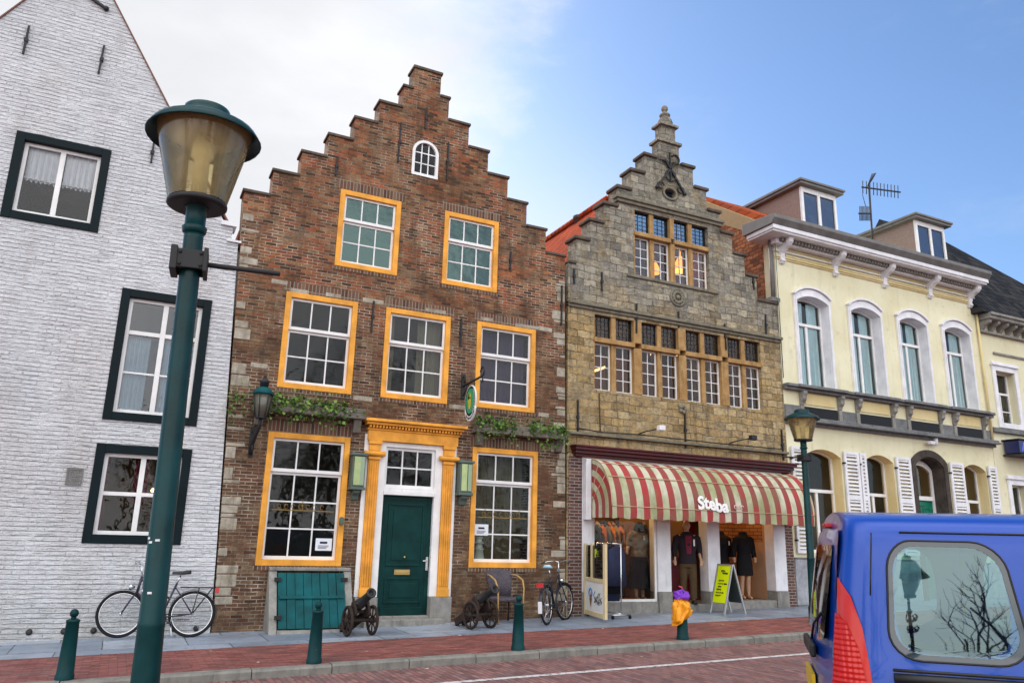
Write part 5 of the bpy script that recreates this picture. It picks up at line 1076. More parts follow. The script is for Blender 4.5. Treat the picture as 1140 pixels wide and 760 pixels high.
# ------------------------------------------------------------------ bicycles
TYRE = flat('black_tyre',(0.014,0.014,0.015),0.8,0.2); SADB = flat('black_saddle',(0.02,0.02,0.022),0.5,0.4)
def bicycle(label, loc, rz, lean, col, steer=0.0, saddle_m=SADB, pale_guard=False, seat=0.93):
    L = thing('bicycle', label, 'bicycle', loc); FR = paint('bicycle_frame_paint', col, 0.3, 0.1); r = 0.345
    def wheel(c, rot=0.0):
        def P(x,y,z): return (c[0]+x*math.cos(rot)-y*math.sin(rot), c[1]+x*math.sin(rot)+y*math.cos(rot), c[2]+z)
        circ = lambda rad,n: [P(rad*math.cos(2*math.pi*k/n),0,rad*math.sin(2*math.pi*k/n)) for k in range(n)]
        w = MB(); w.tube([P(0,-0.05,0),P(0,0.05,0)],0.022,8); w = w.build('wheel', CHROME, L, local=True)
        MB().tube(circ(r-0.02,40),0.021,8,closed=True).build('tyre', TYRE, w, local=True); MB().tube(circ(r-0.05,40),0.011,6,closed=True).build('rim', CHROME, w, local=True)
        s = MB()
        for k in range(18): a = 2*math.pi*k/18; s.tube([P(0.02*math.cos(a+0.6),0.03*(1 if k%2 else -1),0.02*math.sin(a+0.6)),P((r-0.055)*math.cos(a),0,(r-0.055)*math.sin(a))],0.0022,3,cap=False)
        s.build('spokes', CHROME, w, local=True)
    fx = 1.02; wheel((0,0,r)); 
    hd0,hd1 = Vector((0.84,0,0.66)),Vector((0.80,0,0.90)); bb = Vector((0.45,0,0.29)); st_ = Vector((0.28,0,0.80))
    f = MB(); f.tube([bb,st_],0.017,8); f.tube([bb,hd0],0.019,8); f.tube([bb+(st_-bb)*0.55,hd1-Vector((0,0,0.05))],0.015,8); f.tube([hd0-Vector((0,0,0.02)),hd1],0.021,8)
    for s in (-1,1): f.tube([bb+Vector((0,0.03*s,0)),(0,0.06*s,r)],0.010,6); f.tube([bb+(st_-bb)*0.9+Vector((0,0.02*s,0)),(0,0.06*s,r)],0.009,6)
    f.build('frame', FR, L, local=True)
    # front end turns about the head tube
    piv = Vector((0.86,0,0.5)); rot = Matrix.Translation(piv)@Matrix.Rotation(steer,4,'Z')@Matrix.Translation(-piv); wc = rot@Vector((fx,0,r)); wheel(tuple(wc), steer)
    g = MB()
    for s in (-1,1): g.tube([rot@Vector((0.85,0.045*s,0.66)),rot@Vector((0.93,0.05*s,0.52)),rot@Vector((fx,0.055*s,r))],0.011,6)
    g.build('fork', FR, L, local=True)
    h = MB(); h.tube([hd1,hd1+Vector((0.03,0,0.18))],0.013,8); top = hd1+Vector((0.05,0,0.18))
    for s in (-1,1): h.tube([rot@top,rot@(top+Vector((0.06,0.12*s,0.03))),rot@(top+Vector((0.02,0.25*s,0.02))),rot@(top+Vector((-0.14,0.29*s,-0.01)))],0.011,8)
    h.build('handlebar', CHROME, L, local=True)
    for s in (-1,1): MB().tube([rot@(top+Vector((-0.04,0.275*s,0.01))),rot@(top+Vector((-0.17,0.295*s,-0.015)))],0.017,8).build('grip', SADB, L, local=True)
    h = MB(); h.lathe([(0.02,-0.05),(0.045,0.0),(0.045,0.03)],(0,0,0),10,'x'); h.xf(rot@Matrix.Translation((0.93,0,0.74))); h.build('headlamp', CHROME, L, local=True)
    sp = st_+(st_-bb).normalized()*(seat-0.80); m = MB().tube([st_,sp],0.013,8); m.build('seat_post', CHROME, L, local=True)
    m = MB(); n = 9
    for k in range(n): pass
    pr = [(-0.13,0.02),(-0.12,0.085),(-0.06,0.10),(0.0,0.07),(0.06,0.035),(0.13,0.025),(0.15,0.012)]
    v = []
    for (px,hw) in pr: v += [(sp.x+px-0.02,-hw,sp.z+0.01+0.012*(1 if px<-0.05 else 0)),(sp.x+px-0.02,-hw*0.5,sp.z+0.055+0.02*(px<-0.05)),(sp.x+px-0.02,hw*0.5,sp.z+0.055+0.02*(px<-0.05)),(sp.x+px-0.02,hw,sp.z+0.01+0.012*(px<-0.05))]
    fc = [(i*4+k,i*4+k+1,(i+1)*4+k+1,(i+1)*4+k) for i in range(len(pr)-1) for k in range(3)]+[(i*4,(i+1)*4,(i+1)*4+3,i*4+3) for i in range(len(pr)-1)]+[(0,1,2,3),(24,25,26,27)]
    m.add(v,fc,True).build('saddle', saddle_m, L, local=True)
    g = MB()
    def guard(b, c, a0, a1, rot_=None):
        n = 16; v = []
        for k in range(n+1):
            a = a0+(a1-a0)*k/n
            for s,dr in ((-0.028,0.004),(0,0.012),(0.028,0.004)):
                q = Vector((c[0]+(r+dr+0.006)*math.cos(a),s,c[2]+(r+dr+0.006)*math.sin(a))); v.append(tuple(rot_@q if rot_ else q))
        b.add(v,[(k*3+j,k*3+j+1,k*3+j+4,k*3+j+3) for k in range(n) for j in range(2)],True)
    guard(g,(0,0,r),R(20),R(205)); g.build('mudguard', FR, L, local=True, fix=False); g = MB(); guard(g,(fx,0,r),R(40),R(150),rot); g.build('mudguard', FR, L, local=True, fix=False)
    if pale_guard: g = MB(); g.box(-r-0.035,-r-0.012,-0.035,0.035,r-0.12,r+0.08); g.build('reflector_flap', WTRIM, L, local=True)
    k_ = MB()
    for s in (-0.06,0.06): k_.tube([(0.22,s,0.74),(-0.30,s,0.74)],0.007,6); k_.tube([(-0.06,s,0.74),(0,s*1.1,r)],0.006,6); k_.tube([(-0.26,s,0.74),(0.0,s*1.1,r)],0.006,6)
    for x in (0.18,0.0,-0.15,-0.30): k_.tube([(x,-0.06,0.74),(x,0.06,0.74)],0.006,6)
    k_.build('luggage_rack', IRON, L, local=True)
    m = MB(); m.box(-0.36,-0.31,-0.06,0.06,0.66,0.74); m.build('tail_lamp', flat('red_reflector',(0.45,0.01,0.015),0.3,0.5), L, local=True)
    c = MB(); c.tube([(bb.x,-0.07,bb.z),(bb.x,0.07,bb.z)],0.016,8); c.lathe([(0.085,-0.052),(0.085,-0.046)],(bb.x,0,bb.z),20,'y')
    for s,a in ((-1,0.5),(1,0.5+math.pi)): e = Vector((bb.x+0.17*math.cos(a),0.075*s,bb.z+0.17*math.sin(a))); c.tube([(bb.x,0.068*s,bb.z),e],0.009,6); c.box(e.x-0.04,e.x+0.04,e.y,e.y+0.09*s,e.z-0.012,e.z+0.012)
    c.build('crank', IRON, L, local=True)
    c = MB(); c.box(0.02,0.48,-0.060,-0.040,0.335,0.35); c.box(0.02,0.48,-0.060,-0.040,0.255,0.27); c.build('chain', IRON, L, local=True)
    c = MB(); c.tube([(0.30,0.03,0.27),(0.24,0.20,0.02)],0.009,6); c.build('kickstand', CHROME, L, local=True)
    L.rotation_euler = (lean,0,rz); return L
bicycle('dark purple bicycle leaning against the white painted wall', (1.19,13.66,gz(1.2)), R(171), R(7), (0.030,0.022,0.045), steer=R(14))
bicycle('black bicycle with pale blue saddle cover parked by the wooden windscreen', (7.16,12.98,gz(7.16)), R(43), R(-3), (0.016,0.018,0.03), steer=R(-12), saddle_m=flat('pale_blue_cover',(0.38,0.60,0.72),0.5,0.3), pale_guard=True, seat=0.98)

# ------------------------------------------------------------------ cannons
DKWOOD = flat('black_old_timber',(0.035,0.024,0.020),0.8,0.2); CAST = flat('cast_iron',(0.022,0.021,0.022),0.55,0.4)
def cannon(label, loc, rz):
    L = thing('cannon', label, 'cannon', loc, 'small cannons by the door')
    M_ = Matrix.Translation((0.02,0,0.50))@Matrix.Rotation(R(-24),4,'Y')
    b = MB().lathe([(0.02,-0.44),(0.035,-0.42),(0.035,-0.39),(0.02,-0.37),(0.085,-0.34),(0.092,-0.30),(0.085,-0.28),(0.080,-0.05),(0.088,-0.04),(0.088,-0.01),(0.072,0.0),(0.060,0.36),(0.066,0.37),(0.080,0.43),(0.080,0.45),(0.050,0.455),(0.045,0.40),(0.0,0.40)],(0,0,0),16,'x',cap=False); b.tube([(0,-0.13,-0.01),(0,0.13,-0.01)],0.025,8); b.xf(M_); b.build('barrel', CAST, L, local=True)
    c = MB()
    for s in (-0.115,0.115): c.beam((0.12,s,0.40),(-0.62,s*0.6,0.05),0.045,0.13); c.beam((0.10,s,0.30),(-0.02,s,0.52),0.045,0.10)
    c.beam((-0.60,-0.08,0.06),(-0.60,0.08,0.06),0.06,0.06); c.tube([(0.03,-0.25,0.235),(0.03,0.25,0.235)],0.028,8); c.beam((-0.05,-0.1,0.36),(-0.05,0.1,0.36),0.05,0.05); c.build('carriage', DKWOOD, L, local=True, bevel=0.006)
    for s in (-0.21,0.21):
        w = MB(); w.tube([(0.03+0.21*math.cos(2*math.pi*k/24),s,0.235+0.21*math.sin(2*math.pi*k/24)) for k in range(24)],0.026,6,closed=True); w.lathe([(0.045,-0.045),(0.045,0.045)],(0.03,s,0.235),10,'y')
        for k in range(8): a = 2*math.pi*k/8; w.tube([(0.03,s,0.235),(0.03+0.2*math.cos(a),s,0.235+0.2*math.sin(a))],0.013,6)
        w.build('wheel', DKWOOD, L, local=True)
    L.rotation_euler = (0,0,rz); return L
k1 = cannon('small black cannon on a carriage between cellar hatch and door', (3.65,12.86,gz(3.65)), R(-84))
k2 = copy_tree(k1); k2.location = (5.80,12.95,gz(5.8)); k2.rotation_euler = (0,0,R(-78)); k2['label'] = 'small black cannon on a carriage in front of the wicker chair'
# ------------------------------------------------------------------ wicker chair
WICK = Mat('grey_wicker',0.7,0.3); wx,wy,wz = WICK.sep(WICK.obj()); cB,fB = WICK.brick(WICK.comb(WICK.math('ADD',wx,wy),wz),0.03,0.014,0.002,0.3)
WICK.color(WICK.mix(cB,(0.05,0.042,0.055),(0.11,0.095,0.115))); WICK.bump(fB,0.6,-0.006); WICK = WICK.m
CANE = flat('bamboo_cane',(0.42,0.25,0.09),0.5,0.3)
chr_ = thing('wicker_chair','grey wicker chair with curved cane arms against the brick wall','chair',(6.62,13.66,gz(6.62)))
m = MB(); v = []; n = 10
for i in range(n+1):
    t = i/n-0.5
    for z,w,dp in ((0.44,0.46,0.0),(0.65,0.48,-0.03),(0.95,0.60,-0.09)): v.append((-0.25+dp+abs(t)**2*0.32, t*w, z-abs(t)*0.10*(z>0.9)))
f = [(i*3+k,i*3+k+1,(i+1)*3+k+1,(i+1)*3+k) for i in range(n) for k in range(2)]; m.add(v,f,True)
o = m.build('backrest', WICK, chr_, local=True, fix=False); md = o.modifiers.new('Solidify','SOLIDIFY'); md.thickness = 0.03
MB().box(-0.25,0.26,-0.25,0.25,0.38,0.45).build('seat', WICK, chr_, local=True, bevel=0.03)
for s in (-1,1):
    m = MB().tube([(-0.26,0.25*s,0.84),(-0.05,0.29*s,0.83),(0.16,0.29*s,0.76),(0.25,0.27*s,0.62),(0.25,0.25*s,0.0)],0.016,8); m.build('arm', CANE, chr_, local=True); MB().tube([(-0.25,0.23*s,0.42),(-0.29,0.24*s,0.0)],0.018,8).build('leg', DKWOOD, chr_, local=True)
chr_.rotation_euler = (0,0,R(-88))

# ------------------------------------------------------------------ windscreen, rail, board
PINE = flat('pale_pine',(0.62,0.50,0.30),0.6,0.3,sc=14)
A,Bp = Vector((8.60,14.0,gz(8.6))),Vector((8.37,12.93,gz(8.37))); dv = (Bp-A); along = dv.normalized(); nrm = Vector((along.y,-along.x,0)); nrm = -nrm if nrm.x > 0 else nrm
ws = thing('windscreen','pine framed terrace windscreen with white painted lower panel beside the bicycle','windscreen',tuple(A))
def at(t,z,o=0.0): return A+dv*t+Vector((0,0,z))+nrm*o
for t in (0.0,0.36,1.0): MB().beam(at(t,0.05 if t!=0.36 else 0.76),at(t,1.42),0.075 if t==1 else 0.055,0.06).build('post', PINE, ws, bevel=0.006)
m = MB(); m.beam(at(0.03,0.73),at(0.97,0.73),0.05,0.07); m.beam(at(0.03,0.10),at(0.97,0.10),0.05,0.09); m.build('rail', PINE, ws, bevel=0.006)
m = MB(); m.beam(at(0.03,0.42),at(0.97,0.42),0.02,0.56); pn = m.build('panel', flat('white_board',(0.74,0.75,0.76),0.5,0.3,var=0.05), ws)
m = MB().beam(at(0.03,1.08),at(0.97,1.08),0.008,0.62); m.build('glass_sheet', GLASS, ws)
def stroke(b,pts,r=0.008): b.tube([at(t,z,0.016) for t,z in pts],r,5)
m = MB()
for k in range(2): stroke(m,[(0.30-0.085*math.cos(math.pi*(i/10-0.5))*(1),0.38+0.19*i/10) for i in range(11)][::1],0.012); stroke(m,[(0.30+0.085*math.cos(math.pi*(i/10-0.5)),0.38+0.19*i/10) for i in range(11)],0.012)
m.build('emblem', flat('sky_blue_paint',(0.06,0.33,0.75),0.5,0.3), ws)
m = MB(); m.add([at(0.30,0.50,0.016),at(0.235,0.36,0.016),at(0.30,0.25,0.016),at(0.37,0.36,0.016)],[(0,1,2,3)]); m.add([at(0.25,0.33,0.018),at(0.30,0.21,0.018),at(0.36,0.33,0.018)],[(0,1,2)]); m.build('emblem', flat('brown_paint',(0.30,0.15,0.04),0.5,0.3,var=0.4), ws, fix=False)
m = MB()
for k,(t0,h_) in enumerate(((0.50,0.20),(0.57,0.12),(0.63,0.14),(0.69,0.22),(0.76,0.22),(0.83,0.12))):
    stroke(m,[(t0+0.035*math.sin(i*0.9),0.30+0.02*math.cos(k)+h_*i/8) for i in range(9)],0.006); stroke(m,[(t0-0.02,0.31+0.03*(k%3)),(t0+0.04,0.33+0.02*(k%2))],0.006)
m.build('lettering', IRON, ws)
m = MB().beam(at(0.50,1.24,0.008),at(0.66,1.24,0.008),0.004,0.22); m.build('sticker', flat('black_sticker',(0.02,0.025,0.015),0.5,0.3), ws)
t_ = text_mb('P',0.20,0.012,0.002); t_.v = [tuple(at(0.515+p[0]*0.9,1.17+p[1],0.013+p[2])) for p in t_.v]; t_.build('lettering', flat('lime_lettering',(0.55,0.65,0.02),0.5,0.3), ws)
m = MB()
for k in range(3): m.tube([at(0.62+i*0.012,1.19+k*0.04+0.008*math.sin(i*2+k),0.012) for i in range(8)],0.004,4)
m.build('lettering', flat('lime_lettering_small',(0.40,0.48,0.03),0.5,0.3), ws)
cr = thing('clothes_rack','chrome clothes rack on castors with dark garments outside the shop window','clothes rack',(8.95,13.6,gz(9)))
P1,P2 = Vector((8.98,13.30,gz(9))),Vector((8.86,14.0,gz(9)))
m = MB()
for p in (P1,P2): m.tube([p+Vector((0,0,0.08)),p+Vector((0,0,1.42))],0.014,8); m.tube([p+Vector((-0.22,0,0.08)),p+Vector((0.22,0,0.08))],0.014,8)
m.tube([P1+Vector((-0.2,0,1.42)),P1+Vector((0.02,0,1.42))],0.013,8); m.tube([P1+Vector((0,0,1.42)),P2+Vector((0,0,1.42))],0.014,8); m.tube([P1+Vector((0,0,0.1)),P2+Vector((0,0,0.1))],0.012,8)
m.build('rail', CHROME, cr)
for p in (P1,P2):
    for s in (-0.2,0.2): MB().lathe([(0.035,-0.015),(0.035,0.015)],tuple(p+Vector((s,0,0.037))),10,'x').build('castor', TYRE, cr)
for k in range(6):
    p = P1.lerp(P2,0.18+k*0.14); l_ = 0.75+0.15*(k%3); m = MB(); m.loft([(p.x,p.y,p.z+1.36-l_,0.24,0.045),(p.x,p.y,p.z+1.0,0.22,0.04),(p.x,p.y,p.z+1.30,0.19,0.035),(p.x,p.y,p.z+1.38,0.03,0.012)],10); m.build('garment', CL[(0,4,0,4,2,0)[k]], cr)
ab = thing('pavement_board','folding metal pavement board with a lime green handwritten poster','pavement sign',(11.74,13.42,gz(11.74)))
z0 = gz(11.74); ALU = flat('dull_aluminium',(0.50,0.51,0.53),0.4,0.5,0.7)
for xb,nm in ((11.46,'front_leg'),(12.03,'rear_leg')):
    m = MB()
    for y_ in (13.20,13.64): m.beam((xb,y_,z0),(11.745+(0.012 if xb>11.7 else -0.012),y_,z0+1.0),0.03,0.03,(0,1,0))
    tt = 0.985; m.beam((11.74+(0.012 if xb>11.7 else -0.012),13.215,z0+tt),(11.74+(0.012 if xb>11.7 else -0.012),13.625,z0+tt),0.03,0.03); f_ = m.build('frame', ALU, ab)
fp = lambda t,y_,o=0.0: (11.46+(11.735-11.46)*t-o*0.96, y_, z0+t*1.0+o*0.27)
m = MB().add([fp(0.22,13.22,0.005),fp(0.22,13.62,0.005),fp(0.97,13.62,0.005),fp(0.97,13.22,0.005),fp(0.22,13.22,-0.008),fp(0.22,13.62,-0.008),fp(0.97,13.62,-0.008),fp(0.97,13.22,-0.008)],[(0,1,2,3),(7,6,5,4),(0,3,7,4),(1,5,6,2),(0,4,5,1),(3,2,6,7)]); m.build('poster', flat('lime_poster',(0.62,0.74,0.0),0.5,0.3,var=0.06), ab)
m = MB(); rw = random.Random(4)
for row,(t,ys,ye,rad) in enumerate(((0.86,13.50,13.38,0.010),(0.81,13.45,13.28,0.010),(0.66,13.52,13.36,0.006),(0.60,13.54,13.30,0.006),(0.54,13.52,13.42,0.006),(0.48,13.55,13.40,0.006),(0.42,13.56,13.32,0.007),(0.36,13.56,13.40,0.006),(0.60,13.34,13.26,0.006))):
    n = 14; m.tube([fp(t+0.014*math.sin(i*2.3+row)+rw.uniform(-.006,.006),ys+(ye-ys)*i/n,0.012) for i in range(n+1)],rad,4)
m.build('lettering', IRON, ab)
fq = lambda t,y_: (12.03+(11.75-12.03)*t, y_, z0+t)
MB().add([fq(0.22,13.22),fq(0.22,13.62),fq(0.97,13.62),fq(0.97,13.22)],[(0,1,2,3)]).build('back_board', flat('dark_back_board',(0.04,0.05,0.06),0.6,0.2), ab, fix=False)
# ------------------------------------------------------------------ shop mannequins
def fused(b, name, mat, parent, vox=0.012):
    o = b.build(name, mat, parent, local=True); m = o.modifiers.new('Remesh','REMESH'); m.mode = 'VOXEL'; m.voxel_size = vox; m.use_smooth_shade = True
    s = o.modifiers.new('Smooth','SMOOTH'); s.iterations = 3; s.factor = 0.5; return o
MSKIN = flat('mannequin_skin',(0.50,0.30,0.19),0.5,0.4,var=0.08); MWHITE = flat('mannequin_white',(0.72,0.68,0.62),0.5,0.4,var=0.05)
def hand(b, w, d, side):                 # wrist, pointing direction: palm, four curled fingers and a thumb
    w = Vector(w); d = Vector(d).normalized(); s = d.cross(Vector((0,1,0))).normalized(); n_ = s.cross(d)
    b.tube([w,w+d*0.05,w+d*0.095],[0.024,0.036,0.034],8)
    for k,(o_,l_) in enumerate(((-0.027,0.062),(-0.009,0.072),(0.009,0.068),(0.027,0.052))): p = w+d*0.09+s*o_; b.tube([p,p+d*l_*0.5,p+d*l_*0.85+n_*side*0.018],[0.0095,0.009,0.007],6)
    p = w+d*0.03+s*0.03*side; b.tube([p,p+s*0.025*side+d*0.03,p+s*0.03*side+d*0.06],[0.011,0.010,0.008],6)
def body(b, h=1.78, head=True, female=False, arms=((0.30,0.02,0.95),(-0.30,-0.06,0.95)), legs=((0.09,0.0),(-0.09,-0.05)), elb=0.02):
    k = h/1.78; sh = 0.185 if female else 0.215
    b.loft([(0,0,0.80*k,0.155,0.11),(0,0,0.92*k,0.175,0.125),(0,0,1.05*k,0.14,0.10),(0,-0.01,1.25*k,0.17,0.12),(0,0,1.40*k,sh*0.9,0.105),(0,0.01,1.46*k,0.12,0.075),(0,0.01,1.50*k,0.06,0.06),(0,0.0,1.56*k,0.052,0.055)],18)
    if head:
        b.ball((0,-0.01,1.665*k),0.105,16,12,(0.78,0.92,1.12)); b.ball((0,-0.112,1.645*k),0.02,8,6,(0.7,1,1.3)); b.ball((0,-0.09,1.60*k),0.03,8,6,(1.0,0.6,0.7))
        for s in (-1,1): b.ball((0.082*s,0.0,1.655*k),0.026,8,6,(0.4,0.8,1.2)); b.ball((0.034*s,-0.096,1.675*k),0.014,8,6)
    for i,(hx,hy,hz) in enumerate(arms):
        s = 1 if hx > 0 else -1; S_ = Vector((sh*0.92*s,0.0,1.42*k)); E_ = Vector((sh*1.18*s+elb*s,0.03,1.13*k)); W_ = Vector((hx,hy,hz)); b.tube([S_-Vector((0.05*s,0,0)),S_,(S_+E_)/2,E_,(E_+W_)/2,W_],[0.05,0.056,0.046,0.040,0.036,0.026],10); hand(b,W_,(W_-E_),s)
    for i,(fx,fy) in enumerate(legs):
        H_ = Vector((0.085*(1 if fx>0 else -1),0,0.86*k)); K_ = Vector((fx*1.0,fy*0.4-0.015,0.48*k)); F_ = Vector((fx,fy+0.02,0.07)); b.tube([H_,(H_+K_)/2,K_,(K_*0.6+F_*0.4)+Vector((0,0.02,0)),F_],[0.088,0.075,0.052,0.056,0.036],12); b.tube([F_+Vector((0,0.04,-0.025)),F_+Vector((0,-0.06,-0.035)),F_+Vector((0,-0.15,-0.05))],[0.036,0.042,0.026],10)
    return b
# man-sized mannequin in the doorway
mn = thing('mannequin','man sized mannequin in dark jacket and brown trousers standing in the red doorway','mannequin',(11.36,14.22,0.362),'mannequins at the shop front')
fused(body(MB(),1.78,True,False,((0.27,-0.10,0.93),(-0.29,-0.06,0.93)),((0.11,-0.05),(-0.10,0.04))),'body',MSKIN,mn)
JACK = flat('dark_jacket_cloth',(0.022,0.016,0.022),0.85,0.2,var=0.35); TROU = flat('brown_trouser_cloth',(0.085,0.055,0.030),0.9,0.1,var=0.25); SHIRT = flat('wine_shirt_cloth',(0.15,0.02,0.04),0.8,0.1,var=0.2)
j = MB(); j.loft([(0,0,0.84,0.205,0.150),(0,0,1.05,0.185,0.140),(0,-0.01,1.25,0.215,0.152),(0,0,1.40,0.225,0.135),(0,0.01,1.47,0.14,0.095),(0,0.01,1.53,0.085,0.08)],20)
for s in (-1,1): j.tube([(0.17*s,0,1.42),(0.235*s,0,1.38),(0.268*s,0.01,1.25),(0.285*s,0.03,1.12),(0.285*s if s<0 else 0.28,-0.03,0.97)],[0.07,0.08,0.070,0.064,0.055],10)
fused(j,'jacket',JACK,mn)
t = MB()
t.loft([(0,0,0.76,0.185,0.135),(0,0,0.88,0.19,0.14),(0,0,0.98,0.165,0.125)],16)
for s,fx,fy in ((1,0.11,-0.05),(-1,-0.10,0.04)): t.tube([(0.088*s,0,0.86),(0.098*s,fy*0.3-0.01,0.65),(fx,fy*0.45-0.01,0.46),(fx,fy+0.02,0.10)],[0.110,0.098,0.084,0.076],12)
fused(t,'trousers',TROU,mn)
m = MB(); m.add([(-0.05,-0.163,1.05),(0.05,-0.163,1.05),(0.075,-0.15,1.44),(-0.075,-0.15,1.44)],[(0,1,2,3)]); m.build('shirt', SHIRT, mn, local=True, fix=False)
m = MB().box(0.10,0.135,-0.175,-0.165,1.22,1.36); m.build('price_tag', MWHITE, mn, local=True)
m = MB()
for fx,fy in ((0.11,-0.05),(-0.10,0.04)): m.tube([(fx,fy+0.07,0.035),(fx,fy-0.03,0.04),(fx,fy-0.15,0.03)],[0.045,0.05,0.038],10)
m.build('shoes', IRON, mn, local=True); mn.rotation_euler = (0,0,R(-24))
# tan blouse and black skirt behind the left pane
m1 = thing('mannequin','headless mannequin in tan blouse and long black skirt behind the left shop window','mannequin',(10.36,14.62,0.42),'mannequins at the shop front')
b = body(MB(),1.78,False,True,((0.24,-0.05,1.0),(-0.36,-0.16,1.02)),((0.08,0),(-0.08,0)),0.03); fused(b,'body',MSKIN,m1)
TAN = flat('tan_blouse_cloth',(0.26,0.17,0.10),0.85,0.1,var=0.25); BLK = flat('black_cloth',(0.010,0.010,0.013),0.85,0.2,var=0.3)
j = MB(); j.loft([(0,0,0.90,0.20,0.15),(0,0,1.02,0.19,0.14),(0,-0.01,1.25,0.20,0.14),(0,0,1.40,0.205,0.12),(0,0.01,1.47,0.12,0.085),(0,0.01,1.53,0.075,0.07)],18)
for s in (-1,1): j.tube([(0.15*s,0,1.42),(0.205*s,0,1.37),(0.24*s,0.02,1.22),(0.25*s,0.02,1.12)],[0.06,0.072,0.066,0.07],10)
fused(j,'blouse',TAN,m1)
s_ = MB(); v = []; n = 40
for z,rx,am in ((0.98,0.165,0.0),(0.86,0.20,0.004),(0.55,0.25,0.018),(0.24,0.29,0.032)):
    for k in range(n): a = 2*math.pi*k/n; r_ = rx+am*math.sin(a*9); v.append((r_*math.cos(a),r_*0.75*math.sin(a),z+0.02*math.sin(a*5)*(z<0.3)))
s_.add(v,[(i*n+k,i*n+(k+1)%n,(i+1)*n+(k+1)%n,(i+1)*n+k) for i in range(3) for k in range(n)],True); s_.build('skirt', BLK, m1, local=True, fix=False)
sc = MB().loft([(0,0,1.38,0.13,0.11),(0,0,1.46,0.14,0.11),(0,0,1.56,0.115,0.10),(0,0,1.64,0.06,0.06)],14); sc.build('scarf', BLK, m1, local=True); m1.rotation_euler = (0,0,R(-10))
MB().box(0.03,0.075,-0.155,-0.148,1.26,1.36).build('price_tag', MWHITE, m1, local=True)
# black coat with bare legs in the right bay
m3 = thing('mannequin','headless mannequin in a black coat with bare legs beside the plywood panel','mannequin',(13.40,14.66,0.42),'mannequins at the shop front')
fused(body(MB(),1.72,False,True,((0.25,-0.02,0.95),(-0.25,0.0,0.95)),((0.075,-0.02),(-0.07,0.03))),'body',MSKIN,m3)
def coat(b,zb,wb=0.2):
    b.loft([(0,0,zb,wb,0.15),(0,0,0.80,0.195,0.14),(0,0,1.0,0.165,0.12),(0,-0.01,1.22,0.195,0.135),(0,0,1.37,0.20,0.12),(0,0.01,1.44,0.12,0.085),(0,0.01,1.52,0.08,0.075)],18)
    for s in (-1,1): b.tube([(0.14*s,0,1.38),(0.20*s,0,1.34),(0.235*s,0.02,1.2),(0.25*s,0.02,1.08),(0.26*s,0.0,0.93)],[0.06,0.07,0.064,0.06,0.058],10)
    return b
fused(coat(MB(),0.52),'coat',BLK,m3); m3.rotation_euler = (0,0,R(-15))
m4 = thing('mannequin','dark fur jacket on a headless stand at the left of the right bay','mannequin',(12.98,14.98,0.42),'mannequins at the shop front')
MB().lathe([(0.18,0.0),(0.18,0.02),(0.02,0.03),(0.02,0.85)],n=14).build('stand', CHROME, m4, local=True)
b = coat(MB(),0.80,0.21); b.v = [(x*1.12+0.02*mnoise.noise(Vector((x,y,z))*14),y*1.12+0.02*mnoise.noise(Vector((x,y,z))*14+Vector((3,0,0))),z) for x,y,z in b.v]; fused(b,'coat',BLK,m4); MB().box(0.08,0.115,-0.19,-0.18,1.20,1.30).build('price_tag', MWHITE, m4, local=True)

# ------------------------------------------------------------------ things on the brick house
wl = thing('wall_lantern','old green topped lantern on a scrolled iron bracket, left of the ochre window','lantern',(1.87,FY,3.5))
LX,LY = 1.90,FY-0.52
m = MB(); m.tube([(1.86,FY-0.02,2.92),(1.86,FY-0.10,3.10),(1.87,FY-0.30,3.22),(1.89,FY-0.48,3.34),(LX,LY,3.50)],[0.03,0.04,0.035,0.03,0.03],8); m.tube([(1.86,FY-0.03,3.32),(1.87,FY-0.2,3.28),(1.88,FY-0.34,3.26)],0.018,6); m.box(1.82,1.90,FY-0.03,FY,2.88,3.40)
m.tube([(1.86,FY-0.10+0.07*math.cos(a*0.5),3.02+0.07*math.sin(a*0.5)) for a in range(12)],0.013,6); m.build('bracket', IRON, wl)
SMOKE = flat('dirty_lantern_glass',(0.10,0.095,0.075),0.25,0.5); m = MB().lathe([(0.10,3.52),(0.155,3.90)],(LX,LY,0),6); m.build('lantern_glass', SMOKE, wl)
m = MB().lathe([(0.105,3.49),(0.105,3.519)],(LX,LY,0),6)
for k in range(6): a = 2*math.pi*k/6; m.tube([(LX+0.102*math.cos(a),LY+0.102*math.sin(a),3.51),(LX+0.158*math.cos(a),LY+0.158*math.sin(a),3.90)],0.009,5)
m.build('frame', IRON, wl); m = MB().lathe([(0.18,3.901),(0.185,3.92),(0.12,4.00),(0.07,4.03)],(LX,LY,0),6); m.build('hood', TEAL, wl); m = MB().lathe([(0.07,4.031),(0.075,4.10),(0.10,4.12),(0.05,4.16),(0.02,4.20)],(LX,LY,0),10); m.ball((LX,LY,4.21),0.028,8,6); m.build('chimney', IRON, wl)
# oval hanging sign
hs = thing('hanging_sign','oval green and yellow sign hanging from an iron bracket over the door','sign',(5.78,FY,4.5))
m = MB(); m.box(5.74,5.82,FY-0.03,FY,4.30,4.80); m.tube([(5.78,FY,4.55),(5.78,FY-0.95,4.60)],0.022,8); m.tube([(5.78,FY-0.02,4.75),(5.78,FY-0.12,4.72),(5.78,FY-0.10,4.60)],0.018,6)
m.tube([(5.78,FY-0.95+0.09*math.cos(a*0.45),4.68+0.09*math.sin(a*0.45)) for a in range(14)],0.016,6); m.tube([(5.78,FY-0.06,4.36),(5.78,FY-0.16,4.44),(5.78,FY-0.2,4.56)],0.016,6); m.tube([(5.78,FY-0.95,4.60),(5.78,FY-0.98,4.50),(5.78,FY-0.93,4.47)],0.016,6)
for y_ in (0.28,0.60): m.tube([(5.78,FY-y_,4.58),(5.78,FY-y_,4.47)],0.008,5)
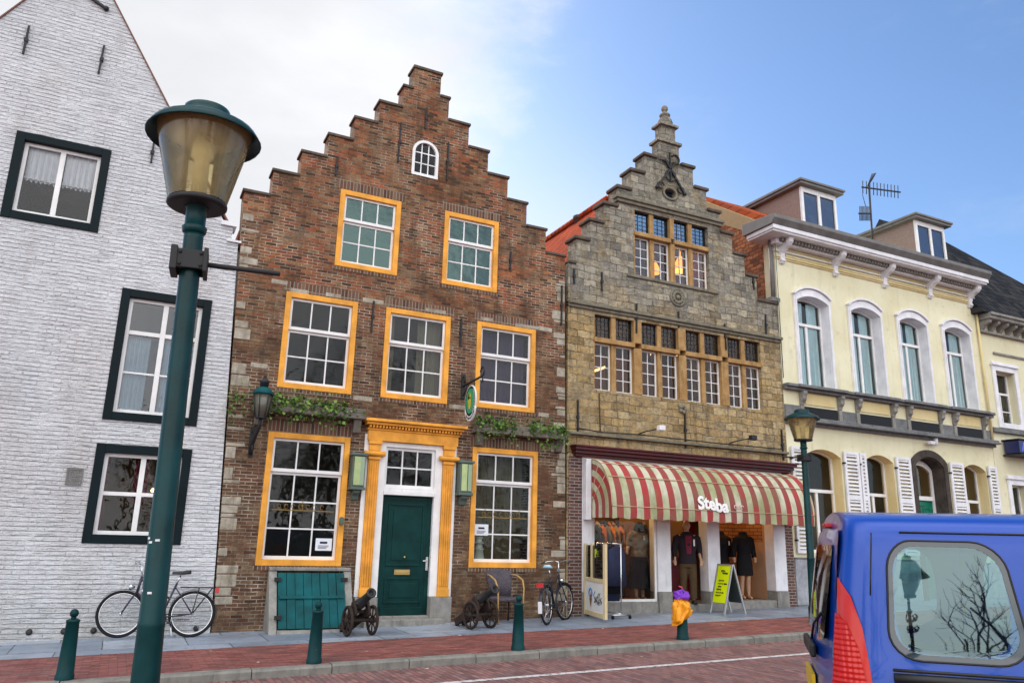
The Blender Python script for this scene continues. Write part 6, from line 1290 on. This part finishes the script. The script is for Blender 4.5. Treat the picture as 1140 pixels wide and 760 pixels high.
m.build('bracket', IRON, hs)
SY,SZ = FY-0.44,4.19
def oval(ry,rz,x0,x1,n=32): return MB().prismx([(SY+ry*math.cos(2*math.pi*k/n),SZ+rz*math.sin(2*math.pi*k/n)) for k in range(n)],x0,x1)
wr = oval(0.255,0.315,5.765,5.795).build('board', flat('white_sign_rim',(0.66,0.70,0.66),0.5,0.3), hs)
for s in (-1,1):
    X = lambda a,b: (5.78+s*a,5.78+s*b) if s>0 else (5.78-b,5.78-a)
    oval(0.235,0.295,*X(0.0155,0.018)).build('dark_ring', DOORGREEN, wr); oval(0.185,0.245,*X(0.0185,0.021)).build('green_field', Mat('sign_green',0.5,0.3).color((0.04,0.33,0.16)).m, wr)
    m = MB()
    for (cy,cz,a,b_) in ((0.03,0.06,0.075,0.11),(0.06,0.10,0.05,0.07)): m.merge(MB().prismx([(SY+cy+a*math.cos(2*math.pi*k/16),SZ+cz+b_*math.sin(2*math.pi*k/16)) for k in range(16)],*X(0.0215,0.0235)))
    m.build('pale_green_patch', flat('sign_lime',(0.30,0.55,0.08),0.5,0.3), wr)
    m = MB()
    for (cy,cz,a,b_) in ((0.0,-0.04,0.055,0.13),(0.0,0.09,0.04,0.05)): m.merge(MB().prismx([(SY+cy+a*math.cos(2*math.pi*k/16),SZ+cz+b_*math.sin(2*math.pi*k/16)) for k in range(16)],*X(0.024,0.026)))
    m.build('yellow_patch', flat('sign_yellow',(0.62,0.45,0.03),0.5,0.3), wr)
    m = MB()
    for k in range(9): a = -0.9+k*0.22; m.merge(MB().prismx([(SY-0.208*math.cos(a)+dy,SZ+0.268*math.sin(a)+dz) for dy,dz in ((-.01,-.018),(.012,-.018),(.012,.018),(-.01,.018))],*X(0.0185,0.020)))
    m.build('ring_marks', WTRIM, wr)
m = MB(); n = 14; v = []
for k in range(n+1): a = math.pi*(1.12+0.76*k/n); 
pl = [(SY+0.26*math.cos(math.pi*(1.1+0.8*k/n)),SZ-0.06+0.33*math.sin(math.pi*(1.1+0.8*k/n))) for k in range(n+1)]; pl2 = [(SY+0.24*math.cos(math.pi*(1.1+0.8*k/n)),SZ-0.04+0.25*math.sin(math.pi*(1.1+0.8*k/n))) for k in range(n+1)]
for k in range(n): m.prismx([pl[k],pl[k+1],pl2[k+1],pl2[k]],5.762,5.798)
m.build('ribbon', WTRIM, hs); m = MB()
for k in range(2,12): y_,z_ = [(p+q)/2 for p,q in zip(pl[k],pl2[k])]; m.box(5.757,5.803,y_-0.012,y_+0.008,z_-0.02,z_+0.02)
m.build('ribbon_marks', DKGREEN, hs)
# planters with ivy
LEAF = Mat('ivy_leaf',0.55,0.35); ri = LEAF.n('ShaderNodeNewGeometry').outputs['Random Per Island']; LEAF.color(LEAF.ramp(ri,[(0,(0.018,0.05,0.012)),(0.35,(0.05,0.13,0.02)),(0.65,(0.10,0.20,0.03)),(0.9,(0.17,0.28,0.05)),(1,(0.25,0.28,0.08))])); LEAF = LEAF.m
def leaf(b, p, s, r):
    q = Quaternion((r.gauss(0,1),r.gauss(0,1),r.gauss(0,1),r.gauss(0,1))).normalized(); 
    pts = [(0,-1,0),(0.65,-0.45,0.12),(0.75,0.15,0.1),(0.35,0.35,0),(0,1.0,-0.15),(-0.35,0.35,0),(-0.75,0.15,0.1),(-0.65,-0.45,0.12)]
    b.add([p+q@(Vector(k)*s) for k in pts],[tuple(range(8))])
WOODBOX = make_trimstone('mossy_ledge_stone',(0.13,0.115,0.10),(0.20,0.18,0.15),(0.05,0.05,0.035))
def planter(x0,x1,z,lab,seed,dens,gaps=()):
    r = random.Random(seed); P = thing('planter', lab, 'planter', ((x0+x1)/2,FY,z), 'ivy planters above the windows')
    m = MB(); m.box(x0,x1,FY-0.24,FY,z-0.06,z+0.04); m.box(x0+0.02,x1-0.02,FY-0.22,FY,z+0.041,z+0.13)
    for xx in (x0+0.06,x1-0.20): m.prismx([(FY,z-0.32),(FY-0.10,z-0.30),(FY-0.18,z-0.061),(FY,z-0.061)][::-1],xx,xx+0.14)
    m.build('ledge', WOODBOX, P, bevel=0.012); b = MB(); n = int((x1-x0)*dens)
    for k in range(n):
        x = r.uniform(x0-0.02,x1+0.0)
        if any(a<x<c for a,c in gaps) and r.random()<0.85: continue
        cl = 0.5+0.5*mnoise.noise(Vector((x*2.3,seed,0)))
        if r.random() < 0.58: p = Vector((x,FY-r.uniform(0.02,0.30),z+0.10+abs(r.gauss(0,0.09))*(0.5+cl)))
        else: p = Vector((x,FY-0.22-abs(r.gauss(0,0.05)),z+0.12-abs(r.gauss(0,0.16))*(0.4+cl*1.2)))
        leaf(b,p,r.uniform(0.022,0.045),r)
    b.build('ivy', LEAF, P, fix=False); return P
planter(1.80,3.80,3.74,'stone ledge planter overgrown with ivy above the left ochre window',1,430,((3.45,3.85),))
planter(6.02,8.08,3.70,'stone ledge planter overgrown with ivy above the right ochre window',2,400,((6.9,7.15),))
iv = MB(); r = random.Random(8)
for k in range(70): z_ = r.gauss(3.75,0.16); iv_x = 1.62+r.gauss(0,0.09)+0.10*math.sin(z_*3); leaf(iv,Vector((iv_x,FY-0.03-abs(r.gauss(0,0.05)),z_)),r.uniform(0.02,0.04),r)
t_ = iv.build('climbing_ivy', LEAF, fix=False); tag(t_,'sparse ivy climbing the brick corner beside the white house','ivy')
# wooden display cases either side of the door
def case(x0,x1,lab):
    P = thing('display_case', lab, 'display case', ((x0+x1)/2,FY,2.75), 'display cases flanking the door'); y0 = FY-0.20
    m = MB(); m.box(x0,x1,y0,FY,2.46,3.02); m.build('case', GREYGRN, P, bevel=0.008)
    m = MB(); m.box(x0+0.03,x0+0.145,y0-0.018,y0-0.001,2.49,3.0); m.build('panel', PALEGRN, P, bevel=0.004); m = MB(); m.box(x1-0.10,x1-0.02,y0-0.018,y0-0.001,2.49,3.0); m.build('panel', flat('faded_green',(0.28,0.38,0.26),0.5,0.3), P, bevel=0.004)
    m = MB(); m.box(x0+0.15,x1-0.105,y0-0.006,y0-0.001,2.49,3.0); m.build('slot', IRON, P)
    m = MB(); m.box(x0-0.03,x1+0.03,y0-0.03,FY,3.022,3.07); m.box(x0-0.02,x1+0.02,y0-0.025,FY,2.41,2.458); m.prismx([(FY,2.22),(FY-0.05,2.24),(FY-0.08,2.31),(FY-0.17,2.36),(FY-0.17,2.408),(FY,2.408)][::-1],x0+0.06,x1-0.06); m.each('bracket', GREYGRN, P, 0.008, gap=0.002)
case(3.62,3.86,'pale green wooden display case on the wall left of the door'); case(5.72,5.98,'pale green wooden display case on the wall right of the door')
m = MB(); m.box(3.50,3.57,FY-0.10,FY-0.02,1.80,1.90); m.lathe([(0.045,1.90),(0.02,1.93)],(3.535,FY-0.06,0),8); t_ = m.build('door_bell', GREYGRN); tag(t_,'small grey green bell box on the left ochre window frame','bell box')
PAPER = flat('white_paper',(0.72,0.76,0.84),0.7,0.2,var=0.04); INK = flat('dark_ink',(0.03,0.035,0.06),0.7,0.2)
def notice(x,z,lab):
    P = thing('paper_notice', lab, 'notice', (x,FY+0.09,z), 'paper notices in the windows'); m = MB(); m.box(x-0.145,x+0.145,FY+0.075,FY+0.079,z-0.10,z+0.11); m.build('sheet', PAPER, P)
    m = MB(); m.box(x-0.07,x+0.06,FY+0.071,FY+0.074,z+0.02,z+0.055)
    for k in range(3): m.box(x-0.10,x+0.09-0.02*k,FY+0.071,FY+0.074,z-0.02-k*0.022,z-0.012-k*0.022)
    m.build('print', INK, P)
notice(3.28,1.44,'white paper notice in the lower right pane of the left ground floor window'); notice(6.33,1.78,'white paper notice in the left pane of the right ground floor window')
GOLD = flat('gold_leaf',(0.26,0.17,0.045),0.5,0.4,0.2)
def gilt(x0,x1,z,par):
    m = MB(); m.box(x0,x1,FY+0.079,FY+0.083,z-0.012,z+0.004); rg_ = random.Random(int(x0*10)); x = x0+0.12
    while x < x1-0.15:
        h_ = rg_.choice((0.09,0.09,0.15)); m.tube([(x+0.03*math.cos(a*0.6),FY+0.081,z+0.06+0.04*math.sin(a*0.6)) for a in range(10)],0.006,4)
        if h_ > 0.1: m.box(x+0.03,x+0.042,FY+0.079,FY+0.083,z+0.01,z+h_+0.03)
        x += 0.125
    m.build('gilt_lettering', GOLD, par)
wns = [o for o in bh.children if o.name.startswith('window')]
gilt(2.32,3.42,2.02,wns[5]); gilt(6.24,7.32,2.03,wns[6])
lh = thing('lighthouse_ornament','cream model lighthouse standing inside the right ground floor window','ornament',(6.36,FY+0.22,1.20))
m = MB().lathe([(0.12,1.20),(0.115,1.24),(0.085,1.40),(0.105,1.41),(0.105,1.43),(0.075,1.44),(0.065,1.52),(0.095,1.53),(0.095,1.55),(0.06,1.56),(0.055,1.62),(0.085,1.63),(0.04,1.68),(0.01,1.71)],(6.36,FY+0.24,0),16); m.build('tower', flat('cream_glaze',(0.62,0.60,0.50),0.4,0.4), lh)
ch_ = thing('chandelier','lit brass chandelier seen through the low window of the white house','chandelier',(0.35,16.0,2.25))
m = MB(); m.tube([(0.35,16,2.99),(0.35,16,2.3)],0.012,6)
for k in range(6): a = k*1.047; m.tube([(0.35,16,2.25),(0.35+0.12*math.cos(a),16+0.12*math.sin(a),2.20),(0.35+0.22*math.cos(a),16+0.22*math.sin(a),2.28)],0.01,5)
m.build('arms', BRASS, ch_); m = MB()
for k in range(6): a = k*1.047; m.ball((0.35+0.22*math.cos(a),16+0.22*math.sin(a),2.33),0.03,8,6)
m.build('bulb', emit('lit_bulb',(1,0.5,0.18),9.0), ch_); L = bpy.data.lights.new('lamp_glow','POINT'); L.energy = 0.6; L.color = WARM; L.shadow_soft_size = 0.12; o = bpy.data.objects.new('lamp_glow',L); COL.objects.link(o); o.parent = ch_; o.location = (0,0,-0.12)

# ------------------------------------------------------------------ blue van
def lens(name, c):
    m = Mat(name, 0.12, 0.5); x,y,z = m.sep(m.obj()); m.color(m.mix(m.noise(5,3,vec=m.obj()), tuple(k*0.7 for k in c), c))
    m.bump(m.math('ADD', m.math('SINE', m.math('MULTIPLY', z, 260.0)), m.math('SINE', m.math('MULTIPLY', x, 260.0))), 0.35, 0.004); return m.m
VANBLUE = Mat('metallic_blue_paint',0.28,0.3,0.15); VANBLUE.color((0.0,0.052,0.36)); VANBLUE.b.inputs['Coat Weight'].default_value = 0.5; VANBLUE.b.inputs['Coat Roughness'].default_value = 0.04
VANBLUE.bump(VANBLUE.noise(2.2,2,vec=VANBLUE.obj()),0.03,0.05); VANBLUE = VANBLUE.m
BLKPL = flat('black_trim_plastic',(0.015,0.015,0.016),0.5,0.4); GRYPL = flat('grey_bumper_plastic',(0.05,0.05,0.052),0.6,0.3); FRIT = flat('smoked_window_border',(0.03,0.045,0.055),0.04,0.8,var=0.02); VGL = glass('van_glass',1.6,(0.42,0.62,0.64),0.02,0.07,(0.72,0.97,1.0,1)); DARKGL = flat('dark_van_glass',(0.012,0.014,0.016),0.04,0.8,var=0.02)
van = thing('van','bright blue small van parked at the kerb with its rear towards the houses','van',(3.727,3.501,gz(3.7)-0.10)); van.rotation_euler = (0,0,R(-43))
SEC = [(0.0,0.20),(0.60,0.20),(0.74,0.24),(0.80,0.38),(0.832,0.65),(0.828,0.95),(0.812,1.10),(0.800,1.165),(0.752,1.655),(0.744,1.70),(0.728,1.752),(0.695,1.790),(0.60,1.818),(0.40,1.838),(0.0,1.848)]
def hw_at(z):
    s = SEC[1:]
    for (a,za),(b_,zb) in zip(s[:-1],s[1:]):
        if za <= z <= zb and zb > za: return a+(b_-a)*(z-za)/(zb-za)
    return s[-1][0] if z > 1.8 else s[0][0]
def plan(x):
    pts = [(0.0,0.88),(0.03,0.935),(0.07,0.968),(0.13,0.988),(0.22,0.997),(0.32,1.0),(2.8,1.0),(3.4,0.97),(3.75,0.90),(3.95,0.74)]
    for (a,fa),(b_,fb) in zip(pts[:-1],pts[1:]):
        if a <= x <= b_: return fa+(fb-fa)*(x-a)/(b_-a)
    return pts[0][1] if x < 0 else pts[-1][1]
def ksq(x):
    pts = [(0,1.0),(2.55,1.0),(2.75,0.97),(3.30,0.20),(3.75,0.06),(3.95,-0.12)]
    for (a,fa),(b_,fb) in zip(pts[:-1],pts[1:]):
        if a <= x <= b_: return fa+(fb-fa)*(x-a)/(b_-a)
    return pts[-1][1]
def rearx(z): return 0.0 if z < 0.95 else 0.13*((z-0.95)/0.9)**1.3
def vp_(x,z,s,o=0.0):                    # a point on the van's flank
    zz = z if z <= 0.85 else 0.85+(z-0.85)*ksq(x); return Vector((x+rearx(z)*max(0,1-x/0.5), s*(hw_at(z)*plan(x)+o), zz))
xs = [0.0,0.015,0.03,0.05,0.07,0.10,0.13,0.17,0.22,0.27,0.29,0.45,0.6,0.80,0.95,1.08,1.3,1.6,1.84,2.0,2.3,2.55,2.65,2.75,2.9,3.05,3.2,3.3,3.45,3.6,3.75,3.85,3.92,3.95]
sec2 = []
for (a,za),(b_,zb) in zip(SEC[:-1],SEC[1:]):
    sec2.append((a,za))
    if zb-za > 0.3: sec2.append((a+(b_-a)*0.5,(za+zb)/2))
sec2.append(SEC[-1]); NS = len(sec2)
b = MB(); v = []; idx = {}
for i,x in enumerate(xs):
    for s in (-1,1):
        for k,(w,z) in enumerate(sec2):
            zz = z if z <= 0.85 else 0.85+(z-0.85)*ksq(x); idx[i,s,k] = len(v); v.append((x+rearx(z)*max(0,1-x/0.5), s*w*plan(x), zz))
f = []
for i in range(len(xs)-1):
    for s in (-1,1):
        for k in range(NS-1):
            zc = (sec2[k][1]+sec2[k+1][1])/2; xc = (xs[i]+xs[i+1])/2
            if 1.165 < zc < 1.655 and (0.29 < xc < 0.80 or 1.08 < xc < 1.84): continue
            f.append((idx[i,s,k],idx[i,s,k+1],idx[i+1,s,k+1],idx[i+1,s,k]))
for i in (0,len(xs)-1): 
    for k in range(NS-1): f.append((idx[i,-1,k],idx[i,1,k],idx[i,1,k+1],idx[i,-1,k+1]))
b.add(v,f,True); vb = b.build('body', VANBLUE, van, local=True); md = vb.modifiers.new('Weld','WELD'); md.merge_threshold = 0.0005; md = vb.modifiers.new('Sub','SUBSURF'); md.levels = 1; md.render_levels = 1
def rrect(x0,x1,z0,z1,r,n=6,skew=0.0):
    p = []
    for (cx,cz,a0) in ((x1-r,z1-r,0),(x0+r,z1-r,90),(x0+r,z0+r,180),(x1-r,z0+r,270)):
        for k in range(n+1): a = R(a0+90*k/n); p.append((cx+r*math.cos(a),cz+r*math.sin(a)))
    return p
def patch(outline, s, o, rings=7, inner=None, fn=None):
    fn = fn or (lambda x,z,oo: vp_(x,z,s,oo)); n = len(outline); cx = sum(p[0] for p in outline)/n; cz = sum(p[1] for p in outline)/n; b = MB(); v = []; L_ = [0.004]+[k/rings for k in range(1,rings+1)] if inner is None else [inner+(1-inner)*k/2 for k in range(3)]
    for t in L_:
        for (x,z) in outline: v.append(fn(cx+(x-cx)*t,cz+(z-cz)*t,o))
    f = [(j*n+k,j*n+(k+1)%n,(j+1)*n+(k+1)%n,(j+1)*n+k) for j in range(len(L_)-1) for k in range(n)]
    if inner is None: f.append(tuple(range(n)))
    return b.add(v,f,True)
for s in (-1,1):
    for x0,x1 in ((0.255,0.80),(0.93,1.93)):
        ol = [(x+0.07*(1.685-z)/0.55*max(0,(x-x0)/(x1-x0)),z) for x,z in rrect(x0,x1,1.135,1.685,0.13)]; w = patch(ol,s,0.006,inner=0.90 if x1<1 else 0.88).build('window', FRIT, van, local=True, fix=False)
        patch(ol,s,0.004,10).build('pane', VGL, w, local=True, fix=False); cl = [vp_(x,z,s,0.006) for x,z in ol]; MB().tube(cl,0.005,6,closed=True).build('rubber_seal', BLKPL, w, local=True)
    ol = [(2.02,1.14),(2.85,1.14),(2.80,1.30),(2.55,1.66),(2.04,1.66)]; patch(ol,s,0.008,6).build('window', DARKGL, van, local=True, fix=False)
    tl = patch([(0.0,0.70),(0.18,0.70),(0.182,0.90),(0.165,1.08),(0.13,1.27),(0.07,1.41),(0.0,1.50)][::s],s,0.016,6).build('tail_lamp', flat('red_lamp_lens',(0.55,0.03,0.022),0.15,0.35,var=0.15), van, local=True)
    patch([(0.0,0.97),(0.13,0.955),(0.15,1.0),(0.11,1.18),(0.05,1.29),(0.0,1.33)][::s],s,0.026,5).build('brake_lens', lens('deep_red_lens',(0.62,0.010,0.006)), tl, local=True)
    patch([(0.0,0.76),(0.08,0.76),(0.14,0.84),(0.12,0.90),(0.05,0.955),(0.0,0.955)][::s],s,0.026,5).build('indicator_lens', lens('orange_lens',(0.85,0.15,0.0)), tl, local=True)
    patch([(0.09,0.72),(0.17,0.72),(0.165,0.80),(0.145,0.825)][::s],s,0.022,4).build('reverse_lens', flat('clear_lens',(0.6,0.6,0.6),0.1,0.6), tl, local=True)
    MB().tube([vp_(x,1.725,s,0.002) for x in (0.33,0.6,1.0,1.5,2.2)],0.005,6).build('roof_gutter', BLKPL, van, local=True)
    b = MB(); pr = [vp_(0.27+k*0.16,1.055,s,0.004) for k in range(11)]
    b.tube(pr,0.022,8); b.tube([p+Vector((0,0,0.035)) for p in pr],0.008,6); b.build('door_rail', BLKPL, van, local=True)
    b = MB()
    for x in (0.955,1.975,2.9): b.tube([vp_(x,z,s,0.0) for z in (0.45,0.7,0.95,1.1,1.3,1.5,1.68)] if x<2.5 else [vp_(x,z,s,0.0) for z in (0.45,0.7,0.83)],0.0045,5)
    b.build('door_gap', BLKPL, van, local=True)
    MB().tube([vp_(0.17,z,s,0.0) for z in (1.42,1.5,1.58,1.66,1.72)],0.004,5).build('tailgate_gap', BLKPL, van, local=True)
    b = MB(); b.box(2.05,2.22,s*0.835,s*0.86,0.93,0.98); b.build('door_handle', BLKPL, van, local=True, bevel=0.008)
    for x in (0.72,3.22):
        w = MB(); w.lathe([(0.20,0.0),(0.285,0.01),(0.31,0.05),(0.31,0.15),(0.285,0.19),(0.20,0.20)],(x,s*0.76-0.10,0.31),28,'y'); w = w.build('wheel', TYRE, van, local=True); r_ = MB().lathe([(0.03,0.0),(0.12,0.01),(0.20,-0.005),(0.205,0.02)],(0,0,0),20,'y'); r_.v = [(x+p[0],s*(0.865-p[1]),0.31+p[2]) for p in r_.v]; r_.build('rim', CHROME, w, local=True)
        b = MB(); n=16; vv=[]
        for k in range(n+1): a = math.pi*k/n; vv += [(x+0.36*math.cos(a),s*0.838,0.31+0.36*math.sin(a)),(x+0.30*math.cos(a),s*0.845,0.31+0.30*math.sin(a))]
        b.add(vv,[(2*k,2*k+1,2*k+3,2*k+2) for k in range(n)],True); b.build('wheel_arch', BLKPL, van, local=True, fix=False)
    hl = MB(); hl.ball((3.86,s*0.58,0.72),0.12,12,8,(0.7,1.1,0.9)); hl.build('headlamp', flat('headlamp_glass',(0.5,0.52,0.55),0.08,0.7), van, local=True)
    mr_ = MB(); mr_.ball((2.78,s*0.93,1.10),0.11,12,8,(0.5,0.8,0.9)); mr_.build('wing_mirror', BLKPL, van, local=True)
rf_ = lambda y,z,o: Vector((rearx(z)-o-0.010-0.030*(1-(y/0.75)**2), y, z))
# bowed tailgate skin, rear glass, plate and handle
g = patch(rrect(-0.66,0.66,0.62,1.74,0.10),1,0.0,8,fn=lambda y,z,o: Vector((rearx(z)-0.008-0.030*(1-(y/0.70)**2)*(1-((z-1.18)/0.58)**4*0.8), y, z))).build('tailgate', VANBLUE, van, local=True, fix=False)
tg = lambda y,z,o: Vector((rearx(z)-0.008-o-0.030*(1-(y/0.70)**2)*(1-((z-1.18)/0.58)**4*0.8), y, z))
patch(rrect(-0.56,0.56,1.17,1.66,0.09),1,0.008,6,fn=tg).build('rear_window', DARKGL, g, local=True, fix=False)
m = MB(); m.box(-0.062,-0.03,-0.30,0.30,1.06,1.13); m.build('handle', BLKPL, g, local=True, bevel=0.012); m = MB(); m.box(-0.060,-0.042,-0.26,0.26,0.86,0.97); m.build('number_plate', flat('yellow_plate',(0.75,0.48,0.02),0.4,0.4), g, local=True)
m = MB(); m.tube([tg(0.0,1.13,0.01),tg(-0.1,1.22,0.012),tg(-0.40,1.30,0.012)],0.007,6); m.build('wiper', BLKPL, g, local=True); m = MB(); m.box(0.075,0.14,-0.10,0.10,1.755,1.785); m.build('brake_light', flat('red_brake_light',(0.45,0.01,0.02),0.2,0.5), g, local=True, bevel=0.008)
m = MB(); pts = [vp_(0.45,0.45,-1,0.02),vp_(0.12,0.45,-1,0.03),Vector((-0.06,-0.66,0.45)),Vector((-0.10,0,0.45)),Vector((-0.06,0.66,0.45)),vp_(0.12,0.45,1,0.03),vp_(0.45,0.45,1,0.02)]
v = []
for p in pts:
    for dz,sc_ in ((-0.20,0.97),(-0.12,1.0),(0.10,1.0),(0.15,0.97)): v.append((p.x*1.0 if p.x>0.2 else p.x*sc_,p.y*sc_,p.z+dz))
m.add(v,[(i*4+k,(i+1)*4+k,(i+1)*4+k+1,i*4+k+1) for i in range(6) for k in range(3)],True); m.build('bumper', GRYPL, van, local=True, fix=False)
m = MB(); m.tube([(3.75,-0.72,0.42),(3.98,-0.45,0.42),(4.03,0,0.42),(3.98,0.45,0.42),(3.75,0.72,0.42)],0.13,10); m.build('bumper', GRYPL, van, local=True)
ws_ = MB().add([(2.76,-0.70,1.74),(2.76,0.70,1.74),(3.31,0.76,1.06),(3.31,-0.76,1.06)],[(0,1,2,3)]); ws_.v = [(x+0.02,y,z+0.025) for x,y,z in ws_.v]; ws_.build('windscreen', DARKGL, van, local=True, fix=False)
m = MB(); m.box(1.35,1.55,-0.55,-0.10,0.55,1.42); m.box(1.35,1.55,0.10,0.55,0.55,1.42); m.box(0.3,2.6,-0.70,0.70,0.40,0.46); m.build('seats', flat('dark_seat_cloth',(0.03,0.03,0.035),0.9,0.1), van, local=True, bevel=0.03)

# ------------------------------------------------------------------ behind the viewer: an old lamp and bare trees (seen in the glass)
LAMPX,LAMPY,LAMPZ = -3.4,-7.6,3.5
ol_ = thing('old_lamp_post','ornate copper green lamp post behind the viewer, mirrored in the van window','lamp post',(LAMPX,LAMPY,gz(LAMPX)))
IRONB = flat('bronzed_iron',(0.07,0.05,0.03),0.5,0.4,0.3); VERD = paint('verdigris_copper',(0.10,0.26,0.20),0.5,0.2)
H_ = LAMPZ
MB().lathe([(0.16,0),(0.16,0.3),(0.10,0.4),(0.075,0.9),(0.09,0.95),(0.06,1.0),(0.05,H_-0.85),(0.08,H_-0.82),(0.05,H_-0.75),(0.05,H_-0.55),(0.09,H_-0.50),(0.04,H_-0.45),(0.04,H_-0.2)],n=14).build('post', IRONB, ol_, local=True)
m = MB()
for k in range(4):
    a = k*math.pi/2
    for zz in (H_-0.62,H_-0.82): m.tube([(0.04*math.cos(a),0.04*math.sin(a),zz-0.05),(0.14*math.cos(a),0.14*math.sin(a),zz-0.04),(0.18*math.cos(a),0.18*math.sin(a),zz+0.03),(0.14*math.cos(a),0.14*math.sin(a),zz+0.06)],0.018,6)
m.build('scroll', IRONB, ol_, local=True)
MB().lathe([(0.16,H_-0.2),(0.33,H_+0.12)],n=6).build('lantern_glass', SMOKE, ol_, local=True); MB().lathe([(0.17,H_-0.25),(0.18,H_-0.2),(0.10,H_-0.26)],n=12).build('lower_ring', IRONB, ol_, local=True)
MB().lathe([(0.44,H_+0.12),(0.36,H_+0.20),(0.25,H_+0.38),(0.16,H_+0.42),(0.18,H_+0.47),(0.05,H_+0.55),(0.02,H_+0.7)],n=12).build('hood', VERD, ol_, local=True)
BARK = flat('bare_bark',(0.06,0.05,0.04),0.9,0.1)
def bare_tree(label, loc, h, seed):
    r = random.Random(seed); T = thing('bare_tree', label, 'tree', loc, 'bare trees behind the viewer'); tb = MB(); cb = MB()
    def grow(p, d, l, rad, dep):
        n = 4; pts = [p]; q = p.copy(); dd = d.copy()
        for k in range(n): dd = (dd+Vector((r.gauss(0,.12),r.gauss(0,.12),r.gauss(0.02,.08)))).normalized(); q = q+dd*l/n; pts.append(q.copy())
        (tb if dep == 0 else cb).tube(pts,[rad*(1-0.4*k/n) for k in range(n+1)],6 if dep < 3 else 3,cap=False)
        if dep >= 5: return
        for k in range(3 if dep < 2 else 2 + (r.random()<0.5)):
            ax = Vector((r.gauss(0,1),r.gauss(0,1),r.gauss(0,.4))).normalized(); nd = (dd*0.75+ax*0.75+Vector((0,0,0.18))).normalized(); grow(pts[r.choice((2,3,4))],nd,l*r.uniform(0.62,0.8),rad*0.55,dep+1)
    grow(Vector((0,0,0)),Vector((0,0,1)),h*0.33,h*0.022,0); tb.build('trunk', BARK, T, local=True, fix=False); cb.build('branches', BARK, T, local=True, fix=False); return T
for k,(x,y,h) in enumerate(((7.5,-13,11),(-3.9,-11.8,6.0),(15,-14,12),(-15,-13,10))): bare_tree('bare winter tree behind the viewer, seen only as a reflection', (x,y,gz(x)-0.1), h, 20+k)

EVG = Mat('evergreen_leaf',0.6,0.3); re_ = EVG.n('ShaderNodeNewGeometry').outputs['Random Per Island']; EVG.color(EVG.ramp(re_,[(0,(0.015,0.03,0.012)),(1,(0.05,0.075,0.03))])); EVG = EVG.m
for k,(x,y,h) in enumerate(((-24,-17,9.5),(3,-19,8.5),(10.5,-17.5,12),(19,-18,9.5),(27,-18,11))):
    r = random.Random(60+k); T = thing('evergreen_tree','dense evergreen tree behind the viewer, seen only as a reflection','tree',(x,y,gz(x)-0.1),'evergreens behind the viewer')
    MB().tube([(0,0,0),(0.1,0,h*0.4),(0,0.1,h*0.8)],[h*0.03,h*0.022,h*0.01],8).build('trunk', BARK, T, local=True); b = MB()
    cl = [(Vector((r.gauss(0,h*0.16),r.gauss(0,h*0.16),h*r.uniform(0.3,0.9))),h*r.uniform(0.08,0.17)) for _ in range(26)]
    for c,rad in cl:
        for _ in range(260): leaf(b, c+Vector((r.gauss(0,1),r.gauss(0,1),r.gauss(0,1)))*rad*0.62, r.uniform(0.06,0.12), r)
    b.build('crown', EVG, T, local=True, fix=False)

LIT = Mat('fallen_leaf',0.8,0.2); rl_ = LIT.n('ShaderNodeNewGeometry').outputs['Random Per Island']; LIT.color(LIT.ramp(rl_,[(0,(0.10,0.055,0.025)),(0.5,(0.22,0.13,0.05)),(0.85,(0.35,0.25,0.12)),(1,(0.6,0.58,0.52))])); LIT = LIT.m
b = MB(); r = random.Random(99)
for k in range(420):
    x = r.uniform(-4,16); y = r.choice((r.uniform(9.0,10.2),10.2-abs(r.gauss(0,0.10)),r.uniform(10.5,12.2),14.02-abs(r.gauss(0,0.2)),12.27+r.gauss(0,0.12)))
    z = gz(x)+(-0.094 if y < 10.235 else 0.008); s = r.uniform(0.012,0.032); a = r.uniform(0,6.28)
    b.add([(x+s*math.cos(a+q_)*w_,y+s*math.sin(a+q_)*w_,z+0.004*(q_>3)) for q_,w_ in ((0,1.2),(1.3,0.6),(2.6,0.8),(3.6,1.0),(5.0,0.6))],[(0,1,2,3,4)])
tag(b.build('fallen_leaves', LIT, fix=False), 'small dry leaves and scraps scattered along the kerb and pavement', 'litter', None, 'stuff')
